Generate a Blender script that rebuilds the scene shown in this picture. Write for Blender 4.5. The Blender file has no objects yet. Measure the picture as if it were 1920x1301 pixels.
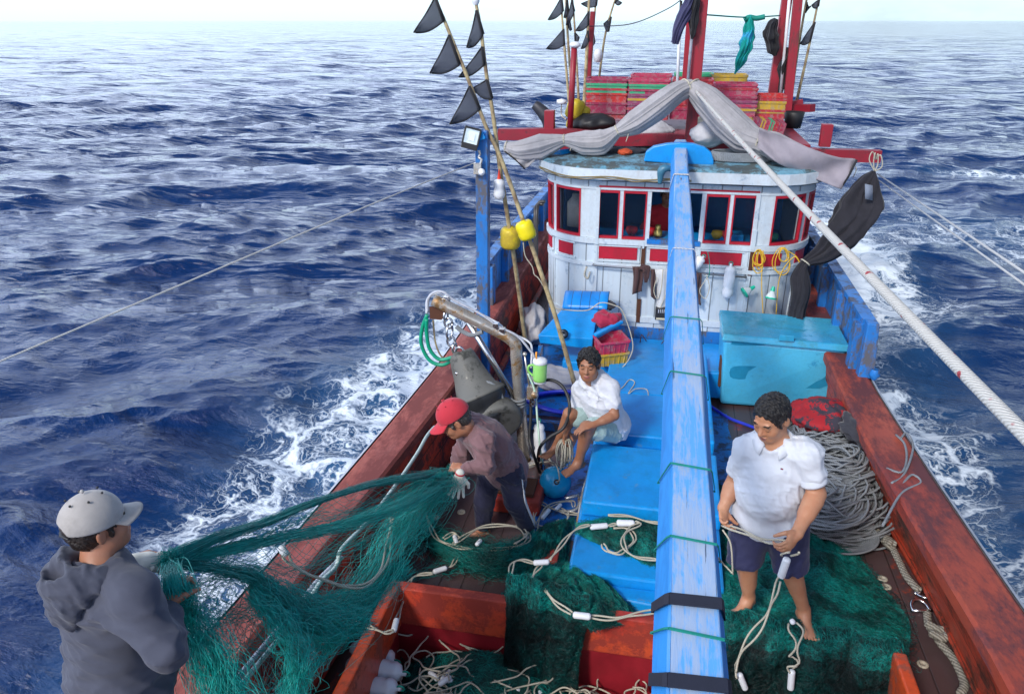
import bpy, math, random
import numpy as np
from mathutils import Vector, Matrix
random.seed(7); RNG = np.random.default_rng(7)
S = bpy.context.scene
# ---------------------------------------------------------------- camera
FPX = 1450.0; TH = math.atan(612 / FPX); YAW = math.radians(11.1); CAMP = np.array([0, 0, 4.9])
_fh = np.array([-math.sin(YAW), math.cos(YAW), 0]); CR = np.array([math.cos(YAW), math.sin(YAW), 0])
CF = _fh * math.cos(TH) - np.array([0, 0, 1]) * math.sin(TH)
CU = _fh * math.sin(TH) + np.array([0, 0, 1]) * math.cos(TH)
cd = bpy.data.cameras.new('camera'); cam = bpy.data.objects.new('camera', cd); S.collection.objects.link(cam)
cd.sensor_width = 36; cd.lens = 36 * FPX / 1920; cd.clip_start = 0.05; cd.clip_end = 30000
m = Matrix.Identity(4)
for i in range(3):
    m[i][0] = CR[i]; m[i][1] = CU[i]; m[i][2] = -CF[i]; m[i][3] = CAMP[i]
cam.matrix_world = m; S.camera = cam
# ---------------------------------------------------------------- sky and sun
SUN_EL = math.radians(38); SUN_AZ = math.radians(205)     # compass-like azimuth, measured from +Y towards +X
w = bpy.data.worlds.new('World'); S.world = w; w.use_nodes = True
nt = w.node_tree; nt.nodes.clear()
wo = nt.nodes.new('ShaderNodeOutputWorld'); bg = nt.nodes.new('ShaderNodeBackground')
sky = nt.nodes.new('ShaderNodeTexSky'); sky.sky_type = 'NISHITA'; sky.sun_disc = False
sky.sun_elevation = SUN_EL; sky.sun_rotation = SUN_AZ; sky.air_density = 1.0; sky.dust_density = 1.5; sky.ozone_density = 2.0
tc = nt.nodes.new('ShaderNodeTexCoord'); mp = nt.nodes.new('ShaderNodeMapping'); mp.inputs['Scale'].default_value = (1, 1, 2.6)
cn = nt.nodes.new('ShaderNodeTexNoise'); cn.inputs['Scale'].default_value = 2.4; cn.inputs['Detail'].default_value = 6; cn.inputs['Roughness'].default_value = .6
sp = nt.nodes.new('ShaderNodeSeparateXYZ'); nt.links.new(tc.outputs['Generated'], sp.inputs[0])
def wm(op, a, b):
    x = nt.nodes.new('ShaderNodeMath'); x.operation = op
    for i, v in ((0, a), (1, b)):
        if hasattr(v, 'links'): nt.links.new(v, x.inputs[i])
        else: x.inputs[i].default_value = v
    return x.outputs[0]
nt.links.new(tc.outputs['Generated'], mp.inputs['Vector']); nt.links.new(mp.outputs[0], cn.inputs['Vector'])
# bright veil low over the sea and towards the left, clearer and bluer overhead
veil = wm('ADD', wm('MULTIPLY', cn.outputs[0], .9), wm('ADD', wm('MULTIPLY', sp.outputs[2], -.75), wm('MULTIPLY', sp.outputs[0], -.30)))
cr = nt.nodes.new('ShaderNodeValToRGB'); cr.color_ramp.elements[0].position = .02; cr.color_ramp.elements[1].position = .42
cr.color_ramp.elements[0].color = (.0, .0, .0, 1); cr.color_ramp.elements[1].color = (1, 1, 1, 1)
mx = nt.nodes.new('ShaderNodeMix'); mx.data_type = 'RGBA'
el = nt.nodes.new('ShaderNodeValToRGB'); el.color_ramp.elements[0].position = .0; el.color_ramp.elements[1].position = .20   # whitish haze at the sea line, brighter cloud above it
el.color_ramp.elements[0].color = (.068, .088, .095, 1); el.color_ramp.elements[1].color = (.138, .162, .212, 1)
vm = nt.nodes.new('ShaderNodeVectorMath'); vm.operation = 'SCALE'; vm.inputs['Scale'].default_value = 100.0
nt.links.new(sp.outputs[2], el.inputs[0]); nt.links.new(el.outputs[0], vm.inputs[0]); nt.links.new(vm.outputs[0], mx.inputs[7])
nt.links.new(veil, cr.inputs[0]); nt.links.new(cr.outputs[0], mx.inputs[0])
nt.links.new(sky.outputs[0], mx.inputs[6]); nt.links.new(mx.outputs[2], bg.inputs[0]); nt.links.new(bg.outputs[0], wo.inputs[0])
bg.inputs[1].default_value = 0.115
sd = bpy.data.lights.new('sun', 'SUN'); so = bpy.data.objects.new('sun', sd); S.collection.objects.link(so)
sd.energy = 2.2; sd.angle = math.radians(9); sd.color = (1, .95, .88)
_sv = Vector((math.sin(SUN_AZ) * math.cos(SUN_EL), math.cos(SUN_AZ) * math.cos(SUN_EL), math.sin(SUN_EL)))
so.rotation_euler = _sv.to_track_quat('Z', 'Y').to_euler(); so.location = (0, 0, 30)
S.view_settings.view_transform = 'Standard'; S.view_settings.look = 'None'; S.view_settings.exposure = 0.28; S.view_settings.gamma = 1
S.cycles.max_bounces = 6; S.cycles.transparent_max_bounces = 24

# ---------------------------------------------------------------- points of the place, read off the view
def _ray(px, py): return CF + CR * (px - 960) / FPX + CU * (650.5 - py) / FPX
def U(px, py, y): r = _ray(px, py); return CAMP + r * (y / r[1])          # on the athwartship plane Y = y
def Z(px, py, z): r = _ray(px, py); return CAMP + r * ((z - CAMP[2]) / r[2])  # on the level z
def XP(px, py, x): r = _ray(px, py); return CAMP + r * (x / r[0])
def UL(l, y): return [U(a, b, y) for a, b in l]
def ZL(l, z): return [Z(a, b, z) for a, b in l]
V = lambda *a: np.array(a, float)
def nrm(v): v = np.asarray(v, float); return v / (np.linalg.norm(v) + 1e-12)

# ---------------------------------------------------------------- materials
MATS = {}
def c4(c): return (c[0], c[1], c[2], 1)
class NT:
    def __init__(s, name):
        s.m = bpy.data.materials.new(name); s.m.use_nodes = True; s.t = s.m.node_tree; s.b = s.t.nodes['Principled BSDF']; s.out = s.t.nodes['Material Output']
    def n(s, ty, **k):
        x = s.t.nodes.new('ShaderNode' + ty)
        for a, b in k.items():
            if a in x.inputs.keys(): x.inputs[a].default_value = b
            else: setattr(x, a, b)
        return x
    def l(s, a, b): s.t.links.new(a, b)
    def coord(s, scale=(1, 1, 1), kind='Object'):
        t = s.n('TexCoord'); mp = s.n('Mapping'); mp.inputs['Scale'].default_value = scale; s.l(t.outputs[kind], mp.inputs[0]); return mp.outputs[0]
    def noise(s, vec, scale, detail=5, rough=.6, dist=0):
        x = s.n('TexNoise', Scale=scale, Detail=detail, Roughness=rough, Distortion=dist); s.l(vec, x.inputs['Vector']); return x.outputs[0]
    def ramp(s, f, a, b, ca=(0, 0, 0), cb=(1, 1, 1)):
        x = s.n('ValToRGB'); e = x.color_ramp.elements; e[0].position = a; e[1].position = b; e[0].color = c4(ca); e[1].color = c4(cb); s.l(f, x.inputs[0]); return x.outputs[0]
    def mix(s, f, a, b, bt='MIX'):
        x = s.n('Mix', data_type='RGBA', blend_type=bt)
        for i, v in ((0, f), (6, a), (7, b)):
            if hasattr(v, 'links'): s.l(v, x.inputs[i])
            else: x.inputs[i].default_value = v if i == 0 else c4(v)
        return x.outputs[2]
    def math(s, op, a, b=0.0):
        x = s.n('Math', operation=op)
        for i, v in ((0, a), (1, b)):
            if hasattr(v, 'links'): s.l(v, x.inputs[i])
            else: x.inputs[i].default_value = v
        return x.outputs[0]
    def bump(s, h, st=.3, d=.01):
        x = s.n('Bump', Strength=st, Distance=d); s.l(h, x.inputs['Height']); s.l(x.outputs[0], s.b.inputs['Normal']); return x
    def base(s, c):
        if hasattr(c, 'links'): s.l(c, s.b.inputs['Base Color'])
        else: s.b.inputs['Base Color'].default_value = c4(c)
    def set(s, **k):
        for a, b in k.items():
            a = a.replace('_', ' ')
            if hasattr(b, 'links'): s.l(b, s.b.inputs[a])
            else: s.b.inputs[a].default_value = b

def plain(name, col, rough=.5, var=.12, scale=12, bump=.15, metal=0, bd=.004, **k):
    if name in MATS: return MATS[name]
    t = NT(name); v = t.coord(); n = t.noise(v, scale)
    t.base(t.mix(t.ramp(n, .3, .7), tuple(c * (1 - var) for c in col), tuple(min(1, c * (1 + var)) for c in col)))
    t.set(Roughness=rough, Metallic=metal)
    if bump: t.bump(t.noise(v, scale * 4), bump, bd)
    for a, b in k.items(): t.b.inputs[a.replace('_', ' ')].default_value = b
    MATS[name] = t.m; return t.m
def paint(name, col, under, amount=.35, scale=6, rough=.45, stretch=(1, 1, 1), col2=None, dirt=(.05, .04, .03), dirt_amt=.3, edge=.04, bump=.25, fine=40):
    """brushed marine paint, flaked through to what lies under it, with dirt"""
    if name in MATS: return MATS[name]
    t = NT(name); v = t.coord(stretch)
    big = t.noise(v, scale * .35, 4, .6); mid = t.noise(v, scale, 8, .72, .3); fi = t.noise(v, fine, 4, .7)
    c = t.mix(t.ramp(big, .35, .65), col, col2 or tuple(x * .78 for x in col))
    c = t.mix(t.math('MULTIPLY', t.ramp(fi, .4, .75), .25), c, tuple(x * .6 for x in col))
    c = t.mix(t.math('MULTIPLY', t.ramp(t.noise(v, scale * .9 + 1.3, 7, .75), .48, .72), dirt_amt), c, dirt)
    fl = t.ramp(t.math('ADD', t.math('MULTIPLY', mid, .8), t.math('MULTIPLY', fi, .2)), 1 - amount - edge - .25, 1 - amount + edge - .25)
    c = t.mix(fl, c, under)
    t.base(c); t.set(Roughness=t.math('ADD', t.math('MULTIPLY', fl, .3), rough))
    t.bump(t.math('SUBTRACT', t.math('MULTIPLY', fi, .35), t.math('MULTIPLY', fl, .5)), bump, .006)
    MATS[name] = t.m; return t.m
def wood_beam():
    t = NT('worn_blue_beam'); v = t.coord((1, .05, 1)); v2 = t.coord((1, .35, 1)); v3 = t.coord()
    grain = t.noise(v, 75, 6, .7, .4); crack = t.noise(t.coord((1, .035, .6)), 38, 5, .65, .5); big = t.noise(v2, 5, 7, .75, .5)
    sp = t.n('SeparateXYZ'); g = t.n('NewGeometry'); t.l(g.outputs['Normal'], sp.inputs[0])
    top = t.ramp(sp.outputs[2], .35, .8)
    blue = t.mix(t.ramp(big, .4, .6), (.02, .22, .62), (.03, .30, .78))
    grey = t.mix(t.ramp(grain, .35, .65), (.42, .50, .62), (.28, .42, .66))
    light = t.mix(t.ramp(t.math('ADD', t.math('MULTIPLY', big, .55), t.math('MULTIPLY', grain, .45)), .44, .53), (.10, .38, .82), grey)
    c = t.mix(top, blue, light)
    ck = t.ramp(crack, .345, .375, (1, 1, 1), (0, 0, 0))
    c = t.mix(t.math('MULTIPLY', t.math('MULTIPLY', ck, top), .85), c, (.04, .07, .14))
    t.base(c); t.set(Roughness=.62)
    t.bump(t.math('SUBTRACT', t.math('MULTIPLY', grain, .5), t.math('MULTIPLY', ck, 1.2)), .5, .006)
    return t.m
def boards(name, col, under, pitch=.11, axis=0, amount=.3, rough=.5, dirt_amt=.35, groove=.8, scale=5, rust=None):
    """painted boards with dark seams across one axis"""
    if name in MATS: return MATS[name]
    t = NT(name); v = t.coord(); sp = t.n('SeparateXYZ'); t.l(v, sp.inputs[0])
    f = t.math('FRACT', t.math('DIVIDE', t.math('ADD', sp.outputs[axis], 50.0), pitch)); idn = t.math('FLOOR', t.math('DIVIDE', t.math('ADD', sp.outputs[axis], 50.0), pitch))
    wn = t.n('TexWhiteNoise', noise_dimensions='1D'); t.l(idn, wn.inputs['W'])
    seam = t.ramp(t.math('ABSOLUTE', t.math('SUBTRACT', f, .5)), .455, .485)
    mid = t.noise(v, scale, 8, .75, .3); fi = t.noise(v, 45, 4, .7); st = [(.05, 1, 1), (1, .05, 1), (1, 1, .05)]
    c = t.mix(wn.outputs[0], tuple(x * .85 for x in col), tuple(min(1, x * 1.1) for x in col))
    streak = t.noise(t.coord((6, 6, .5) if axis != 1 else (.8, 6, 6)), 4, 5, .7)
    c = t.mix(t.math('MULTIPLY', t.ramp(streak, .5, .8), dirt_amt), c, (.09, .07, .05) if rust is None else rust)
    fl = t.ramp(t.math('ADD', t.math('MULTIPLY', mid, .8), t.math('MULTIPLY', fi, .2)), .71 - amount, .79 - amount)
    c = t.mix(fl, c, under); c = t.mix(t.math('MULTIPLY', seam, groove), c, (.015, .012, .01))
    t.base(c); t.set(Roughness=rough)
    t.bump(t.math('SUBTRACT', t.math('MULTIPLY', fi, .3), seam), .5, .006)
    MATS[name] = t.m; return t.m
def rope_mat(name, col, dark, pitch=60, rough=.8):
    if name in MATS: return MATS[name]
    t = NT(name); v = t.coord(); wv = t.n('TexWave', Scale=pitch * .5, Distortion=3.0, Detail=2.0); wv.bands_direction = 'DIAGONAL'; t.l(v, wv.inputs[0])
    n = t.noise(v, 14, 4, .7)
    c = t.mix(wv.outputs[1], dark, col); c = t.mix(t.math('MULTIPLY', t.ramp(n, .45, .75), .5), c, dark)
    t.base(c); t.set(Roughness=rough); t.bump(wv.outputs[1], .5, .003); MATS[name] = t.m; return t.m
def cloth(name, col, rough=.85, var=.15, weave=350, dirt=None, trans=0, wrinkle=7):
    if name in MATS: return MATS[name]
    t = NT(name); v = t.coord(); n = t.noise(v, 5, 5, .65); wr = t.noise(t.coord((1, 1, .6)), wrinkle, 3, .5, .8)
    c = t.mix(t.ramp(n, .35, .7), col, tuple(x * (1 - var) for x in col))
    if dirt: c = t.mix(t.math('MULTIPLY', t.ramp(t.noise(v, 9, 6, .7), .5, .75), .5), c, dirt)
    t.base(c); t.set(Roughness=rough); t.b.inputs['Sheen Weight'].default_value = .15
    t.bump(t.math('ADD', t.math('MULTIPLY', t.noise(v, weave, 2, .5), .06), wr), .35, .02); MATS[name] = t.m; return t.m

# ---------------------------------------------------------------- objects
COL = S.collection
def tag(o, label=None, cat=None, group=None, kind=None):
    for k, v in (('label', label), ('category', cat), ('group', group), ('kind', kind)):
        if v: o[k] = v
    return o
def thing(name, label, cat, loc=(0, 0, 0), group=None):
    o = bpy.data.objects.new(name, None); COL.objects.link(o); o.location = tuple(loc); o.empty_display_size = .1
    return tag(o, label, cat, group)
def link(name, me, mats, parent=None, smooth=False):
    for mm in (mats if isinstance(mats, (list, tuple)) else [mats]): me.materials.append(mm)
    if smooth: me.polygons.foreach_set('use_smooth', [True] * len(me.polygons))
    o = bpy.data.objects.new(name, me); COL.objects.link(o)
    if parent is not None:
        o.parent = parent
        t = Vector((0, 0, 0)); q = parent
        while q is not None: t += q.location; q = q.parent
        o.location = -t                                     # meshes are written in boat coordinates
    return o
def mesh_np(name, v, f, mats, parent=None, smooth=True, mi=None):
    v = np.asarray(v, np.float32); f = np.asarray(f, np.int32); me = bpy.data.meshes.new(name)
    k = f.shape[1]; me.vertices.add(len(v)); me.vertices.foreach_set('co', v.ravel())
    me.loops.add(f.size); me.loops.foreach_set('vertex_index', f.ravel())
    me.polygons.add(len(f)); me.polygons.foreach_set('loop_start', np.arange(0, f.size, k, dtype=np.int32))
    try: me.polygons.foreach_set('loop_total', np.full(len(f), k, np.int32))
    except Exception: pass
    if mi is not None: me.polygons.foreach_set('material_index', np.asarray(mi, np.int32))
    me.update(calc_edges=True); me.validate()
    return link(name, me, mats, parent, smooth)

def spline(pts, n=8):
    p = np.asarray(pts, float)
    if len(p) < 3: t = np.linspace(0, 1, n * (len(p) - 1) + 1)[:, None]; return p[0] * (1 - t) + p[-1] * t
    q = np.vstack([2 * p[0] - p[1], p, 2 * p[-1] - p[-2]]); out = []
    for i in range(1, len(q) - 2):
        t = np.linspace(0, 1, n, endpoint=False)[:, None]
        a, b, c, d = q[i - 1], q[i], q[i + 1], q[i + 2]
        out.append(.5 * ((2 * b) + (c - a) * t + (2 * a - 5 * b + 4 * c - d) * t * t + (3 * b - a - 3 * c + d) * t ** 3))
    out.append(p[-1:]); return np.vstack(out)
def frames(p):
    t = np.gradient(p, axis=0); t /= np.linalg.norm(t, axis=1)[:, None] + 1e-12
    r = np.zeros_like(p); a = V(0, 0, 1) if abs(t[0][2]) < .9 else V(1, 0, 0)
    cur = nrm(np.cross(t[0], a))
    for i in range(len(p)):
        cur = cur - t[i] * cur.dot(t[i]); cur = nrm(cur); r[i] = cur
    return t, r, np.cross(t, r)

class MB:
    """collects shapes; build() links them as ONE mesh object"""
    def __init__(s): s.v = []; s.f = []; s.mi = []; s.sm = []; s.m = 0
    def add(s, v, f, smooth=False):
        o = sum(len(a) for a in s.v); s.v.append(np.asarray(v, float))
        for q in f: s.f.append(tuple(int(i) + o for i in q)); s.mi.append(s.m); s.sm.append(smooth)
        return s
    def box(s, c, d, R=None, taper=None):
        x, y, z = np.array(d) / 2; v = V([-x, -y, -z], [x, -y, -z], [x, y, -z], [-x, y, -z], [-x, -y, z], [x, -y, z], [x, y, z], [-x, y, z])
        if taper: v[4:, :2] *= taper
        if R is not None: v = v @ np.asarray(R).T
        return s.add(v + np.array(c), [(3, 2, 1, 0), (4, 5, 6, 7), (0, 1, 5, 4), (1, 2, 6, 5), (2, 3, 7, 6), (3, 0, 4, 7)])
    def bar(s, a, b, w, h, up=(0, 0, 1)):
        a = np.asarray(a, float); b = np.asarray(b, float); t = nrm(b - a); x = nrm(np.cross(t, up)); z = np.cross(x, t)
        return s.box((a + b) / 2, (w, np.linalg.norm(b - a), h), np.array([x, t, z]).T)
    def hexa(s, lo, hi): return s.add(np.vstack([lo, hi]), [(3, 2, 1, 0), (4, 5, 6, 7), (0, 1, 5, 4), (1, 2, 6, 5), (2, 3, 7, 6), (3, 0, 4, 7)])
    def tube(s, pts, r, n=8, cap=True, flat=None):
        p = np.asarray(pts, float); k = len(p); r = np.broadcast_to(np.asarray(r, float), (k,)) if np.ndim(r) < 1 or len(r) == k else np.interp(np.linspace(0, 1, k), np.linspace(0, 1, len(r)), r)
        t, a, b = frames(p); an = np.linspace(0, 2 * math.pi, n, endpoint=False); fl = flat or 1
        v = (p[:, None] + r[:, None, None] * (np.cos(an)[None, :, None] * a[:, None] + fl * np.sin(an)[None, :, None] * b[:, None])).reshape(-1, 3)
        f = [(i * n + j, i * n + (j + 1) % n, (i + 1) * n + (j + 1) % n, (i + 1) * n + j) for i in range(k - 1) for j in range(n)]
        s.add(v, f, True)
        if cap:
            o = sum(len(q) for q in s.v) - k * n
            s.f.append(tuple(o + j for j in range(n))[::-1]); s.mi.append(s.m); s.sm.append(False)
            s.f.append(tuple(o + (k - 1) * n + j for j in range(n))); s.mi.append(s.m); s.sm.append(False)
        return s
    def lathe(s, c, ax, prof, n=24, smooth=True):
        """prof: (distance along axis, radius)"""
        ax = nrm(ax); a = nrm(np.cross(ax, V(.3, .9, .2) if abs(ax[1]) < .9 else V(1, 0, 0))); b = np.cross(ax, a); an = np.linspace(0, 2 * math.pi, n, endpoint=False)
        P_ = np.array(prof, float); c = np.asarray(c, float)
        v = (c + P_[:, 0][:, None, None] * ax + P_[:, 1][:, None, None] * (np.cos(an)[None, :, None] * a + np.sin(an)[None, :, None] * b)).reshape(-1, 3); k = len(P_)
        s.add(v, [(i * n + j, i * n + (j + 1) % n, (i + 1) * n + (j + 1) % n, (i + 1) * n + j) for i in range(k - 1) for j in range(n)], smooth)
        return s
    def ball(s, c, r, n=16, sc=(1, 1, 1), ax=(0, 0, 1)):
        th = np.linspace(0, math.pi, n // 2 + 1); return s.lathe(c, ax, [(-r * math.cos(t) * sc[2], r * math.sin(t) * sc[0] + 1e-5) for t in th], n)
    def grid(s, G, thick=0, smooth=True):
        """G: (nu, nv, 3) points; a thin solid when thick > 0"""
        G = np.asarray(G, float); nu, nv = G.shape[:2]
        if thick:
            du = np.gradient(G, axis=0); dv = np.gradient(G, axis=1); N = np.cross(du, dv); N /= np.linalg.norm(N, axis=2)[..., None] + 1e-12
            A = (G + N * thick / 2).reshape(-1, 3); B = (G - N * thick / 2).reshape(-1, 3); o = nu * nv; f = []
            for i in range(nu - 1):
                for j in range(nv - 1):
                    a, b, c, d = i * nv + j, (i + 1) * nv + j, (i + 1) * nv + j + 1, i * nv + j + 1
                    f.append((a, b, c, d)); f.append((d + o, c + o, b + o, a + o))
            rim = [i * nv for i in range(nu)] + [(nu - 1) * nv + j for j in range(1, nv)] + [i * nv + nv - 1 for i in range(nu - 2, -1, -1)] + [j for j in range(nv - 2, 0, -1)]
            for q in range(len(rim)): a, b = rim[q], rim[(q + 1) % len(rim)]; f.append((b, a, a + o, b + o))
            return s.add(np.vstack([A, B]), f, smooth)
        return s.add(G.reshape(-1, 3), [(i * nv + j, (i + 1) * nv + j, (i + 1) * nv + j + 1, i * nv + j + 1) for i in range(nu - 1) for j in range(nv - 1)], smooth)
    def build(s, name, mats, parent=None, bevel=0, label=None):
        me = bpy.data.meshes.new(name); me.from_pydata(np.vstack(s.v).tolist(), [], s.f)
        me.polygons.foreach_set('material_index', s.mi); me.polygons.foreach_set('use_smooth', s.sm); me.update()
        o = link(name, me, mats, parent)
        if bevel:
            b = o.modifiers.new('bevel', 'BEVEL'); b.width = bevel; b.segments = 2; b.limit_method = 'ANGLE'; b.angle_limit = math.radians(40)
        if label: o['label'] = label
        return o

def strands_np(paths, r, n=3):
    """many thin threads (m, k, 3) as one vertex/face array"""
    P_ = np.asarray(paths, float); m_, k = P_.shape[:2]
    t = np.gradient(P_, axis=1); t /= np.linalg.norm(t, axis=2)[..., None] + 1e-12
    a = np.cross(t, V(.31, .27, .91)); a /= np.linalg.norm(a, axis=2)[..., None] + 1e-12; b = np.cross(t, a)
    r = np.broadcast_to(np.asarray(r, float).reshape(-1, 1, 1, 1), (m_, 1, 1, 1)) if np.ndim(r) else r
    an = np.linspace(0, 2 * math.pi, n, endpoint=False)
    v = P_[:, :, None] + r * (np.cos(an)[None, None, :, None] * a[:, :, None] + np.sin(an)[None, None, :, None] * b[:, :, None])
    idx = np.arange(m_ * k * n).reshape(m_, k, n)
    A = idx[:, :-1]; B = idx[:, 1:]; f = np.stack([A, np.roll(A, -1, 2), np.roll(B, -1, 2), B], -1).reshape(-1, 4)
    return v.reshape(-1, 3), f
def smooth_noise(m_, k, amp, knots=5, dims=3):
    q = RNG.normal(size=(m_, knots, dims)) * amp; x = np.linspace(0, knots - 1, k); i = np.minimum(x.astype(int), knots - 2); t = x - i; t = (t * t * (3 - 2 * t))[None, :, None]
    return q[:, i] * (1 - t) + q[:, i + 1] * t
# ================================================================ THE SEA
def build_sea():
    a0 = math.pi / 2 + YAW                                     # view azimuth
    az = np.concatenate([np.linspace(-44, 44, 860), np.linspace(44, 316, 90)[1:-1]]); az = np.radians(az) + a0
    r = np.concatenate([[0.01], np.geomspace(1.5, 60, 800), np.geomspace(60, 500, 260)[1:], np.geomspace(500, 12000, 50)[1:]])
    R_, A_ = np.meshgrid(r, az, indexing='ij'); X = R_ * np.cos(A_); Y = R_ * np.sin(A_) + 0.0
    cell = np.gradient(r)[:, None] * np.ones_like(A_); g = np.random.default_rng(3)
    dX = np.zeros_like(X); dY = np.zeros_like(X); H = np.zeros_like(X)
    side = np.maximum(R_ * math.radians(88) / 860, cell)
    L = np.geomspace(.3, 16, 96)
    for i, lam in enumerate(L):
        th = math.radians(118) + g.normal() * .48; k = 2 * math.pi / lam; d = (math.cos(th), math.sin(th))
        amp = .0098 * lam ** .9 * (1.0 if lam < 3 else (3 / lam) ** .75); ph = g.uniform(0, 2 * math.pi)
        wt = np.clip((lam / side - 2.0) / 3, 0, 1); q = k * (d[0] * X + d[1] * Y) + ph
        env = .6 + .6 * np.sin(.11 * k * (d[1] * X - d[0] * Y) + g.uniform(0, 6)) * np.sin(.07 * k * (d[0] * X + d[1] * Y) + g.uniform(0, 6))
        H += wt * amp * np.cos(q) * env; dX -= wt * amp * 1.0 * d[0] * np.sin(q) * env; dY -= wt * amp * 1.0 * d[1] * np.sin(q) * env
    # the wash along the hull is churned
    def band(x, a, b, c, d): return np.clip((x - a) / (b - a + 1e-9), 0, 1) * np.clip((d - x) / (d - c + 1e-9), 0, 1)
    hx = 1.95 + 0 * Y
    DL = -X - hx; DR = X - hx
    wl = 3.3 - .13 * np.abs(Y - 7.5); FL = band(DL, -.5, 0, .25 * wl, np.maximum(wl, .3) + .6) * band(Y, -3, 2.6, 11.0, 17.0) * 1.14
    FL = np.maximum(FL, .6 * band(DL, -.5, 0, .3, 1.0) * band(Y, 8, 12, 30, 40))
    FR = band(DR, -.5, 0, .35 + .05 * Y, 1.7 + .17 * Y) * band(Y, -3, 2, 21, 30) * 1.0; FR = np.maximum(FR, 1.35 * band(DR, -.5, 0, .25, .75) * band(Y, -3, 2, 14, 22))
    FR = np.maximum(FR, 1.6 * np.exp(-((X - 3.9) / 1.4) ** 2 - ((Y - 17.5) / 3.6) ** 2))
    FR = np.maximum(FR, .95 * np.exp(-((X - 11.6 - .12 * (Y - 30)) / 2.6) ** 2 - ((Y - 30) / .7) ** 2))
    FR = np.maximum(FR, .55 * np.exp(-((X - 8) / 4) ** 2 - ((Y - 21) / 3.0) ** 2))
    FL = np.maximum(FL, .9 * np.exp(-((X + 6.9 - .1 * (Y - 30)) / 1.0) ** 2 - ((Y - 35.5) / .9) ** 2))
    FM = np.maximum(FL, FR); churn = np.clip(FM, 0, 1)
    for i in range(26):
        lam = g.uniform(.25, 1.3); th = g.uniform(0, 6.28); k = 2 * math.pi / lam; q = k * (math.cos(th) * X + math.sin(th) * Y) + g.uniform(0, 6)
        H += churn * .013 * lam * np.cos(q) * np.clip(lam / side / 3 - .6, 0, 1)
    H -= .3 * np.exp(-((X) / 2.1) ** 4) * (R_ < 22)
    P_ = np.stack([X + dX, Y + dY, H], -1); P_[0] = (0, 0, -.4)
    nu, nv = X.shape; idx = np.arange(nu * nv).reshape(nu, nv); A = idx[:-1]; B = idx[1:]
    f = np.stack([A, B, np.roll(B, -1, 1), np.roll(A, -1, 1)], -1).reshape(-1, 4)
    t = NT('sea_water'); v = t.coord()
    at = t.n('Attribute', attribute_name='foam'); ah = t.n('Attribute', attribute_name='crest')
    wn = t.n('TexNoise', Scale=1.3, Detail=4.0, Roughness=.6); t.l(v, wn.inputs['Vector']); wv = t.n('VectorMath', operation='MULTIPLY_ADD'); wv.inputs[1].default_value = (1.5, 1.5, .0); t.l(wn.outputs[1], wv.inputs[0]); t.l(v, wv.inputs[2])
    wn2 = t.n('TexNoise', Scale=6.0, Detail=3.0, Roughness=.6); t.l(v, wn2.inputs['Vector']); wv2 = t.n('VectorMath', operation='MULTIPLY_ADD'); wv2.inputs[1].default_value = (.22, .22, .0); t.l(wn2.outputs[1], wv2.inputs[0]); t.l(wv.outputs[0], wv2.inputs[2])
    def cellw(sc):
        q = t.n('TexVoronoi', Scale=sc, feature='DISTANCE_TO_EDGE'); q.voronoi_dimensions = '2D'; t.l(wv2.outputs[0], q.inputs['Vector']); return q.outputs['Distance']
    n0 = t.noise(t.coord((1, .55, 1)), .55, 5, .6, .6); n9 = t.noise(v, 14, 4, .7)
    dens = t.math('ADD', t.math('MULTIPLY', at.outputs['Fac'], 1.15), t.math('MULTIPLY', t.math('SUBTRACT', n0, .5), 2.1)); dens = t.math('MAXIMUM', t.math('SUBTRACT', dens, .27), 0.0)
    def lace(sc, k): return t.math('SUBTRACT', t.math('ADD', t.math('MULTIPLY', dens, k), t.math('MULTIPLY', n9, .05)), t.math('MULTIPLY', cellw(sc), 1.0))
    l1 = t.ramp(lace(1.2, .22), .0, .10); l2 = t.ramp(lace(3.1, .20), .0, .12); l3 = t.ramp(lace(8.0, .22), .02, .16)
    fm = t.math('MAXIMUM', t.math('MAXIMUM', t.math('MULTIPLY', l1, .9), t.math('MULTIPLY', l2, .85)), t.math('MULTIPLY', l3, .7))
    fm = t.math('MULTIPLY', fm, t.ramp(dens, .02, .25)); fm = t.math('MULTIPLY', fm, t.ramp(at.outputs['Fac'], .02, .25))
    # small scattered white caps on crests
    cap = t.ramp(t.math('ADD', t.math('MULTIPLY', ah.outputs['Fac'], 1.0), t.math('MULTIPLY', t.noise(v, .9, 5, .7), .35)), 1.03, 1.16)
    fm = t.math('MAXIMUM', fm, t.math('MULTIPLY', cap, .55))
    deep = t.mix(t.ramp(t.noise(v, .05, 3, .5), .3, .7), (.002, .019, .088), (.003, .030, .125))
    aer = t.mix(t.math('MULTIPLY', t.ramp(at.outputs['Fac'], .1, 1.0), .55), deep, (.05, .16, .30))
    t.base(t.mix(fm, aer, (.78, .86, .93)))
    t.set(Roughness=t.math('ADD', t.math('MULTIPLY', fm, .6), .05), IOR=1.333)
    t.b.inputs['Specular IOR Level'].default_value = .5
    rp = t.n('TexNoise', Scale=1.5, Detail=8.0, Roughness=.62, Lacunarity=2.1, Distortion=.5); rp.noise_type = 'RIDGED_MULTIFRACTAL'; rp.inputs['Offset'].default_value = .9; rp.inputs['Gain'].default_value = 1.6; t.l(t.coord((.8, 1.35, 1)), rp.inputs['Vector'])
    b2 = t.noise(t.coord((.7, 1.6, 1)), .42, 9, .62, .5); b3 = t.noise(t.coord((.9, 1.3, 1)), 9, 5, .6, .4)
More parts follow.
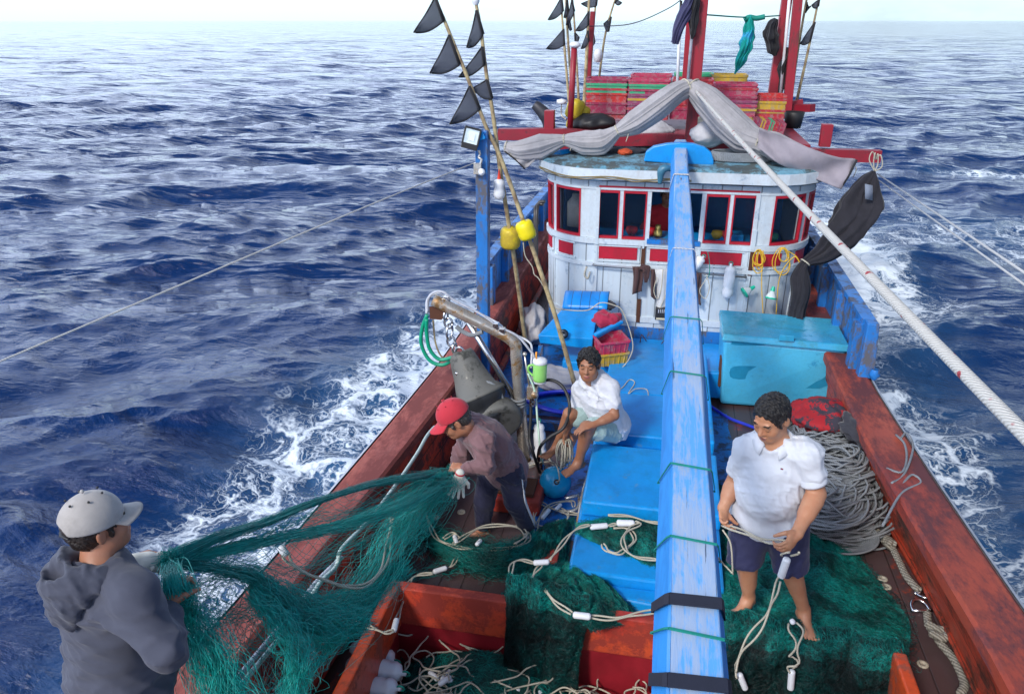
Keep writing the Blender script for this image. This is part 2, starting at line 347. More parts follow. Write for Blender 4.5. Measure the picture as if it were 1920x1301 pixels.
    b4 = t.noise(t.coord((.6, 1.7, 1)), .10, 5, .55, .4); nf = t.math('SUBTRACT', 1.0, t.math('MULTIPLY', fm, .75)); h = t.math('ADD', t.math('MULTIPLY', t.math('MULTIPLY', rp.outputs[0], nf), .010), t.math('ADD', t.math('MULTIPLY', b2, .24), t.math('MULTIPLY', b4, 2.0))); h = t.math('ADD', h, t.math('MULTIPLY', b3, .012)); h = t.math('ADD', h, t.math('MULTIPLY', fm, .02))
    x = t.n('Bump', Strength=1.0, Distance=1.0); t.l(h, x.inputs['Height']); t.l(x.outputs[0], t.b.inputs['Normal'])
    o = mesh_np('sea', P_.reshape(-1, 3), f, t.m); o['kind'] = 'structure'
    a = o.data.attributes.new('foam', 'FLOAT', 'POINT'); a.data.foreach_set('value', np.clip(FM, 0, 1.6).astype(np.float32).ravel())
    sd = H[30:400].std(); a = o.data.attributes.new('crest', 'FLOAT', 'POINT'); a.data.foreach_set('value', np.clip(H / sd * .25 + .1, 0, 1.5).astype(np.float32).ravel())
build_sea()

# ================================================================ THE BOAT
RED = (.33, .035, .028); REDO = (.52, .075, .025)
m_capL = paint('gunwale_red', (.47, .125, .085), (.20, .055, .05), .28, 4, .50, (1, .35, 1), (.33, .07, .06), (.09, .06, .06), .55, .06)
m_capR = paint('gunwale_dark_red', (.43, .085, .045), (.13, .045, .05), .25, 3.4, .50, (1, .4, 1), (.30, .04, .03), (.06, .03, .03), .55, .06)
m_bul = boards('bulwark_red', (.56, .055, .025), (.09, .02, .02), .17, 2, .24, .45, .5, .7, 4)
m_bulR = boards('bulwark_dark_red', (.50, .060, .028), (.10, .03, .02), .17, 2, .22, .45, .6, .7, 3)
m_deck = boards('deck_planks', (.085, .052, .055), (.34, .055, .025), .16, 0, .14, .30, .5, .6, 3.6)
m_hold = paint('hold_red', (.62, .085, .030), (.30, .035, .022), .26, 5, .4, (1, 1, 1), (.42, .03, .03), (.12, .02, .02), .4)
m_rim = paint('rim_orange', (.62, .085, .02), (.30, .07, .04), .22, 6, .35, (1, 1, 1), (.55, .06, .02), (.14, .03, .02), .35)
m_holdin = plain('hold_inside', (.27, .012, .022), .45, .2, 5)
m_blue = paint('bright_blue_paint', (.006, .32, .80), (.10, .26, .44), .12, 6, .30, (1, 1, 1), (.006, .26, .70), (.02, .08, .16), .34)
m_blued = paint('old_blue_paint', (.012, .20, .62), (.10, .10, .12), .22, 7, .45, (1, 1, .5), (.02, .16, .48), (.03, .04, .06), .5)
m_bluedeck = paint('blue_deck_paint', (.01, .20, .66), (.05, .07, .13), .22, 5, .33, (1, 1, 1), (.01, .16, .55), (.02, .05, .12), .35)
for m__ in (m_capL, m_capR, m_bul, m_bulR): m__.node_tree.nodes['Principled BSDF'].inputs['Specular IOR Level'].default_value = .22
m_hull = paint('hull_paint', (.02, .2, .5), (.2, .2, .2), .2, 4)
m_trim = plain('grey_rub_strip', (.42, .44, .50), .5, .25, 20)
m_wall = boards('wheelhouse_white_boards', (.56, .645, .71), (.36, .46, .54), .20, 0, .16, .5, .22, .65, 5, (.30, .20, .10))
m_white = paint('wheelhouse_white', (.58, .655, .71), (.32, .42, .52), .13, 8, .5, (1, 1, .6), (.62, .70, .76), (.32, .20, .10), .25)
m_panel = paint('panel_red', (.52, .012, .035), (.3, .02, .03), .14, 8, .45)
m_rf = plain('window_frame_red', (.42, .012, .03), .45)
m_roof = paint('roof_faded', (.13, .34, .46), (.08, .10, .10), .26, 4, .5, (1, 1, 1), (.22, .42, .52), (.05, .05, .045), .5)
m_mast = paint('mast_red', (.36, .012, .03), (.14, .03, .035), .18, 6, .45, (1, 1, .3))
m_redb = paint('cradle_red', (.30, .010, .028), (.12, .02, .03), .16, 6, .5)
m_rust = paint('rust', (.30, .12, .035), (.09, .035, .02), .4, 14, .8)
m_stain = paint('rust_stain', (.50, .24, .05), (.52, .60, .66), .42, 22, .7, (1, 1, .5), (.30, .10, .03), (.12, .04, .02), .5)
m_dark = plain('dark_gap', (.012, .012, .015), .7)
m_black = plain('black_rubber', (.018, .018, .02), .5)
m_inside = plain('cabin_blue', (.02, .24, .62), .5)

def capz(y): return 1.9 + .006 * np.maximum(0, 7.5 - y) ** 2
def outx(y): return 1.97 + .035 * np.clip(6.5 - y, 0, 4) - .012 * np.clip(y - 9, 0, 20) ** 1.2
def inx(y, s=-1): return 1.69 + .05 * np.clip(6 - y, 0, 3.2) if s < 0 else 1.66 + .045 * np.clip(5.6 - y, 0, 2.2)
def basex(y, s=-1): return 1.66 + .07 * np.clip(5.6 - y, 0, 2.4) if s < 0 else 1.76 + .30 / (1 + np.exp((y - 5.75) * 1.6))
boat = thing('fishing_boat', 'wooden fishing boat with red bulwarks, blue hatches and white wheelhouse', 'boat', (0, 7, 1.2))
ys = np.linspace(-1.5, 19, 90)
for s_, mcap, mb_, lab in ((-1, m_capL, m_bul, 'worn pinkish red rail'), (1, m_capR, m_bulR, 'dark wet red rail')):
    sl = slice(None, None, 1) if s_ < 0 else slice(None, None, -1); ix = lambda y: inx(y, s_); bx = lambda y: basex(y, s_); hx_ = lambda y: max(outx(y), bx(y)) + .05
    b = MB(); G = np.array([[(s_ * ix(y), y, capz(y)), (s_ * (ix(y) + .02), y, capz(y) + .018), (s_ * (outx(y) - .03), y, capz(y) + .012), (s_ * outx(y), y, capz(y) - .01), (s_ * outx(y), y, capz(y) - .07), (s_ * ix(y), y, capz(y) - .07), (s_ * ix(y), y, capz(y))] for y in ys])
    b.grid(G[sl], smooth=False); b.build('gunwale', mcap, boat, label=lab)
    b = MB(); G = np.array([[(s_ * (ix(y) + .03), y, capz(y) - .07), (s_ * (.55 * (ix(y) + .02) + .45 * bx(y) - .0), y, 1.60), (s_ * (.52 * (ix(y) + .03) + .48 * bx(y) + .02), y, 1.585), (s_ * bx(y), y, 1.19)] for y in ys])
    b.grid(G[::-1] if s_ < 0 else G, smooth=False); b.build('bulwark', mb_, boat)
    b = MB(); G = np.array([[(s_ * (bx(y) - .06), y, 1.30), (s_ * (bx(y) - .06), y, 1.345), (s_ * (bx(y) + .0), y, 1.35)] for y in ys])
    b.grid(G if s_ < 0 else G[::-1], smooth=False)
    b.build('stringer', mb_, boat)
    b = MB(); G = np.array([[(s_ * (outx(y) + .002), y, capz(y) + .004), (s_ * (outx(y) + .028), y, capz(y) - .01), (s_ * (outx(y) + .028), y, capz(y) - .08), (s_ * (outx(y) + .002), y, capz(y) - .08)] for y in ys])
    b.grid(G[sl], smooth=False); b.build('rub_strip', m_trim, boat)
    b = MB(); G = np.array([[(s_ * outx(y), y, capz(y) - .07), (s_ * hx_(y), y, 1.25), (s_ * (hx_(y) - .08), y, .8), (s_ * (hx_(y) - .25), y, .1), (s_ * (hx_(y) - .6), y, -.6)] for y in ys])
    b.grid(G[sl]); b.build('hull_side', m_hull, boat)
# deck in pieces round the open hold
HX0, HX1, HY0, HY1 = -1.49, 1.50, 2.0, 3.80; HZ = 1.5
b = MB()
for x0, x1, y0, y1 in ((-1.84, HX0 - .07, -1.5, 18.9), (HX1 + .07, 2.09, -1.5, 18.9), (HX0 - .07, HX1 + .07, HY1 + .09, 18.9), (HX0 - .07, HX1 + .07, -1.5, HY0 - .05)):
    b.box(((x0 + x1) / 2, (y0 + y1) / 2, 1.15), (x1 - x0, y1 - y0, .1))
b.build('deck', m_deck, boat)
b = MB(); b.box((-.05, .2, 1.72), (3.4, 3.2, .06)); b.build('foredeck', m_deck, boat)
def blob_sheet(pts, z, n=7, rag=.02):
    p = np.array(pts + [pts[0]], float); out = []
    for a, c in zip(p[:-1], p[1:]):
        for t in np.linspace(0, 1, n, endpoint=False): out.append(a + (c - a) * t + RNG.normal(size=2) * rag * (0 < t))
    return [(x, y, z) for x, y in out]
b = MB(); pt = blob_sheet([(.55, 4.5), (.80, 4.6), (.83, 6.2), (.80, 7.3), (.55, 7.4)], 1.204); b.add(pt, [tuple(range(len(pt)))])
pt = blob_sheet([(-.95, 5.0), (-.4, 4.9), (-.4, 6.3), (-.62, 6.6), (-.75, 5.6)], 1.204); b.add(pt, [tuple(range(len(pt)))])
pt = blob_sheet([(-1.68, 6.9), (-.35, 6.9), (-.2, 8.6), (-1.68, 9.4)], 1.204); b.add(pt, [tuple(range(len(pt)))])
b.build('deck_paint', m_bluedeck, boat)
# hold: rim, inner walls, floor
b = MB(); T = .075
b.box(((HX0 + HX1) / 2, HY1 + T / 2, 1.36), (HX1 - HX0 + 2 * T, T, .30)); b.build('hold_coaming', m_hold, boat, .012)
b = MB(); b.box(((HX0 + HX1) / 2, HY0 - T / 2, 1.36), (HX1 - HX0 + 2 * T, T, .30)); b.build('hold_coaming', m_hold, boat, .012)
for x in (HX0 - T / 2, HX1 + T / 2):
    b = MB(); b.box((x, (HY0 + HY1) / 2, 1.375), (T, HY1 - HY0 - .004, .33)); b.build('hold_coaming', m_rim, boat, .012)
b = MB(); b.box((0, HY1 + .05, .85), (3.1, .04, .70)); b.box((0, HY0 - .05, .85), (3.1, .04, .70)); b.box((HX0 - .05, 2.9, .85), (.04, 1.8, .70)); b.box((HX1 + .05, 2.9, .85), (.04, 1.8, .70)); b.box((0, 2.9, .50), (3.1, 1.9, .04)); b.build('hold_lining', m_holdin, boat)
# raised blue trunk with three lids
b = MB(); b.box((.07, 6.15, 1.36), (1.02, 3.95, .32)); b.box((.07, 7.93, 1.40), (2.0, .8, .30)); b.build('hatch_trunk', m_blue, boat, .02)
for y0, y1, z in ((4.80, 5.66, 1.64), (5.88, 6.68, 1.63), (6.70, 7.80, 1.62)):
    b = MB(); b.box((.08, (y0 + y1) / 2, z - .05), (1.0, y1 - y0, .13)); b.build('hatch_lid', m_blue, boat, .018)
b = MB(); b.hexa([(-.47, 4.02, 1.2), (.5, 3.95, 1.2), (.5, 4.17, 1.2), (-.44, 4.17, 1.2)], [(-.42, 4.08, 1.45), (.5, 4.0, 1.45), (.5, 4.17, 1.45), (-.42, 4.17, 1.45)]); b.build('fore_hatch', m_blue, boat, .015)
b = MB(); b.box((-.62, 4.62, 1.25), (.13, .2, .1)); b.build('cleat_block', m_hold, boat, .01)
b = MB(); b.box((-1.0, 5.35, 1.27), (.42, .36, .14)); b.build('pump_box', m_hold, boat, .02)
b = MB(); b.box((-1.0, 5.35, 1.355), (.3, .25, .03)); b.lathe((-1.02, 5.36, 1.36), (0, 0, 1), [(0, .09), (.05, .08), (.05, 0)], 14); b.build('pump_cover', m_rust, boat, .008)
# deck bolts / caulk plugs
m_plug = plain('plug', (.42, .38, .30), .6)
for px, py in ((865, 960), (640, 1110), (735, 1090), (720, 1075), (815, 970), (922, 985), (975, 985), (1662, 1100), (1655, 1085), (1730, 1245), (1690, 1175)):
    p = Z(px, py, 1.2); b = MB(); b.lathe(p, (0, 0, 1), [(0, .035), (.008, .033), (.008, .016), (.003, .014), (.003, 0)], 12); b.build('deck_plug', m_plug, boat)
# low plank ledge at the hatch's foot (foreground left of the net)
# aft bulwark extensions in blue, both sides
for s_, y0 in ((-1, 8.1), (1, 7.05)):
    b = MB(); x = s_ * 1.93
    yy = np.linspace(y0, 17.5, 22)
    for a, c in zip(yy[:-1], yy[1:]):
        b.bar((s_ * (outx(a) - .06), a, 2.13), (s_ * (outx(c) - .06), c, 2.13), .035, .46)
    b.build('bulwark_board', m_blued, boat)
    b = MB()
    for a, c in zip(yy[:-1], yy[1:]): b.bar((s_ * (outx(a) - .055), a, 2.385), (s_ * (outx(c) - .055), c, 2.385), .12, .045)
    b.build('top_rail', m_blued, boat)
    for i, y in enumerate(np.arange(y0 + .06, 17, .85)):
        b = MB(); w_ = .1 if i else .15; b.box((s_ * (outx(y) - .12), y, 2.135), (.085, w_, .455)); b.build('stanchion', m_blued, boat, .006)
b = MB(); b.hexa([(1.86, 6.86, 1.905), (2.0, 6.86, 1.905), (2.0, 6.98, 1.905), (1.86, 6.98, 1.905)], [(1.87, 6.9, 2.42), (1.97, 6.9, 2.42), (1.97, 7.02, 2.42), (1.87, 7.02, 2.42)]); b.build('rail_post', m_blued, boat, .01)
b = MB(); b.lathe((1.99, 6.84, 1.96), (0, 0, 1), [(-.05, .02), (0, .05), (.05, .03)], 12); b.build('rail_knob', m_blued, boat)

# ---------------------------------------------------------------- wheelhouse
WX0, WX1, WYF = -1.30, 1.60, 8.38; CRV = .62
def wpath():
    p = [(WX0, 13.0), (WX0, 11), (WX0, 9.6)]
    for a in np.linspace(0, 90, 13): p.append((WX0 + CRV - CRV * math.cos(math.radians(a)), WYF + CRV - CRV * math.sin(math.radians(a))))
    p += [(.15 + t, WYF) for t in np.linspace(-.75, .75, 9)]
    for a in np.linspace(90, 0, 13): p.append((WX1 - CRV + CRV * math.cos(math.radians(a)), WYF + CRV - CRV * math.sin(math.radians(a))))
    return np.array(p + [(WX1, 9.6), (WX1, 11), (WX1, 13.0)])
WP = wpath(); WS = np.concatenate([[0], np.cumsum(np.linalg.norm(np.diff(WP, axis=0), axis=1))])
def wpt(s):
    x = np.interp(s, WS, WP[:, 0]); y = np.interp(s, WS, WP[:, 1]); e = .02
    dx = np.interp(s + e, WS, WP[:, 0]) - np.interp(s - e, WS, WP[:, 0]); dy = np.interp(s + e, WS, WP[:, 1]) - np.interp(s - e, WS, WP[:, 1])
    t = nrm((dx, dy)); return np.array([x, y]), np.array([t[1], -t[0]])      # outward normal
def strip(b, s0, s1, z0, z1, o0=-.05, o1=0., z0b=None, z1b=None):
    """a wall piece that follows the plan between two stations"""
    n = max(2, int(abs(s1 - s0) / .07) + 1); ss = np.linspace(s0, s1, n); V_ = []
    for s in ss:
        p, q = wpt(s); lean = lambda z: q * (.028 * (z - 2.4))
        for z, o in ((z0, o0), (z0, o1), (z1, o1), (z1, o0)): V_.append((*(p + q * o + lean(z)), z))
    f = []
    for i in range(n - 1):
        for j in range(4): a, c = i * 4 + j, i * 4 + (j + 1) % 4; f.append((a, a + 4, c + 4, c))
    f += [(0, 1, 2, 3), tuple((n - 1) * 4 + j for j in (3, 2, 1, 0))]
    b.add(V_, f, False)
def s_at(x=None, side=0, ang=None):                        # station of a flat-front x, or of a corner angle (0 = side, 90 = front)
    if x is not None: return np.interp(x, WP[15:26, 0], WS[15:26])
    i0 = 3 if side < 0 else 24
    a = np.linspace(0, 90, 13); 
    if side < 0: return np.interp(ang, a, WS[3:16])
    return np.interp(90 - ang, a, WS[25:38])
fx = lambda px, py=400: U(px, py, WYF)[0]
ZW0, ZW1 = 2.70, 3.21
wh = boat
def wpart(name, mat, fn, bevel=0):
    b = MB(); fn(b); return b.build(name, mat, boat, bevel)
SA, SB = WS[0], WS[-1]
wheel = MB()
strip(wheel, SA, SB, 1.25, 2.36, -.05, 0); strip(wheel, SA, SB, 2.36, 2.69, -.05, .0); strip(wheel, SA, SB, 3.22, 3.42, -.05, 0)
WH = wheel.build('wheelhouse', m_wall, boat); WH['label'] = 'white boarded wheelhouse with a curved front'
# posts between the windows and openings: list of (s0, s1)
ops = []
L_ = lambda a: s_at(side=-1, ang=a); R_ = lambda a: s_at(side=1, ang=a)
wins = [('c', L_(14), L_(34)), ('c', L_(40), L_(72)), ('w', s_at(fx(1118)), s_at(fx(1161))), ('w', s_at(fx(1168)), s_at(fx(1212))), ('o', s_at(fx(1220)), s_at(fx(1314))),
        ('w', s_at(fx(1322)), s_at(fx(1366))), ('w', s_at(fx(1373)), s_at(fx(1416))), ('c', R_(75), R_(40)), ('c', R_(33), R_(8))]
b = MB(); prev = SA
for k, s0, s1 in wins + [('e', SB, SB)]:
    if s0 - prev > .005: strip(b, prev, s0, 2.69, 3.22, -.055, .004)
    prev = s1
b.build('window_post', m_white, WH)
t_gl = NT('cabin_glass'); t_gl.base((.01, .02, .035)); t_gl.set(Roughness=.04, Alpha=.22); t_gl.b.inputs['IOR'].default_value = 1.5
for k, s0, s1 in wins:
    if k == 'o': continue
    b = MB(); fr = .016
    strip(b, s0, s1, ZW0 - .01, ZW0 + fr, -.03, .012); strip(b, s0, s1, ZW1 - fr, ZW1 + .01, -.03, .012); strip(b, s0, s0 + fr, ZW0 + fr, ZW1 - fr, -.03, .012); strip(b, s1 - fr, s1, ZW0 + fr, ZW1 - fr, -.03, .012)
    b.m = 1; strip(b, s0 + fr, s1 - fr, ZW0 + fr, ZW1 - fr, -.024, -.018); b.build('window', [m_rf, t_gl.m], WH)
b = MB(); b.m = 0; s0, s1 = wins[4][1:]; strip(b, s0 - .02, s1 + .02, 2.66, 2.705, -.04, .05); b.build('window_sill', m_blued, WH)
# horizontal rails and red panels
for z0, z1, o in ((2.625, 2.685, .03), (2.365, 2.41, .022), (3.225, 3.25, .012)):
    b = MB(); strip(b, L_(2), R_(2), z0, z1, -.01, o); b.build('wall_rail', m_white, WH)
b = MB(); strip(b, s_at(fx(1105)), s_at(fx(1425)), 3.251, 3.268, -.01, .016); b.build('red_trim', m_rf, WH)
pans = [(L_(12), L_(28)), (L_(44), L_(64)), (s_at(fx(1122, 470)), s_at(fx(1195, 470))), (s_at(fx(1219, 470)), s_at(fx(1300, 470))), (s_at(fx(1312, 470)), s_at(fx(1392, 470))), (s_at(fx(1434, 470)), R_(60)), (R_(40), R_(18))]
for s0, s1 in pans:
    b = MB(); strip(b, s0, s1, 2.455, 2.595, -.01, .010); b.build('red_panel', m_panel, WH)
    b = MB()
    strip(b, s0 - .035, s1 + .035, 2.60, 2.618, -.01, .018); strip(b, s0 - .035, s1 + .035, 2.425, 2.443, -.01, .018); b.build('panel_frame', m_white, WH)
for px in (1108, 1206, 1308, 1400, 1425):
    b = MB(); s = s_at(fx(px, 470)); strip(b, s - .022, s + .022, 2.41, 2.625, -.01, .014); b.build('panel_post', m_white, WH)
for px in (1107, 1424):
    b = MB(); s = s_at(fx(px, 470)); strip(b, s - .03, s + .012, 1.3, 3.25, -.01, .02); b.build('corner_post', m_white, WH)
for a0, sd_ in ((36, -1), (78, -1), (36, 1), (5, -1), (5, 1)):
    b = MB(); s = s_at(side=sd_, ang=a0); strip(b, s - .014, s + .014, 1.3, 2.37, -.01, .012); b.build('wall_batten', m_white, WH)
for s_ in (s_at(fx(1206, 480)), s_at(fx(1196, 600)), s_at(fx(1424, 470))):    # rust weeping from bolts on iron straps
    z0, z1 = (2.35, 2.63) if s_ != s_at(fx(1196, 600)) else (1.72, 2.0)
    b = MB(); strip(b, s_ - .022, s_ + .022, z0, z1, -.01, .021); b.build('rusty_strap', m_rust, WH)
for px, z0, z1, w_ in ((1108, 2.62, 2.80, .016), (1112, 2.42, 2.60, .010), (1311, 2.55, 2.66, .02), (1424, 2.64, 2.86, .02), (1426, 2.0, 2.3, .014), (1206, 2.60, 2.68, .012)):
    b = MB(); s = s_at(fx(px, 470)); strip(b, s - w_, s + w_ * .8, z0, z1, -.01, .0235 if z0 < 2.6 else .034); b.build('rust_stain', m_stain, WH)
# low kickboard and blue footing
b = MB(); strip(b, SA, SB, 1.25, 1.66, -.01, .02); b.build('footing', m_blued, WH)
b = MB(); strip(b, SA, SB, 1.72, 1.79, -.01, .016); b.build('foot_rail', m_white, WH)
# cabin inside
b = MB(); b.box((.15, 10.6, 2.4), (2.8, .05, 2.0)); b.box((.15, 9.7, 2.32), (2.75, 1.7, .04)); b.box((-1.17, 9.95, 2.8), (.03, 1.3, .9)); b.build('cabin_lining', m_inside, WH)
b = MB(); b.box((.15, 8.75, 2.63), (1.9, .42, .05)); b.box((.75, 8.72, 2.69), (.3, .2, .08)); b.build('console_shelf', m_blue, WH, .01)
b = MB(); b.lathe((-.03, 8.62, 2.68), (0, 0, 1), [(0, .05), (.06, .05), (.07, .03), (.12, .03)], 14); b.box((.14, 8.62, 2.75), (.09, .08, .13)); b.build('console_gauge', plain('brass', (.45, .36, .12), .3, metal=.8), WH)
def clutter(name, lab, cat, c, prof, mat, ax=(0, 0, 1)): b = MB(); b.lathe(c, ax, prof, 14); tag(b.build(name, mat), lab, cat)
clutter('jerrycan', 'white plastic can standing inside the left corner window', 'can', V(-1.0, 9.0, 2.66), [(0, 0), (0, .10), (.28, .10), (.34, .05), (.38, .04), (.38, 0)], plain('white_plastic', (.6, .62, .6), .4))
for i, (x, col) in enumerate(((-.32, (.5, .02, .03)), (-.12, (.6, .02, .03)), (.72, (.5, .03, .03)), (.62, (.6, .4, .02)), (1.2, (.03, .3, .2)))): clutter('bowl', ['dark red bowl', 'bright red bowl', 'red bundle', 'yellow cup', 'green cup'][i] + ' on the shelf inside the wheelhouse windows', 'bowl', V(x, 8.66, 2.665), [(0, 0), (0, .04), (.05, .07), (.09, .06), (.10, 0)], plain('bowl_%d' % i, col, .4))
# roof slab with a curved visor
def roofring(o, z): return [(*(wpt(s)[0] + wpt(s)[1] * o), z) for s in np.linspace(SA + .2, SB - .2, 70)]
b = MB()
rings = [roofring(.11, 3.33), roofring(.13, 3.345), roofring(.125, 3.46), roofring(.08, 3.485), roofring(-.12, 3.50), roofring(-.5, 3.53)]
G = np.array(rings); b.grid(G[::-1], smooth=False); b.add([tuple(p) for p in rings[-1]], [tuple(range(70))]); b.build('roof', m_roof, WH)
b = MB(); G = np.array([roofring(.128, 3.345), roofring(.142, 3.35), roofring(.138, 3.455), roofring(.122, 3.458)]); b.grid(G[::-1], smooth=False); b.build('fascia', m_white, WH)
b = MB(); G = np.array([roofring(.11, 3.33), roofring(-.05, 3.335)]); b.grid(G[::1], smooth=False); b.build('soffit', m_white, WH)
b = MB(); q = spline([(*(wpt(s)[0] + wpt(s)[1] * .15), 3.375 + .012 * math.sin(s * 9)) for s in np.linspace(L_(20), s_at(fx(1290)), 14)], 5); b.tube(q, .006, 6); q[:, 2] -= .018; q[:, 2] += .006 * np.sin(np.arange(len(q)) * .7); b.tube(q, .005, 6); b.build('cable', plain('old_cable', (.25, .18, .06), .6), WH)
# grab rail with brackets under the panels
b = MB(); zr = 2.24; b.tube([U(1112, 497, WYF - .07), U(1300, 512, WYF - .07), U(1400, 520, WYF - .07)], .011, 8)
for px in (1112, 1205, 1306, 1398): p = U(px, 497 + (px - 1112) * .08, WYF - .07); b.tube([p, p + V(0, .08, 0)], .009, 6)
b.build('grab_rail', plain('steel_rail', (.35, .35, .36), .35, metal=.9), WH)
# ventilation pipe behind the left shoulder of the wheelhouse
b = MB()
for k, dx in enumerate((0, .05)): b.tube(spline([U(1022 - dx * 60, 378 + dx * 100, 9.3), U(1010 - dx * 60, 382 + dx * 60, 9.3), U(1006 - dx * 60, 410, 9.2), U(1006 - dx * 60, 500, 9.1)], 6), .022, 8)
b.build('vent_pipe', plain('dark_pipe', (.05, .045, .045), .4, metal=.4), boat)
# end of a blue beam sticking out under the eave
b = MB(); b.bar(U(1022, 293, 9.2), U(1062, 288, 8.9), .16, .10); b.bar(U(1026, 310, 8.8), U(1048, 300, 9.3), .11, .15); b.build('beam_end', m_blue, boat, .008)

# red awning cradle across the roof, uprights
YB = 9.35
b = MB(); pts = [U(935, 252, YB), U(1060, 252, YB), U(1160, 262, YB), U(1250, 262, YB), U(1340, 272, YB), U(1430, 285, YB), U(1540, 290, YB), U(1650, 293, YB)]
p = spline(pts, 5)
for a, c in zip(p[:-1], p[1:]): b.bar(a, c, .12, .13)
b.build('awning_cradle', m_redb, boat)
b = MB(); b.bar(U(1035, 282, 9.2), U(1590, 318, 9.2), .08, .12); b.build('cradle_plank', m_redb, boat)
for px, pt_, pb in ((1029, 207, 250), (1546, 233, 275)):
    b = MB(); a = U(px, pb, YB); c = U(px + (3 if px < 1200 else 5), pt_, YB); b.box((a + c) / 2, (.115, .11, np.linalg.norm(c - a))); b.build('cradle_post', m_mast, boat, .006)
# ================================================================ BOOM, MASTS, RIGGING
m_beam = wood_beam()
m_rope = rope_mat('white_rope', (.72, .72, .70), (.38, .37, .36)); m_cord = rope_mat('cream_cord', (.66, .62, .50), (.36, .33, .26), 120)
m_gcord = plain('green_cord', (.0, .22, .17), .7); m_grope = rope_mat('grey_rope', (.36, .39, .42), (.10, .11, .12), 90); m_hemp = rope_mat('hemp_rope', (.34, .32, .27), (.12, .11, .09), 40)
m_steel = paint('stained_steel', (.62, .61, .59), (.30, .17, .07), .20, 6, .24, (1, 1, 1), (.48, .42, .34), (.20, .10, .04), .45); m_steel.node_tree.nodes['Principled BSDF'].inputs['Metallic'].default_value = .6
m_chrome = plain('bright_steel', (.62, .62, .63), .2, .1, metal=1.0); m_strap = plain('black_strap', (.012, .014, .03), .75)
m_float = plain('white_float', (.74, .76, .80), .38, .06, 9); m_yel = paint('yellow_float', (.72, .55, .02), (.50, .36, .03), .25, 9, .45, dirt_amt=.35)
def bamboo_mat():
    t = NT('bamboo'); v = t.coord(); n = t.noise(v, 9, 5, .7); n2 = t.noise(t.coord((1, 1, .2)), 20, 3, .6)
    t.base(t.mix(t.ramp(n, .4, .62), t.mix(n2, (.42, .32, .16), (.56, .47, .26)), (.20, .13, .075))); t.set(Roughness=.5); return t.m
m_bam = bamboo_mat()
m_flag = cloth('black_flag', (.06, .07, .10), .9); t_ = m_flag.node_tree.nodes['Principled BSDF']; t_.inputs['Alpha'].default_value = .8
m_hem = cloth('black_hem', (.012, .012, .016), .9)
m_sail = cloth('grey_canvas', (.40, .385, .40), .85, .28, 300, (.20, .19, .20), wrinkle=4); m_tarp = cloth('dark_tarp', (.011, .010, .017), .85, .35, 200, (.028, .026, .036), wrinkle=4)

boom = thing('boom', 'long worn blue timber boom running over the deck to the wheelhouse roof', 'boom', (.17, 4, 3.3))
_n = [Z(px, 1301, z) for px, z in ((1256, 3.42), (1357, 3.42), (1361, 3.40), (1369, 3.24), (1222, 3.24), (1251, 3.405))]
_f = [U(px, py, 9.0) for px, py in ((1267, 262), (1285, 262), (1287, 264), (1288, 285), (1258, 285), (1265, 264))]
n = 30; tt = np.linspace(-.42, 1, n); BG = np.array([[a_ + (c_ - a_) * t + V(.003 * math.sin(t * 20 + j), 0, .002 * math.sin(t * 14 + j * 2)) for j, (a_, c_) in enumerate(zip(_n + _n[:1], _f + _f[:1]))] for t in tt])
b = MB(); b.grid(BG, smooth=False); b.add(BG[-1][:-1], [tuple(range(6))]); b.add(BG[0][:-1], [tuple(range(6))[::-1]]); b.build('beam', m_beam, boom, .004)
def beam_at(py):
    z = 3.45
    for _ in range(4): p = Z(1300, py, z); i = np.interp(p[1], BG[:, 0, 1], np.arange(n)); z = BG[int(i), 0, 2]
    i = min(int(i), n - 2); f_ = np.interp(p[1], BG[:, 0, 1], np.arange(n)) - i; return BG[i] * (1 - f_) + BG[i + 1] * f_
def band(px, w_, mat, name, r_=.004, skew=.0):
    q = beam_at(px); c0 = q[:-1].mean(0); q = np.array([p + nrm(p - c0) * .012 for p in q[:-1]]); q = np.vstack([q, q[:1]]); b = MB()
    G = np.array([[p + V(0, e * w_ / 2 + skew * (p[0] - c0[0]), 0) for p in q] for e in (-1, 1)]); b.grid(G, .004, False); b.build(name, mat, boom)
for px in (1135, 1292): band(px, .045, m_strap, 'strap', skew=-.15)
for px in (330, 705, 1018, 1195, 600, 470, 880): band(px, .008 if px != 330 else .05, m_gcord if px not in (330, 470) else m_rope, 'lashing', skew=-.3)
b = MB(); out = [(1207, 303), (1211, 285), (1225, 275), (1250, 270), (1275, 268), (1300, 270), (1322, 277), (1334, 287), (1338, 300), (1338, 310), (1270, 308)]
pa = np.array(UL(out, 8.5)); pb = pa + V(0, .10, 0); k = len(out); b.add(np.vstack([pa, pb]), [tuple(range(k)), tuple(range(k, 2 * k))[::-1]] + [(i, i + k, (i + 1) % k + k, (i + 1) % k) for i in range(k)]); b.build('boom_cradle', m_blue, boat, .012)
b = MB(); b.tube(spline([U(1262, 318, 8.18), U(1248, 316, 8.15), U(1240, 322, 8.15), U(1237, 345, 8.15)], 6), [.02, .04, .045, .02], 10); b.build('horn', plain('blue_horn', (.05, .17, .25), .4), boom)

def post(a, c, w_, name, mat, par=None, d=None):
    b = MB(); b.bar(a, c, w_, d or w_, (0, 1, 0)); return b.build(name, mat, par or boat, .006)
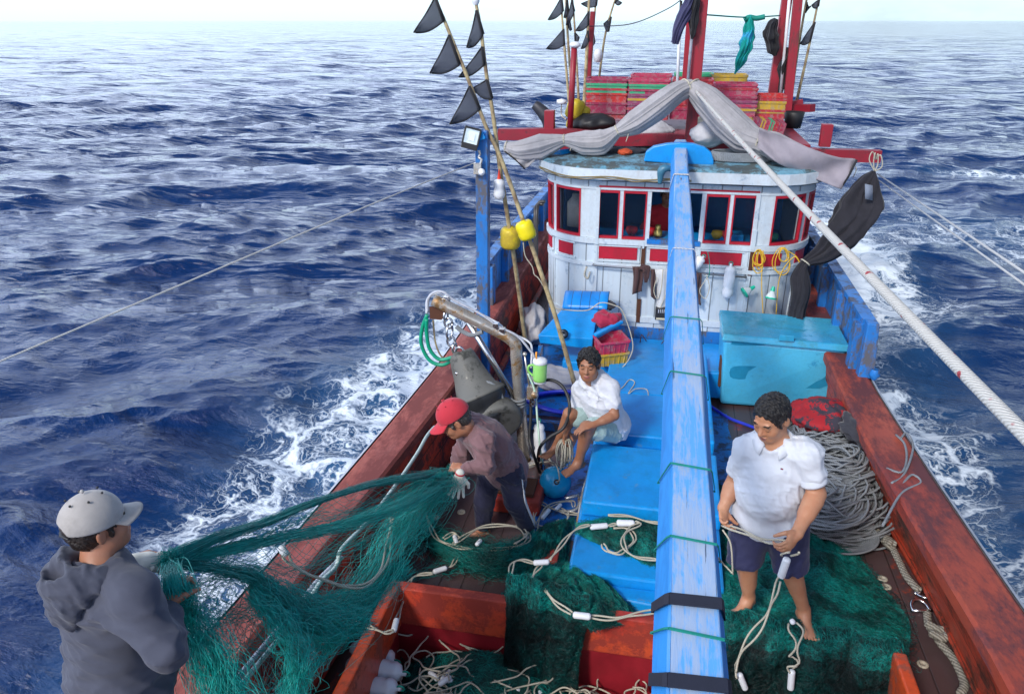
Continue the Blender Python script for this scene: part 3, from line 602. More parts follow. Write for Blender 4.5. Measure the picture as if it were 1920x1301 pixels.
# the centre mast (two legs), and the pair of masts to the right
post(U(1293, 275, 9.28), U(1323, -70, 9.28), .125, 'mast', m_mast); post(U(1286, 178, 10.2), U(1304, -60, 10.2), .12, 'mast', m_mast)
post(U(1448, 185, 11.6), U(1484, -60, 11.6), .13, 'mast', m_mast); post(U(1474, 222, 11.4), U(1502, -60, 11.4), .11, 'mast', m_mast); post(U(1102, 160, 11.6), U(1112, 22, 11.6), .07, 'mast', m_mast)
b = MB(); b.tube([U(1289, 160, 9.15), U(1308, -60, 9.15)], .016, 8); b.build('mast_conduit', m_trim, boat)
b = MB(); b.tube([U(1463, 180, 11.45), U(1484, -40, 11.45)], .02, 8); b.build('mast_conduit', m_float, boat)
b = MB(); b.tube([U(1068, 250, 9.6), U(1077, 85, 9.6)], .036, 10); b.build('aerial_pole', m_mast, boat)
g = thing('aerial', 'white mushroom shaped navigation aerial on the red pole', 'aerial', U(1078, 95, 9.6)); b = MB(); p = U(1078, 92, 9.6); b.lathe(p, (0, 0, 1), [(0, .02), (.02, .05), (.025, .065), (.055, .065), (.075, .04), (.08, 0)], 18); b.build('dome', m_float, g); b = MB(); b.tube([p - V(0, 0, .12), p + V(0, 0, .01)], .022, 8); b.build('stem', m_black, g)
g = thing('aerial', 'flat white aerial disc on a thin bracket left of the red pole', 'aerial', U(1053, 200, 9.7)); b = MB(); p = U(1053, 196, 9.7); b.lathe(p, (0, 0, 1), [(0, .02), (.01, .06), (.05, .06), (.065, 0)], 18); b.build('dome', m_float, g); b = MB(); b.tube(spline([p, p - V(0, 0, .12), U(1062, 225, 9.65)], 5), .009, 6); b.build('stem', m_steel, g)
g = thing('whip_aerial', 'thin white rod aerial with a black tip in front of the centre mast', 'aerial', U(1270, 180, 9.7)); b = MB(); b.tube([U(1269, 180, 9.7), U(1275, 42, 9.7)], .018, 8); b.build('rod', m_float, g); b = MB(); b.tube([U(1275, 42, 9.7), U(1277, 2, 9.7)], .015, 8); b.build('tip', m_black, g)
b = MB(); b.tube(spline([U(1002, 196, 9.9), U(1010, 203, 9.9), U(1022, 216, 9.9), U(1029, 232, 9.9), U(1030, 262, 9.9)], 6), [.055, .07, .085, .08, .08], 12); b.build('exhaust_pipe', plain('sooty_pipe', (.045, .045, .055), .5, metal=.3), boat)

# furled grey awning, from the left yard over the mast and down to the right
def furled(path, radii, name, lab, ties, nfold=7):
    t_ = thing(name, lab, 'awning', path[0]); p = spline(path, 10); k = len(p); r = np.interp(np.arange(k) / 10.0, np.arange(len(radii)), radii)
    T_, A_, B_ = frames(p); n = 120; an = np.linspace(0, 2 * math.pi, n, endpoint=False); ph = np.arange(k) / k * 5
    fold = 1 + .05 * np.sin(57 * an[None] + 2 * np.sin(ph)[:, None]) + .20 * np.sin(nfold * an[None] + 1.5 * np.sin(ph * 1.3)[:, None]) + .10 * np.sin((nfold * 2 + 3) * an[None] + ph[:, None] * .8) + .05 * np.sin(31 * an[None] + ph[:, None])
    kk = r[:, None] * (.78 + .3 * fold); U_ = np.array([0, 0, 1.0]); v = p[:, None] + kk[..., None] * (np.cos(an)[None, :, None] * A_[:, None] + .8 * np.sin(an)[None, :, None] * B_[:, None])
    v += np.array([0, 0, -1]) * (np.maximum(0, -(v - p[:, None])[..., 2]) * .5)[..., None]
    idx = np.arange(k * n).reshape(k, n); A = idx[:-1]; B2 = idx[1:]; f = np.stack([A, np.roll(A, -1, 1), np.roll(B2, -1, 1), B2], -1).reshape(-1, 4)
    mesh_np('canvas', v.reshape(-1, 3), f, m_sail, t_)
    for q in ties:
        i = int(q * 10); i = min(i, k - 2); b = MB(); c = p[i]; rr = r[i] * 1.12; pts = [c + rr * (math.cos(a) * A_[i] + .85 * math.sin(a) * B_[i]) for a in np.linspace(0, 2 * math.pi, 18)]; b.tube(pts, .009, 6)
        b.tube(spline([pts[4], pts[4] + V(.04, -.04, .07), pts[4] + V(.09, -.05, .03), pts[4] + V(.07, -.06, -.06)], 5), .005, 6); b.build('tie', m_cord, t_)
    return t_
yA = 8.75
aw = furled([U(946, 274, yA), U(975, 279, yA), U(1015, 272, yA), U(1058, 262, yA), U(1095, 264, yA), U(1130, 262, yA), U(1158, 245, yA), U(1190, 226, yA), U(1235, 195, yA), U(1268, 172, 8.9), U(1294, 162, 9.0)],
       [.05, .10, .13, .055, .12, .125, .06, .12, .13, .11, .085], 'awning', 'long furled grey canvas awning tied along the left side up to the mast', (.1, 3, 6, 9.6))
b = MB(); q = UL([(948, 283), (968, 300), (984, 316), (1012, 292)], 8.7); q2 = UL([(945, 275), (975, 275), (1000, 275), (1022, 270)], 8.75); G = np.array([[a + (c - a) * t + V(0, .03 * math.sin(5 * t + i), 0) for t in np.linspace(0, 1, 8)] for i, (a, c) in enumerate(zip(spline(q2, 5), spline(q, 5)))]); b.grid(G, .012); b.build('loose_corner', m_sail, aw)
b = MB(); b.tube(spline(UL([(946, 284), (968, 301), (984, 317)], 8.68), 6), .02, 6, flat=.4); b.build('hem', m_hem, aw)
aw2 = furled([U(1296, 160, 9.0), U(1325, 185, 8.9), U(1362, 222, 8.8), U(1395, 250, 8.75), U(1422, 262, 8.7), U(1450, 270, 8.7), U(1500, 291, 8.7), U(1550, 305, 8.7), U(1598, 315, 8.7)],
       [.085, .14, .165, .155, .11, .13, .11, .075, .035], 'awning', 'furled grey canvas awning falling from the mast to the right yard end', (.1, 4, 7.8), 6)
top = spline(UL([(1424, 240), (1487, 265), (1560, 292), (1606, 300)], 8.50), 6); bot = spline(UL([(1422, 278), (1466, 310), (1520, 333), (1576, 353)], 8.46), 6); b = MB()
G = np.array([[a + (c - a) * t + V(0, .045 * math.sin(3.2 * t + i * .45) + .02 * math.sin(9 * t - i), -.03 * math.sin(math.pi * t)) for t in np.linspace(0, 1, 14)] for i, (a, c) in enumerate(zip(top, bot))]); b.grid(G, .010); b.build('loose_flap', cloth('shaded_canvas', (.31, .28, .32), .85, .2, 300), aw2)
b = MB(); b.tube([top[-1], (top[-1] + bot[-1]) / 2 + V(.01, 0, 0), bot[-1]], .035, 8, flat=.35); b.build('hem', m_hem, aw2)

# dark tarp bundle hanging from the right yard end to the rail, tied and falling behind the chest
def bundle(name, lab, path, radii, mat, cat='tarpaulin', nf=5, ties=(), sq=.75, fa=.24):
    t_ = thing(name, lab, cat, path[0]); p = spline(path, 10); k = len(p); r = np.interp(np.arange(k) / 10.0, np.arange(len(radii)), radii)
    T_, A_, B_ = frames(p); n = 64; an = np.linspace(0, 2 * math.pi, n, endpoint=False); ph = np.arange(k) / k * 6
    kk = r[:, None] * (1 + fa * np.sin(nf * an[None] + 1.2 * np.sin(ph)[:, None]) + fa * .5 * np.sin(11 * an[None] - ph[:, None]) + .08 * np.sin(ph * 3)[:, None])
    v = p[:, None] + kk[..., None] * (np.cos(an)[None, :, None] * A_[:, None] + sq * np.sin(an)[None, :, None] * B_[:, None]); rg = np.random.default_rng(len(lab)); nz = sum(rg.normal(size=3)[None, None] * np.sin(v @ (rg.normal(size=3) * w0) + rg.uniform(0, 6))[..., None] / (.6 + .3 * i) for i, w0 in enumerate((8, 12, 18, 26, 36))); v = v + nz * r[:, None, None] * .085
    idx = np.arange(k * n).reshape(k, n); A = idx[:-1]; B2 = idx[1:]; f = np.stack([A, np.roll(A, -1, 1), np.roll(B2, -1, 1), B2], -1).reshape(-1, 4)
    mesh_np('cloth', v.reshape(-1, 3), f, mat, t_)
    for q in ties:
        i = min(int(q * 10), k - 1); b = MB(); b.tube([p[i] + r[i] * 1.2 * (math.cos(a) * A_[i] + sq * math.sin(a) * B_[i]) for a in np.linspace(0, 2 * math.pi, 16)], .008, 6); b.build('tie', m_cord, t_)
    return t_
tb = bundle('tarpaulin', 'dark grey tarpaulin bundle hung from the right yard end to the rail', [U(1638, 322, 8.55), U(1628, 345, 8.5), U(1610, 385, 8.4), U(1585, 430, 8.3), U(1545, 470, 8.25), U(1510, 492, 8.2), U(1500, 520, 8.15), U(1499, 560, 8.12), U(1494, 598, 8.1)],
       [.02, .11, .19, .19, .12, .045, .075, .085, .085], m_tarp, ties=(5,), nf=4)
b = MB(); b.grid(np.array([[U(1622 + 14 * i, 345 + 28 * j + i * 3, 8.22 + .02 * i) for i in range(2)] for j in range(2)]), .006); b.build('grey_patch', cloth('grey_patch', (.20, .24, .32), .9), tb)
b = MB()
for k in range(4): b.tube(spline([U(1640, 322, 8.5), U(1630 + 8 * k, 300 + 4 * k, 8.5), U(1636 + 5 * k, 285 + 2 * k, 8.5), U(1642, 300, 8.55)], 6), .006, 5)
b.build('cord_loop', m_cord, tb)

# guy ropes
def rope_thing(name, lab, pts, r, mat, cat='rope', group=None, sm=True, n=8):
    b = MB(); b.tube(spline(pts, 8) if sm else pts, r, n); return tag(b.build(name, mat), lab, cat, group)
def tracer_mat():
    t = NT('flecked_rope'); v = t.coord(); vo = t.n('TexVoronoi', Scale=18.0); t.l(v, vo.inputs['Vector']); wv = t.n('TexWave', Scale=45.0, Distortion=2.0); wv.bands_direction = 'DIAGONAL'; t.l(v, wv.inputs[0])
    c = t.mix(wv.outputs[1], (.46, .44, .40), (.68, .66, .61)); c = t.mix(t.ramp(vo.outputs['Distance'], .16, .22, (1, 1, 1), (0, 0, 0)), c, (.38, .05, .06)); t.base(c); t.set(Roughness=.8); t.bump(wv.outputs[1], .6, .004); return t.m
a = U(1302, 168, 9.1); c = CAMP + _ray(1920, 768) * 1.62; d = c + (c - a) * .55
s_ = np.linspace(0, 1, 34)[:, None]; q = a * (1 - s_) + d * s_; q[:, 2] -= .05 * np.sin(math.pi * s_[:, 0])
rope_thing('mooring_rope', 'thick white stay rope flecked with red, running down from the mast to the right', q, .0168, tracer_mat(), sm=False, n=12)
def pair_rope(lab, p0, p1, r, dz):
    t_ = MB()
    for e in (0, 1): t_.tube([p0, p0 * .5 + p1 * .5 - V(0, 0, .02 + e * dz), p1 + V(0, 0, -e * dz)], r, 6)
    return tag(t_.build('guy_rope', m_rope), lab, 'rope')
rope_thing('guy_rope', 'thin white guy rope stretched left over the sea from the blue post', [U(935, 288, 8.6), U(700, 382, 6.2), U(-60, 703, 3.4), U(-60, 703, 3.4) * 1.5 - U(700, 382, 6.2) * .5], .0065, m_rope)
p0 = U(1645, 326, 8.6); p1 = CAMP + _ray(1990, 558) * 3.2; p1 = p1 + (p1 - p0) * .6; rope_thing('guy_rope', 'upper of two thin ropes running right from the yard end', [p0, p1], .007, m_rope, group='thin ropes on the right', sm=False); rope_thing('guy_rope', 'lower of two thin ropes running right from the yard end', [p0 - V(0, 0, .05), p1 + V(0, 0, -.05)], .006, m_rope, group='thin ropes on the right', sm=False)
rope_thing('line', 'thin dark line across the sky left of the mast', [U(1100, 50, 11.5), U(1180, 46, 11), U(1250, 18, 10.5), U(1290, -10, 10.3)], .006, m_strap)
rope_thing('line', 'washing line between the centre mast and the right masts', [U(1318, 28, 9.4), U(1400, 33, 10.5), U(1462, 30, 11.5)], .008, m_gcord)

# marker poles with black pennants
def flag(par, a, c, tip, w_=1.0):
    a = np.asarray(a); c = np.asarray(c); tip = np.asarray(tip); b = MB(); n = 9; G = np.zeros((n, n, 3))
    for i, s in enumerate(np.linspace(0, 1, n)):
        for j, t in enumerate(np.linspace(0, 1, n)):
            base = a + (c - a) * t; G[i, j] = base + (tip - base) * s + V(0, 1, 0) * (.035 * math.sin(s * 5 + t * 4) * s) + V(0, 0, -.03) * math.sin(math.pi * s) * (t > .5)
    b.grid(G, .003); b.build('flag', m_flag, par)
    b = MB(); b.tube([a, c], .015, 6); b.tube(G[:, 0], .008, 4); b.tube(G[:, -1], .007, 4); b.build('flag_hem', m_hem, par)
def pole(lab, path, r, flags, group, floats=()):
    p = spline(path, 14); t_ = thing('marker_pole', lab, 'marker pole', p[0], group); k = len(p)
    rr = np.linspace(r, r * .6, k) * (1 + .10 * (np.sin(np.arange(k) * 1.4) > .93)); b = MB(); b.tube(p, rr, 9); b.build('bamboo', m_bam, t_)
    for a, c, tip in flags: flag(t_, a, c, tip)
    return t_
F = lambda l, y: [tuple(U(a, c, y) for a, c in tri) for tri in l]
gp = 'flagged bamboo poles leaning at the left'
p1 = pole('bamboo pole with three black pennants and a bright yellow float, leaning left from the deck', [U(1078, 722, 7.0), U(1040, 590, 7.05), U(987, 432, 7.1), U(940, 300, 7.1), U(912, 240, 7.1), U(880, 155, 7.1), U(845, 68, 7.1), U(818, 2, 7.1)], .024,
     F([((816, -5), (832, 40), (778, 62)), ((842, 66), (862, 122), (808, 138)), ((880, 162), (900, 205), (845, 233))], 7.08), gp)
p2 = pole('nearly upright bamboo pole with black pennants, a dull yellow float and a white float', [U(985, 640, 7.6), U(972, 540, 7.45), U(957, 440, 7.3), U(938, 320, 7.2), U(925, 220, 7.2), U(912, 140, 7.2), U(902, 60, 7.2), U(892, 5, 7.2)], .024,
     F([((893, 20), (906, 65), (877, 90)), ((904, 88), (908, 122), (862, 145)), ((913, 150), (923, 186), (885, 168))], 7.18), gp)
def drum_float(par, c, r, ax, mat, name='float'):
    b = MB(); L = r * 1.15; b.lathe(np.asarray(c) - nrm(ax) * L, ax, [(0, .02), (.02, r * .35), (r * .12, r * .72), (r * .35, r * .93), (L * .7, r), (L, r * .97), (L * 1.3, r), (2 * L - r * .35, r * .93), (2 * L - r * .12, r * .72), (2 * L - .02, r * .35), (2 * L, .02)], 24)
    return b.build(name, mat, par)
drum_float(p1, U(986, 432, 7.05), .086, U(940, 300, 7.1) - U(987, 432, 7.1), plain('bright_yellow', (.85, .70, .01), .4, .1, 8)); drum_float(p2, U(957, 446, 7.3), .102, V(.02, 0, 1), m_yel)
b = MB(); c = U(936, 355, 7.15); b.lathe(c - V(0, 0, .10), V(0, 0, 1), [(0, 0), (.01, .04), (.05, .058), (.09, .05), (.11, .046), (.14, .052), (.18, .05), (.2, .01)], 18); b.build('float', m_float, p2); b = MB(); b.lathe(c + V(0, 0, .09), V(0, 0, 1), [(0, .02), (.10, .003)], 8); b.build('float_cap', plain('orange_red', (.7, .05, .02), .5), p2)
b = MB(); p = U(892, 3, 7.2); b.lathe(p, (0, 0, 1), [(-.03, .02), (0, .035), (.03, .03), (.05, 0)], 12); b.build('pole_light', m_float, p2)
b = MB(); b.tube(spline(UL([(981, 455), (985, 480), (998, 500), (1002, 515), (1010, 522), (1024, 545), (1035, 560), (1040, 575), (1052, 580), (1100, 582), (1125, 568), (1150, 572), (1168, 585), (1186, 640), (1182, 668), (1165, 690), (1140, 700)], 7.3), 6), .006, 5); b.build('cord', m_cord, p2)
gb = 'flagged poles standing behind the wheelhouse on the left'
cl = [((1067, 195), (1056, 60), (1050, -20), 11.9, .02, [((1053, -5), (1056, 22), (1028, 38)), ((1057, 55), (1058, 85), (1025, 92))], 'leftmost, with two black pennants'),
      ((1073, 190), (1064, 60), (1060, -20), 12.2, .022, [((1062, 5), (1066, 52), (1072, 55)), ((1063, -6), (1066, 22), (1058, 34))], 'second from the left, with ragged pennants'),
      ((1085, 190), (1078, 60), (1072, -20), 11.7, .018, [((1072, 0), (1077, 22), (1062, 48)), ((1078, 62), (1079, 82), (1086, 70))], 'grey, behind the aerial'),
      ((1095, 200), (1102, 60), (1105, -20), 11.4, .026, [((1104, 22), (1103, 48), (1080, 58)), ((1102, 58), (1104, 78), (1090, 92))], 'pale bamboo, left of the crates'),
      ((1104, 190), (1112, 60), (1120, -20), 12.0, .02, [((1120, -5), (1118, 12), (1090, 8)), ((1112, 60), (1108, 86), (1116, 78))], 'grey brown, just right of the red pole'),
      ((1118, 190), (1134, 70), (1156, -10), 12.3, .02, [((1146, 32), (1141, 60), (1132, 46)), ((1156, 0), (1153, 6), (1166, 6))], 'rightmost, leaning right')]
for a, c, d, y, r, fl, lab in cl: pole('bamboo pole behind the wheelhouse, ' + lab, UL([a, c, d], y), r, F(fl, y - .02), gb)
g = thing('tapered_float', 'long white float tied low on a rear bamboo pole', 'float', U(1120, 108, 12)); b = MB(); c = U(1120, 118, 12); b.lathe(c, V(.05, 0, 1), [(0, 0), (.01, .05), (.12, .065), (.17, .05), (.19, .01)], 14); b.build('body', m_float, g)
g2 = 'flagged poles at the right masts'
pole('pale bamboo pole just right of the red masts', UL([(1478, 235), (1492, 120), (1514, -10)], 11.8), .024, F([((1510, 25), (1513, 5), (1520, 12))], 11.8), g2)
pole('pale bamboo pole with a black pennant, rightmost at the rear', UL([(1488, 215), (1512, 110), (1537, -10)], 11.7), .022, F([((1528, 42), (1519, 78), (1500, 82)), ((1536, 0), (1534, 13), (1522, 10))], 11.68), g2)

# cloths hanging in the rigging
bundle('cloth', 'bright blue and green cloth strip hanging from the washing line', [U(1408, 30, 10.5), U(1404, 50, 10.5), U(1398, 85, 10.5), U(1390, 115, 10.5), U(1377, 140, 10.5)], [.03, .07, .085, .07, .01], paint('blue_green_cloth', (.02, .35, .62), (.0, .28, .24), .3, 5, .8), 'cloth', 3)
b = MB(); b.tube(spline(UL([(1395, 38), (1405, 33), (1418, 35), (1434, 32)], 10.5), 5), .03, 8); tag(b.build('cloth', m_gcord), 'green cloth rag knotted on the washing line', 'cloth')
bundle('cloth', 'black cloth bag tied to the right mast', [U(1456, 36, 11.4), U(1448, 52, 11.4), U(1443, 72, 11.4), U(1448, 92, 11.4), U(1454, 105, 11.4)], [.03, .09, .12, .09, .02], m_hem, 'cloth', 4)
bundle('cloth', 'dark net bundle lashed between the two right masts', [U(1482, 90, 11.5), U(1472, 120, 11.5), U(1468, 150, 11.5), U(1464, 178, 11.5)], [.05, .08, .07, .03], m_hem, 'cloth', 5)
bundle('cloth', 'navy cloth hung on the centre mast', [U(1302, -10, 9.2), U(1290, 20, 9.2), U(1275, 50, 9.15), U(1265, 84, 9.15)], [.06, .09, .075, .05], cloth('navy_cloth', (.035, .035, .10), .85), 'cloth', 4)
bundle('cloth', 'dark cloth draped close against the centre mast', [U(1306, -5, 9.15), U(1302, 30, 9.15), U(1298, 60, 9.15), U(1296, 74, 9.15)], [.05, .05, .045, .02], m_hem, 'cloth', 4)

# lamp post at the left rail
lp = thing('lamp_post', 'blue square timber post at the left rail carrying a floodlight', 'post', (-1.69, 7.1, 1.5))
b = MB(); a = U(905, 244, 7.1); c = U(907, 705, 7.1); b.bar(c, a, .115, .115, (0, 1, 0)); b.build('post', m_blued, lp, .006)
b = MB(); b.bar(U(897, 246, 7.05), U(905, 262, 7.05), .09, .08); b.build('block', m_blue, lp)
fl_ = thing('floodlight', 'black floodlight with a silvered reflector on the blue post', 'lamp', U(884, 257, 7.0)); cc = U(884, 257, 6.97); Rz = Matrix.Rotation(math.radians(12), 3, 'Y') @ Matrix.Rotation(math.radians(-12), 3, 'X') @ Matrix.Rotation(math.radians(14), 3, 'Z'); R3 = np.array(Rz)
b = MB()
for o_, d_ in (((0, 0, .075), (.15, .05, .018)), ((0, 0, -.085), (.15, .05, .05)), ((-.07, 0, 0), (.016, .05, .15)), ((.07, 0, 0), (.016, .05, .15)), ((0, .03, 0), (.14, .02, .15))): b.box(cc + R3 @ np.array(o_), d_, R3)
b.build('housing', m_black, fl_, .004); b = MB(); b.box(cc + R3 @ V(0, .012, .0), (.125, .01, .135), R3); b.build('reflector', plain('reflector', (.75, .78, .74), .15, .1, metal=.6), fl_)
b = MB(); b.box(cc + R3 @ V(0, -.008, .0), (.055, .006, .07), R3); b.build('lens', plain('lens', (.8, .85, .82), .1), fl_)
b = MB(); b.tube(spline(UL([(898, 282), (900, 290), (898, 296), (903, 300), (900, 310)], 7.0), 5), .012, 6); b.box(U(896, 316, 7.0), (.07, .05, .10)); b.build('pulley_block', m_steel, lp)
b = MB(); b.lathe(U(903, 322, 6.97), V(.3, -1, 0), [(0, .03), (.03, .032), (.07, .025), (.08, 0)], 12); b.build('bulb', m_float, lp)

# ================================================================ THINGS ON THE ROOF
CR_COL = {'pink': (.52, .03, .10), 'dark pink': (.36, .02, .08), 'crimson': (.48, .02, .04), 'green': (.03, .42, .20), 'yellow': (.60, .38, .03), 'orange': (.70, .22, .02), 'mauve': (.30, .05, .14), 'red': (.60, .02, .02)}
CR_M = {k: paint('crate_' + k.replace(' ', '_'), v, tuple(x * .45 + .12 for x in v), .22, 14, .5, dirt_amt=.3, fine=70) for k, v in CR_COL.items()}
def crate_mesh(col, w=.56, d=.40, h=.14, name='crate'):
    b = MB(); t = .012
    b.box((0, 0, t / 2), (w * .94, d * .94, t))
    for sx, sy, L_, horiz in ((0, -1, w, 1), (0, 1, w, 1), (-1, 0, d, 0), (1, 0, d, 0)):
        if horiz:
            b.hexa([(-w * .47, sy * d * .47 - t / 2, 0), (w * .47, sy * d * .47 - t / 2, 0), (w * .47, sy * d * .47 + t / 2, 0), (-w * .47, sy * d * .47 + t / 2, 0)], [(-w / 2 + t, sy * (d / 2 - t) - t / 2, h), (w / 2 - t, sy * (d / 2 - t) - t / 2, h), (w / 2 - t, sy * (d / 2 - t) + t / 2, h), (-w / 2 + t, sy * (d / 2 - t) + t / 2, h)])
            b.box((0, sy * (d / 2 - .006), h - .012), (w, .02, .028)); b.box((0, sy * (d / 2 - .018), h - .058), (w * .97, .012, .008))
            for x in np.linspace(-w * .42, w * .42, 6): b.box((x, sy * (d / 2 - .018), h * .45), (.012, .014, h * .8))
        else:
            b.box((sx * (w / 2 - .016), 0, h / 2), (t, d * .93, h)); b.box((sx * (w / 2 - .006), 0, h - .012), (.02, d - .03, .028))
            for y in np.linspace(-d * .38, d * .38, 4): b.box((sx * (w / 2 - .01), y, h * .45), (.012, .012, h * .8))
    me = bpy.data.meshes.new(name); me.from_pydata(np.vstack(b.v).tolist(), [], b.f); me.update(); me.materials.append(CR_M[col]); return me
CM = {}
def crate(col, loc, lab, group, rot=(0, 0, 0), big=1.0):
    if col not in CM: CM[col] = crate_mesh(col)
    o = bpy.data.objects.new('fish_crate', CM[col]); COL.objects.link(o); o.location = tuple(loc); o.rotation_euler = rot; o.scale = (big, 1, 1) if not isinstance(big, tuple) else big
    return tag(o, lab, 'crate', group)
ordn = ['bottom', 'second', 'third', 'fourth', 'fifth', 'sixth', 'seventh', 'eighth', 'ninth']
def stack(pxl, pxr, pyt, pyb, y, cols, where, rz=0.0):
    a = U(pxl, pyb, y); c = U(pxr, pyt, y); w = np.linalg.norm(U(pxr, pyb, y) - a); z0 = a[2]; z1 = U((pxl + pxr) / 2, pyt, y)[2]; n = len(cols); p = (z1 - .14 - z0) / max(1, n - 1) if n > 1 else 0
    for i, col in enumerate(cols):
        crate(col, ((a[0] + c[0]) / 2 + RNG.normal() * .006, y + .2 + RNG.normal() * .008, z0 + i * p), f'{col} fish crate, {ordn[i] if i < n - 1 else "topmost"} of the stack {where}', 'fish crates stacked on the wheelhouse roof', (0, 0, rz + RNG.normal() * .008), w / .56)
stack(1098, 1175, 148, 222, 10.3, ['crimson', 'dark pink', 'mauve', 'red', 'crimson', 'green', 'dark pink'], 'at the far left')
stack(1177, 1256, 150, 224, 10.3, ['crimson', 'mauve', 'yellow', 'mauve', 'dark pink', 'green', 'pink'], 'second from the left')
stack(1258, 1334, 149, 224, 10.4, ['dark pink', 'crimson', 'mauve', 'crimson', 'mauve', 'dark pink', 'crimson'], 'just behind the mast')
stack(1339, 1420, 158, 226, 10.1, ['yellow', 'pink', 'mauve', 'dark pink', 'mauve', 'crimson', 'pink'], 'right of the mast')
stack(1417, 1473, 180, 228, 10.2, ['crimson', 'orange', 'mauve', 'yellow', 'crimson', 'red'], 'at the far right')
stack(1182, 1258, 141, 200, 10.9, ['pink', 'pink', 'yellow', 'pink'], 'in the back row on the left')
stack(1262, 1335, 139, 200, 10.95, ['crimson', 'green', 'pink', 'green'], 'in the back row behind the mast')
stack(1333, 1400, 141, 200, 10.9, ['pink', 'dark pink', 'green', 'yellow'], 'in the back row right of the mast')
for i, col in enumerate(['dark pink', 'mauve', 'yellow', 'pink', 'green', 'crimson', 'dark pink']):
    p = U(1418 + i * 8, 246 + i * 1.2, 9.95); crate(col, (p[0], p[1] + .1, p[2] + .01), f'{col} fish crate stood on edge, {["first", "second", "third", "fourth", "fifth", "sixth", "last"][i]} from the left in the leaning row', 'fish crates stood on edge', (0, math.radians(-90 + 12), 0), (.48, 1, .6))
rf_z = 3.50
b = MB(); b.box(((WX0 + WX1) / 2, 10.9, 3.56), (2.9, 2.9, .08)); b.build('roof_deck', m_redb, WH, .01)
def lump(name, lab, cat, c, r, mat, group=None, seed=0, amp=.18, fr=3.0, n=26):
    rg = np.random.default_rng(seed); u = np.linspace(0, 2 * math.pi, n * 2 + 1); v_ = np.linspace(0, math.pi, n + 1); D = np.array([[(math.sin(b_) * math.cos(a_), math.sin(b_) * math.sin(a_), math.cos(b_)) for b_ in v_] for a_ in u])
    h = np.zeros(D.shape[:2])
    for i in range(10): k_ = rg.normal(size=3) * fr * (1 + i * .3); h += np.sin(D @ k_ + rg.uniform(0, 6)) / (1 + i * .5)
    G = D * (1 + amp * h * .35)[..., None]; G = G * np.array(r) + np.array(c); b = MB(); b.grid(G[::-1]); o = b.build(name, mat); return tag(o, lab, cat, group)
m_sack = cloth('white_sack', (.56, .56, .60), .8, .25, 200, (.3, .3, .3)); m_dgrey = cloth('dark_cloth', (.03, .03, .04), .9)
lump('sack', 'white sack lying on the roof left of the mast', 'sack', U(1205, 247, 9.7), (.38, .2, .15), m_sack, seed=1); lump('sack', 'white sack under the fallen tarp right of the mast', 'sack', U(1330, 250, 9.3), (.24, .2, .14), m_sack, seed=2)
lump('canvas_roll', 'yellowish canvas folded right of the mast', 'canvas', U(1345, 235, 9.6), (.28, .2, .15), cloth('yellow_canvas', (.50, .46, .34), .85, .3), seed=3)
lump('tyre_heap', 'dark heap of rubber at the foot of the crates', 'rubber', U(1110, 232, 9.9), (.28, .2, .13), m_black, seed=4); lump('dark_bundle', 'dark tarp bundle under the furled awning on the roof', 'tarpaulin', U(1120, 284, 8.95), (.32, .12, .045), m_dgrey, seed=6)
lump('dark_bundle', 'dark cloth roll with an orange end at the roof edge', 'cloth', U(1175, 283, 8.92), (.22, .08, .045), m_dgrey, seed=16); lump('orange_cloth', 'small orange cloth on the roof edge', 'cloth', U(1172, 285, 8.82), (.09, .06, .035), plain('orange_cloth', (.50, .07, .02), .8), seed=17)
for i, (px, py, s) in enumerate(((1078, 205, .13), (1090, 215, .12), (1078, 228, .12))):
    g = thing('yellow_float', 'yellow drum float heaped by the red pole, ' + ['topmost', 'beside the crates', 'lowest'][i], 'float', U(px, py, 9.9 + .1 * i), 'yellow floats on the roof'); drum_float(g, U(px, py, 9.9 + .1 * i), s * .85, V(.3, 0, 1), m_yel, 'body')
g = thing('bucket', 'black bucket hung by the right masts', 'bucket', U(1486, 226, 11.0)); b = MB(); c = U(1486, 240, 11.0); b.lathe(c, (0, 0, 1), [(0, 0), (0, .10), (.2, .13), (.205, .125), (.02, .09), (.02, 0)], 18); b.build('body', m_black, g)
b = MB(); b.bar(U(1478, 203, 11.6), U(1524, 203, 11.3), .1, .1); b.bar(U(1480, 196, 11.6), U(1505, 192, 11.6), .08, .08); b.build('bracket_board', m_redb, boat)
rc_ = MB()
for i in range(7): c = U(1385, 293, 8.75); rc_.tube([c + V(.34 * math.cos(a) * (1 - .03 * i), .16 * math.sin(a), .012 * i - .03) for a in np.linspace(0, 2 * math.pi, 30)], .012, 6)
tag(rc_.build('rope_coil', m_grope), 'flat coil of grey rope on the roof right of the boom', 'rope')
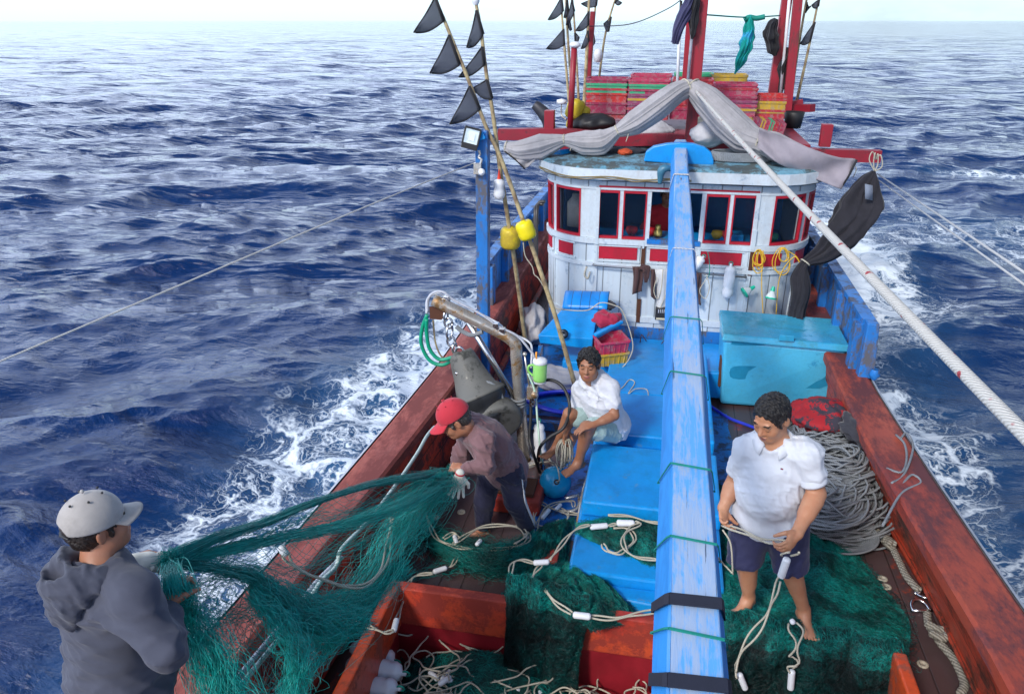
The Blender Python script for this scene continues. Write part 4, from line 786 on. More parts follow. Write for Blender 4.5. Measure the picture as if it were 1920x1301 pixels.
# ================================================================ THINGS ON DECK
# ---- turquoise chest
ch = thing('ice_chest', 'large turquoise painted deck chest with patched front beside the wheelhouse', 'chest', (1.3, 7.75, 1.2))
m_ch = paint('turquoise', (.06, .44, .72), (.02, .26, .50), .13, 4, .30, (1, 1, 1), (.09, .50, .76), (.10, .22, .20), .28)
m_cht = paint('turquoise_lid', (.06, .40, .56), (.03, .26, .38), .20, 4, .22, (1, 1, 1), (.03, .34, .60), (.06, .12, .08), .4)
m_pat = plain('patch_blue', (.015, .24, .42), .35, .15, 8)
b = MB(); b.hexa([(.74, 7.47, 1.22), (1.86, 7.50, 1.22), (1.86, 8.10, 1.22), (.74, 8.10, 1.22)], [(.70, 7.42, 1.96), (1.87, 7.40, 1.94), (1.87, 8.12, 1.94), (.70, 8.12, 1.96)]); b.build('chest_body', m_ch, ch, .035)
b = MB(); b.hexa([(.68, 7.38, 1.965), (1.89, 7.36, 1.945), (1.89, 8.14, 1.945), (.68, 8.14, 1.965)], [(.69, 7.40, 2.03), (1.87, 7.385, 2.01), (1.87, 8.12, 2.01), (.69, 8.12, 2.03)]); b.build('lid', m_cht, ch, .012)
def patch(px0, px1, py0, py1, mat, name='patch', seed=0, yo=7.40):
    rg = np.random.default_rng(seed); k = 22; cx, cy = (px0 + px1) / 2, (py0 + py1) / 2; pts = []
    for i in range(k):
        a = 2 * math.pi * i / k; c_, s_2 = math.cos(a), math.sin(a); q = (abs(c_) ** 4 + abs(s_2) ** 4) ** -.25; q *= 1 + rg.normal() * .03
        px = cx + c_ * q * (px1 - px0) / 2; py = cy + s_2 * q * (py1 - py0) / 2; p = U(px, py, 7.44); f_ = (p[2] - 1.22) / .73; y = (7.47 - .05 * f_) + .027 * (p[0] - .72) * (1 - f_) - .017 * (p[0] - .7) * f_; pts.append(U(px, py, y - .004))
    b = MB(); b.add(pts, [tuple(range(k))]); b.build(name, mat, ch)
patch(1368, 1434, 686, 711, m_pat, seed=1); patch(1490, 1553, 702, 728, m_pat, seed=2); patch(1372, 1440, 633, 648, m_pat, seed=3)
patch(1556, 1566, 712, 745, paint('bare_fibre', (.42, .33, .17), (.15, .10, .05), .3, 20), 'scuff', 4)
b = MB(); b.box((.715, 7.56, 1.56), (.03, .16, .30)); b.build('scuff', m_rust, ch, .01)
b = MB(); b.box(U(1475, 634, 7.37), (.14, .02, .06)); b.build('hasp', m_cht, ch, .004)
# ---- grey rope heap with the red jacket
def coil_heap(lab, c, R, H, n, r, seed, mat, yel=1.3, loose=6):
    rg = np.random.default_rng(seed); b = MB()
    for i in range(n):
        t = i / n; h = H * t ** 1.1; rad = R * (1 - .42 * t) * (1 + rg.normal() * .12); ca = rg.uniform(0, 6.28); tilt = rg.normal(size=2) * .13; off = rg.normal(size=2) * R * .12; k = 30
        an = np.linspace(ca, ca + 2 * math.pi * rg.uniform(.8, 1.6), k); w_ = 1 + .07 * np.sin(an * 2 + ca) + .05 * np.sin(an * 3 - ca)
        x = c[0] + off[0] + rad * w_ * np.cos(an); y = c[1] + off[1] + rad * yel * w_ * np.sin(an); z = c[2] + h + tilt[0] * (x - c[0]) + tilt[1] * (y - c[1]) + .025 * np.sin(an * 3 + ca) - .10 * t * ((x - c[0]) ** 2 + ((y - c[1]) / yel) ** 2) / R ** 2
        b.tube(np.stack([x, y, np.maximum(z, c[2] + .008)], 1), r, 5, cap=False)
    return tag(b.build('rope_heap', mat), lab, 'rope')
coil_heap('great tangled heap of grey rope on the right side deck', (1.47, 5.62, 1.24), .43, .40, 120, .0095, 5, m_grope, .85)
coil_heap('', (1.50, 6.22, 1.36), .38, .40, 120, .0085, 8, m_grope, .85); coil_heap('upper round coils of grey rope crowning the big heap', (1.36, 5.40, 1.50), .33, .14, 36, .0095, 12, m_grope, .9); coil_heap('round coils of grey rope lying against the right bulwark', (1.52, 5.78, 1.60), .30, .14, 30, .0095, 14, m_grope, .9); bpy.data.objects['rope_heap.001']['label'] = 'smaller mound of grey rope lying over the red jacket by the chest'
b = MB()
for i in range(16):                                         # turns spilling forward at the foot of the heap
    an = np.linspace(2.5, 7.2, 26); R_ = .19 + .009 * i; b.tube(np.stack([1.40 + R_ * np.cos(an) + .004 * i, 5.26 + R_ * .7 * np.sin(an), 1.225 + .006 * i + .03 * np.sin(an)], 1), .0085, 5)
tag(b.build('rope_turns', m_grope), 'neat turns of grey rope spilling forward from the big heap', 'rope')
b = MB()
for q in ([(1690, 820), (1700, 812), (1712, 835), (1704, 870), (1690, 895), (1672, 905)], [(1680, 815), (1696, 832), (1700, 862), (1690, 885), (1662, 878)], [(1655, 985), (1690, 925), (1726, 905), (1710, 890), (1690, 910)]): b.tube(spline([Z(x, y, 1.945 + .012 * (i % 2)) for i, (x, y) in enumerate(q)], 7), .0085, 6)
tag(b.build('loose_rope', m_grope), 'loose grey rope bights lying up on the right rail', 'rope')
lump('jacket', 'red and dark jacket lying under the grey rope', 'jacket', (1.50, 6.30, 1.76), (.28, .26, .12), paint('jacket_red', (.42, .012, .02), (.04, .035, .05), .22, 5, .8, edge=.01), seed=21, amp=.3); lump('jacket', 'dark jacket half hanging over the rope by the right rail', 'jacket', (1.70, 5.98, 1.84), (.13, .24, .07), m_dgrey, seed=22, amp=.35)
lump('round_float', 'tan round buoy behind the standing man at the foot of the chest', 'float', U(1496, 782, 6.9), (.15, .15, .13), paint('tan', (.50, .33, .16), (.3, .18, .09), .3, 10), seed=23, amp=.03)
# ---- thick mooring warp with shackles on the right
def rope3(path, R, name_par, mat, turns=14, name='strand'):
    b = MB(); p = spline(path, 14); T_, A_, B_ = frames(p); s = np.linspace(0, turns * 2 * math.pi, len(p))
    for k in range(3): a = s + k * 2.094; b.tube(p + R * .5 * (np.cos(a)[:, None] * A_ + np.sin(a)[:, None] * B_), R * .56, 7)
    return b.build(name, mat, name_par)
wr = thing('mooring_warp', 'thick laid rope joined with shackles lying along the right bulwark', 'rope', (1.5, 4.2, 1.2))
rope3([Z(x, y, 1.27) for x, y in ((1640, 990), (1668, 1018), (1685, 1050), (1700, 1080), (1722, 1106))], .026, wr, m_hemp, 9); rope3([Z(1662, 1012, 1.29), Z(1672, 1022, 1.30)], .042, wr, m_hemp, 1)
rope3([Z(x, y, 1.26) for x, y in ((1738, 1146), (1742, 1172), (1758, 1190), (1785, 1195), (1802, 1225), (1812, 1260), (1832, 1290), (1850, 1312))], .026, wr, m_hemp, 12)
rope3([Z(x, y, 1.25) for x, y in ((1752, 1185), (1764, 1206), (1786, 1232), (1802, 1262), (1808, 1285), (1800, 1300))], .026, wr, m_hemp, 10)
rope3([Z(x, y, 1.29) for x, y in ((1738, 1168), (1760, 1180), (1778, 1182), (1770, 1196), (1745, 1186))], .026, wr, m_hemp, 5)
def shackle(par, c, d, s, mat=None):
    d = nrm(d); u = nrm(np.cross(d, V(0, 0, 1))); b = MB(); a = np.linspace(-.5 * math.pi - .3, .5 * math.pi + .3, 14); b.tube([np.asarray(c) + s * (d * math.cos(t) * 1.2 + u * math.sin(t)) for t in a], s * .2, 8)
    b.tube([np.asarray(c) - d * s * .3 - u * s * 1.25, np.asarray(c) - d * s * .3 + u * s * 1.25], s * .2, 8); b.build('shackle', mat or m_chrome, par)
shackle(wr, Z(1732, 1112, 1.27), V(.4, -1, .2), .050); shackle(wr, Z(1726, 1140, 1.28), V(-.2, 1, .3), .056)
# ---- pipe and hose along the left bulwark
lbw = lambda l, x=-1.60: [XP(a, c, x) for a, c in l]
m_grp = plain('grey_green_hose', (.42, .52, .50), .4)
rope_thing('hose', 'long pale grey hose running along the inside of the left bulwark', lbw([(815, 800), (800, 818), (782, 850), (745, 905), (700, 965), (678, 990), (640, 1030), (630, 1062), (602, 1090), (575, 1130), (520, 1200), (430, 1310)]), .013, m_grp, 'hose')
b = MB(); b.tube(spline(lbw([(640, 1045), (590, 1095), (560, 1135), (500, 1205), (430, 1290)], -1.63), 6), .014, 7); tag(b.build('pipe', m_trim), 'second grey pipe beside the hose at the foot of the left bulwark', 'pipe')
rope_thing('batten', 'narrow pale batten lying on the deck at left', [Z(792, 938, 1.215), Z(700, 1075, 1.215), Z(560, 1290, 1.215)], .01, m_deck, 'batten')

# ---- the crane
cr_ = thing('net_crane', 'stained steel pipe crane standing on the left side deck', 'crane', (-1.12, 6.0, 1.2))
YC = 6.0
b = MB(); vb = U(984, 868, YC); vt = U(968, 668, YC); bend = spline([vt, U(967, 648, YC), U(955, 634, YC), U(935, 622, YC)], 6); be = U(812, 562, YC - .05)
vb = V(vb[0], YC, 1.2); b.tube(np.vstack([[vb], bend, spline([bend[-1], be], 12)[1:]]), .052, 20); b.lathe(vb, (0, 0, 1), [(0, .13), (.02, .13), (.02, .06)], 20); b.build('crane_pipe', m_steel, cr_)
b = MB(); b.tube([U(876, 600, YC), vb * .45 + vt * .55 + V(-.03, 0, .03)], .027, 12); b.build('brace', m_chrome, cr_)
b = MB(); b.add(*[[list(p) for p in UL([(805, 575), (806, 598), (828, 600), (836, 590), (836, 572)], YC - .03)] + [list(p) for p in UL([(805, 575), (806, 598), (828, 600), (836, 590), (836, 572)], YC + .01)], [(4, 3, 2, 1, 0), (5, 6, 7, 8, 9)] + [(i, (i + 1) % 5, (i + 1) % 5 + 5, i + 5) for i in range(5)]]); b.build('lug_plate', m_rust, cr_)
def pp(l, y=YC - .02, n=7): return spline(UL(l, y), n)
b = MB(); b.tube(pp([(802, 585), (803, 560), (815, 548), (832, 548), (850, 562), (900, 588), (935, 612), (970, 630), (992, 655), (1002, 672), (1003, 715)]), .011, 8); b.build('oil_line', m_trim, cr_)
b = MB(); b.tube(pp([(800, 588), (801, 563), (812, 552), (830, 553), (890, 583), (935, 607), (948, 620), (975, 632), (990, 640), (997, 652), (996, 690)], YC + .03), .010, 8); b.build('oil_line', m_float, cr_)
b = MB()
for px, py in ((838, 562), (930, 612), (942, 622)): b.box(U(px, py, YC - .02), (.05, .05, .07))
b.build('pipe_clamp', m_chrome, cr_, .004)
m_ghose = plain('green_hose', (.0, .30, .17), .35)
b = MB(); b.tube(pp([(801, 590), (792, 615), (790, 645), (805, 675), (830, 684), (854, 670)]), .017, 9); b.build('green_hose', m_ghose, cr_); b = MB(); b.tube(pp([(800, 598), (800, 625), (806, 655), (825, 674), (855, 668)], YC - .05), .017, 9); b.build('green_hose', m_ghose, cr_)
b = MB(); b.tube(pp([(812, 600), (816, 640), (826, 666), (840, 676)], YC + .02), .008, 7); b.build('thin_hose', m_bam, cr_)
# hanging block: hook, ring, and black rubber rollers on the rail
b = MB(); ch_ = [(836, 592), (841, 606), (843, 622), (846, 640), (852, 652), (862, 660)]
for i, (px, py) in enumerate(ch_):
    c = U(px, py, YC); r_ = .035 if i != 2 else .055; ax = (A_ := (V(1, 0, 0) if i % 2 else V(.2, 1, 0))); p = [c + r_ * (math.cos(a) * nrm(ax) + math.sin(a) * V(0, 0, 1) * 1.35) for a in np.linspace(0, 2 * math.pi, 15)]; b.tube(p, .011, 7)
b.build('hanging_chain', m_chrome, cr_)
rope_thing('lashing', 'grey rag lashing between the crane ring and its brace', pp([(855, 612), (868, 622), (885, 628), (905, 622)]), .02, m_grope)
hb = thing('net_hauler', 'black rubber net hauling rollers hung at the left rail', 'net hauler', U(880, 700, 6.0))
m_rub = paint('scuffed_rubber', (.055, .058, .05), (.13, .13, .12), .3, 7, .35, dirt_amt=.4); m_rub2 = plain('dark_rubber', (.02, .022, .025), .3, .3, 10)
c0 = U(868, 672, 6.0); c1 = U(898, 742, 5.9); ax = nrm(c1 - c0); b = MB(); L = np.linalg.norm(c1 - c0)
b.lathe(c0, ax, [(-.06, .0), (-.06, .10), (-.03, .115), (.0, .118), (.03, .125), (L * .45, .15), (L * .8, .185), (L * .95, .24), (L, .25), (L * 1.03, .24)], 30); b.build('roller_cone', m_rub, hb)
b = MB(); b.lathe(c1, ax, [(-.02, .235), (.05, .235), (.10, .20), (.16, .20), (.2, .22)], 30); b.build('roller_hub', m_rub2, hb)
c2 = c1 + ax * .16 + V(.12, -.05, -.05); ax2 = nrm(ax + V(.15, -.9, .35)); b = MB(); b.lathe(c2 - ax2 * .12, ax2, [(-.1, .12), (0, .19), (.10, .215), (.14, .215), (.155, .20), (.158, .18), (.15, .0)], 36); b.build('roller_disc', m_rub, hb)
b = MB()
for px, py in ((857, 700), (875, 695)): b.lathe(U(px, py, 5.86), V(0, -1, .3), [(0, .016), (.012, .016), (.014, 0)], 8)
b.tube(pp([(868, 660), (878, 662), (872, 676)]), .02, 7); b.build('bolt', m_chrome, hb)
b = MB(); b.box(U(856, 672, 5.95), (.05, .04, .12)); b.build('hanger_plate', m_rub, hb, .006)
b = MB()
for i in range(5): b.tube(pp([(895 + i * 3, 715 + i * 4), (920 + i * 2, 718 + i * 3), (938 + i, 735 + i * 3), (945, 760 + i * 2)], 5.85), .013, 6)
for z in (0, .03, .06): b.tube([V(-1.12, 6, 0) + V(.062 * math.cos(a), .062 * math.sin(a), 1.78 + z + .01 * math.sin(a)) for a in np.linspace(0, 2 * math.pi, 16)], .011, 6)
tag(b.build('rope_lashing', m_grope), 'dark grey rope tying the rollers to the crane post', 'rope')
# valve, hoses, jug
b = MB(); c = U(999, 735, 5.8); b.box(c, (.09, .08, .11)); b.lathe(c + V(.02, -.04, 0), V(.2, -1, 0), [(0, .028), (.03, .028), (.03, 0)], 12); b.tube([c + V(-.03, 0, .05), U(984, 668, 5.8)], .008, 6); b.ball(U(984, 664, 5.8), .02, 10); tag(b.build('valve', m_steel), 'grey hydraulic control valve with a lever beside the crane post', 'valve')
rope_thing('hose', 'black hydraulic hose looping from the valve round to the deck', U(1020, 712, 5.8)[None] * 1 if False else [U(1000, 745, 5.8), U(1005, 722, 5.8), U(1030, 712, 5.75), U(1055, 725, 5.7), U(1068, 760, 5.6), U(1058, 800, 5.55), U(1030, 820, 5.5), U(1012, 840, 5.5), Z(1008, 872, 1.21)], .014, m_black, 'hose')
rope_thing('hose', 'black hydraulic hose dropping straight from the valve to the deck', [U(996, 748, 5.8), U(995, 785, 5.75), U(993, 820, 5.7), U(1000, 850, 5.65), Z(1012, 885, 1.22)], .014, m_black, 'hose')
rope_thing('hose', 'pale green pipe rising beside the control valve', [U(990, 700, 5.78), U(1003, 735, 5.76), U(1008, 790, 5.7), U(1014, 850, 5.6), Z(1022, 880, 1.22)], .009, plain('pale_green', (.45, .62, .50), .4), 'pipe')
b = MB()
for px, py in ((1001, 752), (1012, 858), (1016, 874), (997, 755)): c = U(px, py, 5.72); b.lathe(c, (0, 0, 1), [(-.03, .018), (-.02, .022), (0, .016), (.01, .022), (.03, .018)], 10)
tag(b.build('hose_fitting', m_chrome), 'bright steel fittings on the black hoses', 'fitting')
jg = thing('water_jug', 'light green insulated jug with a white lid hung beside the crane', 'jug', U(1013, 716, 5.7)); c = U(1012, 714, 5.7)
b = MB(); b.lathe(c, (0, 0, 1), [(0, 0), (0, .050), (.02, .056), (.14, .058), (.16, .055)], 22); b.build('jug_body', plain('light_green', (.28, .62, .16), .4, .1, 6), jg); b = MB(); b.lathe(c, (0, 0, 1), [(.16, .056), (.165, .06), (.19, .058), (.20, .04), (.205, 0)], 22); b.build('lid', m_float, jg); b = MB(); b.lathe(c, (0, 0, 1), [(-.012, .03), (-.012, .052), (.003, .052)], 22); b.build('base_ring', m_float, jg)
b = MB(); b.tube(spline([c + V(-.055, 0, .14), c + V(-.09, -.01, .13), c + V(-.095, 0, .08), c + V(-.055, 0, .04)], 6), .010, 7); b.build('handle', MATS['light_green'], jg); b = MB(); b.tube([c + V(-.03, -.01, .2), c + V(-.03, -.01, .26)], .008, 6); b.build('straw', plain('orange_straw', (.85, .35, .03), .4), jg)
# white bottle float standing on deck by the post
def bottle_float(lab, base, ax, L=.42, r=.055, group=None, seg=(0, .3, .62), nm='bottle_float'):
    g = thing(nm, lab, 'float', base, group); ax = nrm(ax); b = MB(); pr = [(0, 0), (.01, r * .5), (.04, r * .93), (L * .25, r), (L * .33, r * .82), (L * .40, r), (L * .70, r), (L * .78, r * .82), (L * .85, r * .95), (L * .93, r * .7), (L * .96, r * .25), (L * 1.03, r * .22), (L * 1.04, 0)]
    b.lathe(base, ax, pr, 20); b.build('body', m_float, g); e = np.asarray(base) + ax * L * 1.03; b = MB(); b.tube([e + r * .35 * (math.cos(a) * ax + math.sin(a) * nrm(np.cross(ax, V(0, 1, .2)))) for a in np.linspace(0, 6.28, 12)], .006, 5); b.build('loop', m_gcord, g); return g
bottle_float('white bottle float standing on the deck behind the bent man', Z(1014, 862, 1.21), V(-.1, .2, 1), .36, .055)
# hose coil blue + black ledge
b = MB()
for i in range(4): R_ = .26 + .012 * i; c = Z(1045, 752, 1.24 + .025 * i); b.tube([c + V(R_ * 1.1 * math.cos(a), R_ * .8 * math.sin(a), .02 * math.sin(2 * a)) for a in np.linspace(.2, 5.9, 34)], .016, 8)
tag(b.build('hose_coil', plain('violet_blue_hose', (.03, .05, .62), .3, .1, 6)), 'coiled violet blue hose on the deck behind the seated man', 'hose')
rope_thing('hose', 'violet blue hose crossing the blue deck strip right of the boom', [Z(1310, 745, 1.3), Z(1345, 770, 1.22), Z(1370, 785, 1.22), Z(1402, 797, 1.22), Z(1440, 812, 1.22)], .016, MATS['violet_blue_hose'], 'hose')
lump('sack', 'white woven sack crumpled under the blue hatch cover', 'sack', Z(1042, 705, 1.36), (.28, .2, .13), m_sack, seed=31, amp=.35); lump('sack', 'pale tarp heaped in the left side passage by the wheelhouse', 'sack', (-1.46, 8.9, 1.42), (.17, .4, .2), m_sack, seed=32, amp=.35)
b = MB(); b.box((-.82, 6.62, 1.25), (.75, .06, .09)); tag(b.build('kerb_board', m_blued), 'low blue board across the left side deck', 'board')

# ---- blue scuttle (hatch cover) with folded back wing and red cloth
sc = thing('blue_cover', 'bright blue slatted machinery cover in front of the wheelhouse left side', 'cover', (-.7, 7.7, 1.4))
yS = 7.45; f1 = U(1008, 628, yS); f2 = U(1112, 634, yS); g1 = U(1012, 644, yS); g2 = U(1110, 655, yS); bk1 = U(1056, 578, 7.95); bk2 = U(1122, 580, 7.9)
up = V(0, .06, 0); b = MB(); b.hexa([g1, g2, g2 + V(0, .45, 0), g1 + V(0, .5, 0)], [f1, f2, bk2, bk1]); b.build('cover_body', m_blue, sc, .012)
G = np.array([[bk1 + (bk2 - bk1) * s + (1 - t) * 0 + V(0, .28 * t, .13 * math.sin(t * 1.9) - .02 * t) for s in np.linspace(-.02, 1.25, 8)] for t in np.linspace(0, 1, 8)]); b = MB(); b.grid(G[::-1], .02); b.build('slatted_top', boards('blue_slats', (.01, .26, .76), (.02, .12, .34), .10, 0, .12, .35, .2, .8), sc)
b = MB(); w1 = U(1115, 632, 7.45); w2 = U(1166, 603, 7.7); w3 = U(1170, 612, 7.72); b.bar(w1 + V(0, 0, .02), w2, .05, .03); b.hexa([w1 - V(0, 0, .04), w2 - V(0, 0, .04), w2 + V(-.05, .3, -.04), w1 + V(0, .35, -.04)], [w1, w2, w2 + V(-.05, .3, 0), w1 + V(0, .35, 0)]); b.build('wing', m_blue, sc, .006)
b = MB(); c = U(1057, 626, yS - .02); b.lathe(c, V(0, -1, .35), [(0, .05), (.015, .05), (.02, .03), (.01, .0)], 18); b.build('ring_handle', plain('handle_dark', (.02, .03, .05), .3, metal=.6), sc)
for px, py in ((1014, 648), (1106, 658)): b = MB(); t_ = U(px, py, 7.52); b.box((t_[0], t_[1], (t_[2] + 1.2) / 2), (.05, .05, t_[2] - 1.2)); b.build('leg', m_blued, sc)
lump('cloth', 'crimson cloth stuffed behind the blue cover', 'cloth', U(1140, 600, 7.75), (.14, .13, .09), cloth('crimson', (.35, .012, .05), .85), seed=41, amp=.35); lump('cloth', 'grey rag lying on the top corner of the blue cover', 'cloth', U(1138, 572, 8.0), (.1, .07, .05), m_dgrey, seed=42, amp=.35)
# nested fish trays
def tray(lab, pl, pr_, z0, h, mat, dep=.30):
    g = thing('fish_tray', lab, 'tray', (0, 0, 0)); a = np.asarray(pl); c = np.asarray(pr_); dv = nrm(V(-(c - a)[1], (c - a)[0], 0)) * dep; t = .012; b = MB()
    lo = [a, c, c + dv, a + dv]; cen = sum(lo) / 4
    for i in range(4):
        p, q = lo[i], lo[(i + 1) % 4]; pi, qi = cen + (p - cen) * .88, cen + (q - cen) * .88; H_ = V(0, 0, h)
        b.hexa([pi, qi, cen + (qi - cen) * .95, cen + (pi - cen) * .95], [p + H_, q + H_, cen + (q - cen) * .95 + H_, cen + (p - cen) * .95 + H_])
        b.bar(p + H_, q + H_, .026, .02)
        for s in np.linspace(.12, .88, 5): u_ = pi + (qi - pi) * s; w_ = p + (q - p) * s + H_; b.bar(u_ + (u_ - cen) * .02, w_, .014, .014)
    b.box(cen + V(0, 0, .01), (np.linalg.norm(c - a) * .84, dep * .84, .016), np.array([nrm(c - a), nrm(dv), V(0, 0, 1)]).T); b.build('basket', mat, g, .003); return g
yT = 7.28; tl = U(1124, 690, yT); tr = U(1178, 684, yT + .12); tray('yellow fish tray under the magenta one beside the seated man', tl, tr, 0, .13, CR_M['yellow']); up_ = V(0, 0, .10); tray('magenta fish tray nested in the yellow one below the blue cover', tl + up_, tr + up_, 0, .16, CR_M['pink'])

# ---- clothes, floats and lamps on the wheelhouse front
YR = WYF - .10
def rag(lab, pxs, mat, y=YR, cat='cloth', th=.012, nm='hanging_cloth'):
    l, r, t_, bt = pxs; b = MB(); n = 9
    G = np.array([[U(l + (r - l) * (s + .06 * math.sin(5 * t + l)), t_ + (bt - t_) * t * (1 - .12 * s * (l % 3 - 1)), y + .025 * math.sin(9 * s + 3 * t)) for t in np.linspace(0, 1, n)] for s in np.linspace(0, 1, n)]); b.grid(G, th); return tag(b.build(nm, mat), lab, cat)
m_br = cloth('brown_cloth', (.075, .035, .035), .9)
rag('brown long sleeved cloth hung on the grab rail, widest of the brown cloths', (1187, 1204, 500, 552), m_br); bundle('hanging_cloth', 'brown cloth tail hanging over the rail beside the strap', [U(1200, 500, YR), U(1212, 508, YR), U(1211, 530, YR)], [.04, .05, .02], m_br, 'cloth', 3)
rag('narrow brown cloth strip hung left of the boom', (1221, 1228, 505, 556), m_br); rag('narrow brown cloth strip hung just right of the boom', (1302, 1314, 512, 566), m_br)
rag('white towel hung behind the boom', (1230, 1258, 505, 590), cloth('towel', (.60, .62, .64), .9)); 
g = thing('black_box', 'small black radio box with a pale edge hung behind the boom', 'box', U(1243, 590, YR)); b = MB(); c = U(1243, 588, YR - .02); b.box(c, (.17, .07, .14)); b.build('case', m_black, g, .008); b = MB(); b.box(c + V(0, -.037, -.05), (.14, .006, .02)); b.build('label_strip', plain('pale_strip', (.6, .55, .4), .5), g); b = MB()
for k in range(6): b.box(c + V(-.05 + .02 * k, -.037, .04), (.008, .006, .04))
b.build('vents', m_trim, g)
bottle_float('white bottle float hanging upright right of the boom', U(1363, 560, YR), U(1370, 500, YR) - U(1363, 560, YR), .385, .060); bottle_float('white bottle float slanting up behind the boom', U(1290, 512, YR), U(1325, 475, YR) - U(1290, 512, YR), .24, .055)
rope_thing('cord', 'dark green cord tying the slanting float to the rail', [U(1327, 472, YR), U(1330, 490, YR), U(1330, 515, YR), U(1325, 520, YR)], .005, m_gcord)
m_yc = plain('yellow_cable', (.70, .42, .03), .45); m_bulb = plain('bulb_glass', (.55, .62, .62), .12); m_gc = plain('green_socket', (.0, .42, .26), .4)
def hank(lab, cx, cy, n, seed, tail, lamp, lax):
    rg = np.random.default_rng(seed); g = thing('work_lamp', lab, 'lamp', U(cx, cy, YR), 'work lamps hung on the wheelhouse'); b = MB()
    for i in range(n):
        w_ = rg.uniform(5, 20); h = rg.uniform(25, 58); o = rg.normal() * 3; b.tube([U(cx + o + w_ * math.sin(a) * (.3 + .7 * abs(math.sin(a / 2))), cy + h / 2 * (1 - math.cos(a)), YR - .012 * (i % 3)) for a in np.linspace(0, 2 * math.pi, 24)], .0055, 5)
    b.tube(spline(UL(tail, YR - .02), 6), .0055, 5); b.build('cable_hank', m_yc, g); l = U(*lamp, YR - .05); lax = nrm(lax)
    b = MB(); b.lathe(l, lax, [(-.085, .016), (-.05, .022), (-.035, .024)], 14); b.build('socket', m_gc, g); b = MB(); b.lathe(l, lax, [(-.035, .02), (-.02, .03), (.01, .05), (.035, .056)], 18); b.build('bulb', m_bulb, g); b = MB(); b.lathe(l, lax, [(.033, .058), (.045, .062), (.052, .055), (.05, 0)], 18); b.build('lamp_rim', m_gc, g)
hank('work lamp with yellow cable looped on the rust streaked strap', 1424, 468, 5, 3, [(1431, 470), (1428, 530), (1431, 590), (1432, 592)], (1402, 545), V(-.8, -.3, -.5))
hank('work lamp on a pale yellow cable nearest the right corner', 1468, 464, 4, 5, [(1468, 466), (1492, 480), (1500, 495), (1488, 482), (1462, 520), (1455, 592)], (1447, 552), V(-.15, -.3, -1))
b = MB(); b.tube(spline(UL([(1100, 500), (1096, 515), (1102, 522), (1106, 510)], YR), 6), .012, 6); tag(b.build('rag_knot', m_cord), 'small knotted white rag at the left end of the grab rail', 'rag')
for q, lab in ((((1232, 520), (1226, 545), (1233, 560), (1240, 540), (1243, 505)), 'white cord tangle hanging left of the boom'), (((1325, 515), (1330, 540), (1322, 560), (1312, 545), (1326, 520)), 'white cord tangle hanging right of the boom'), (((1232, 592), (1245, 560), (1256, 530), (1259, 500)), 'white string from the black box up to the boom')):
    rope_thing('cord', lab, UL(q, YR - .03), .005, m_cord)
# ---- blue ball float and its cord
bf = thing('ball_float', 'glossy turquoise blue ball float beside the hatch', 'float', (-.71, 5.5, 1.2)); c = V(-.71, 5.5, 1.335); m_ball = plain('ball_blue', (.01, .30, .55), .22, .06, 8)
b = MB(); b.ball(c, .135, 36); b.build('ball', m_ball, bf); hx = nrm(CAMP - c + V(.6, 0, .15)); b = MB(); b.tube([c + V(0, 0, 0) + nrm(V(.5, -.65, .25)) * 0 + .1355 * (math.cos(a) * nrm(V(.3, .5, .8)) + math.sin(a) * nrm(np.cross(V(.3, .5, .8), V(1, 0, 0)))) for a in np.linspace(0, 2 * math.pi, 48)], .002, 5); b.build('seam', m_ball, bf)
b = MB(); b.lathe(c + hx * .130, hx, [(0, .024), (.010, .022), (.008, .012), (-.02, .0)], 16); b.build('eye', m_black, bf)
rope_thing('cord', 'cream cord tied through the eye of the ball float', [c + hx * .13, c + hx * .16 + V(.02, 0, .03), c + hx * .12 + V(0, .03, .12), Z(1035, 866, 1.32), Z(1010, 868, 1.24), Z(985, 875, 1.22)], .006, m_cord)
b = MB(); b.tube(spline([V(-.50, 5.45, 1.25), V(-.49, 5.35, 1.24), V(-.52, 5.28, 1.23), V(-.62, 5.25, 1.22)], 6), .014, 8); b.tube([V(-.47, 5.0, 1.26), V(-.47, 5.5, 1.3), V(-.44, 5.8, 1.36)], .014, 8); b.tube([V(-.50, 5.4, 1.3), V(-.60, 5.33, 1.3)], .012, 8); tag(b.build('steel_pipe', m_steel), 'bent steel pipe along the foot of the blue hatch', 'pipe')
# cord with a bow on the middle lid
rope_thing('cord', 'white cord twisted in a loop on the middle hatch lid', [Z(1140, 738, 1.64), Z(1165, 728, 1.64), Z(1180, 712, 1.64), Z(1190, 718, 1.64), Z(1178, 738, 1.64), Z(1192, 729, 1.66), Z(1212, 730, 1.64), Z(1216, 742, 1.64)], .005, m_cord)
b = MB(); c = Z(1150, 592, 1.9)
for q in ([(1212, 640), (1203, 628), (1200, 645)], [(1255, 630), (1240, 645), (1238, 660)]): b.tube(spline(UL(q, 8.2), 5), .005, 5)
tag(b.build('wire', m_rust), 'bent rusty wires at the wheelhouse foot', 'wire')
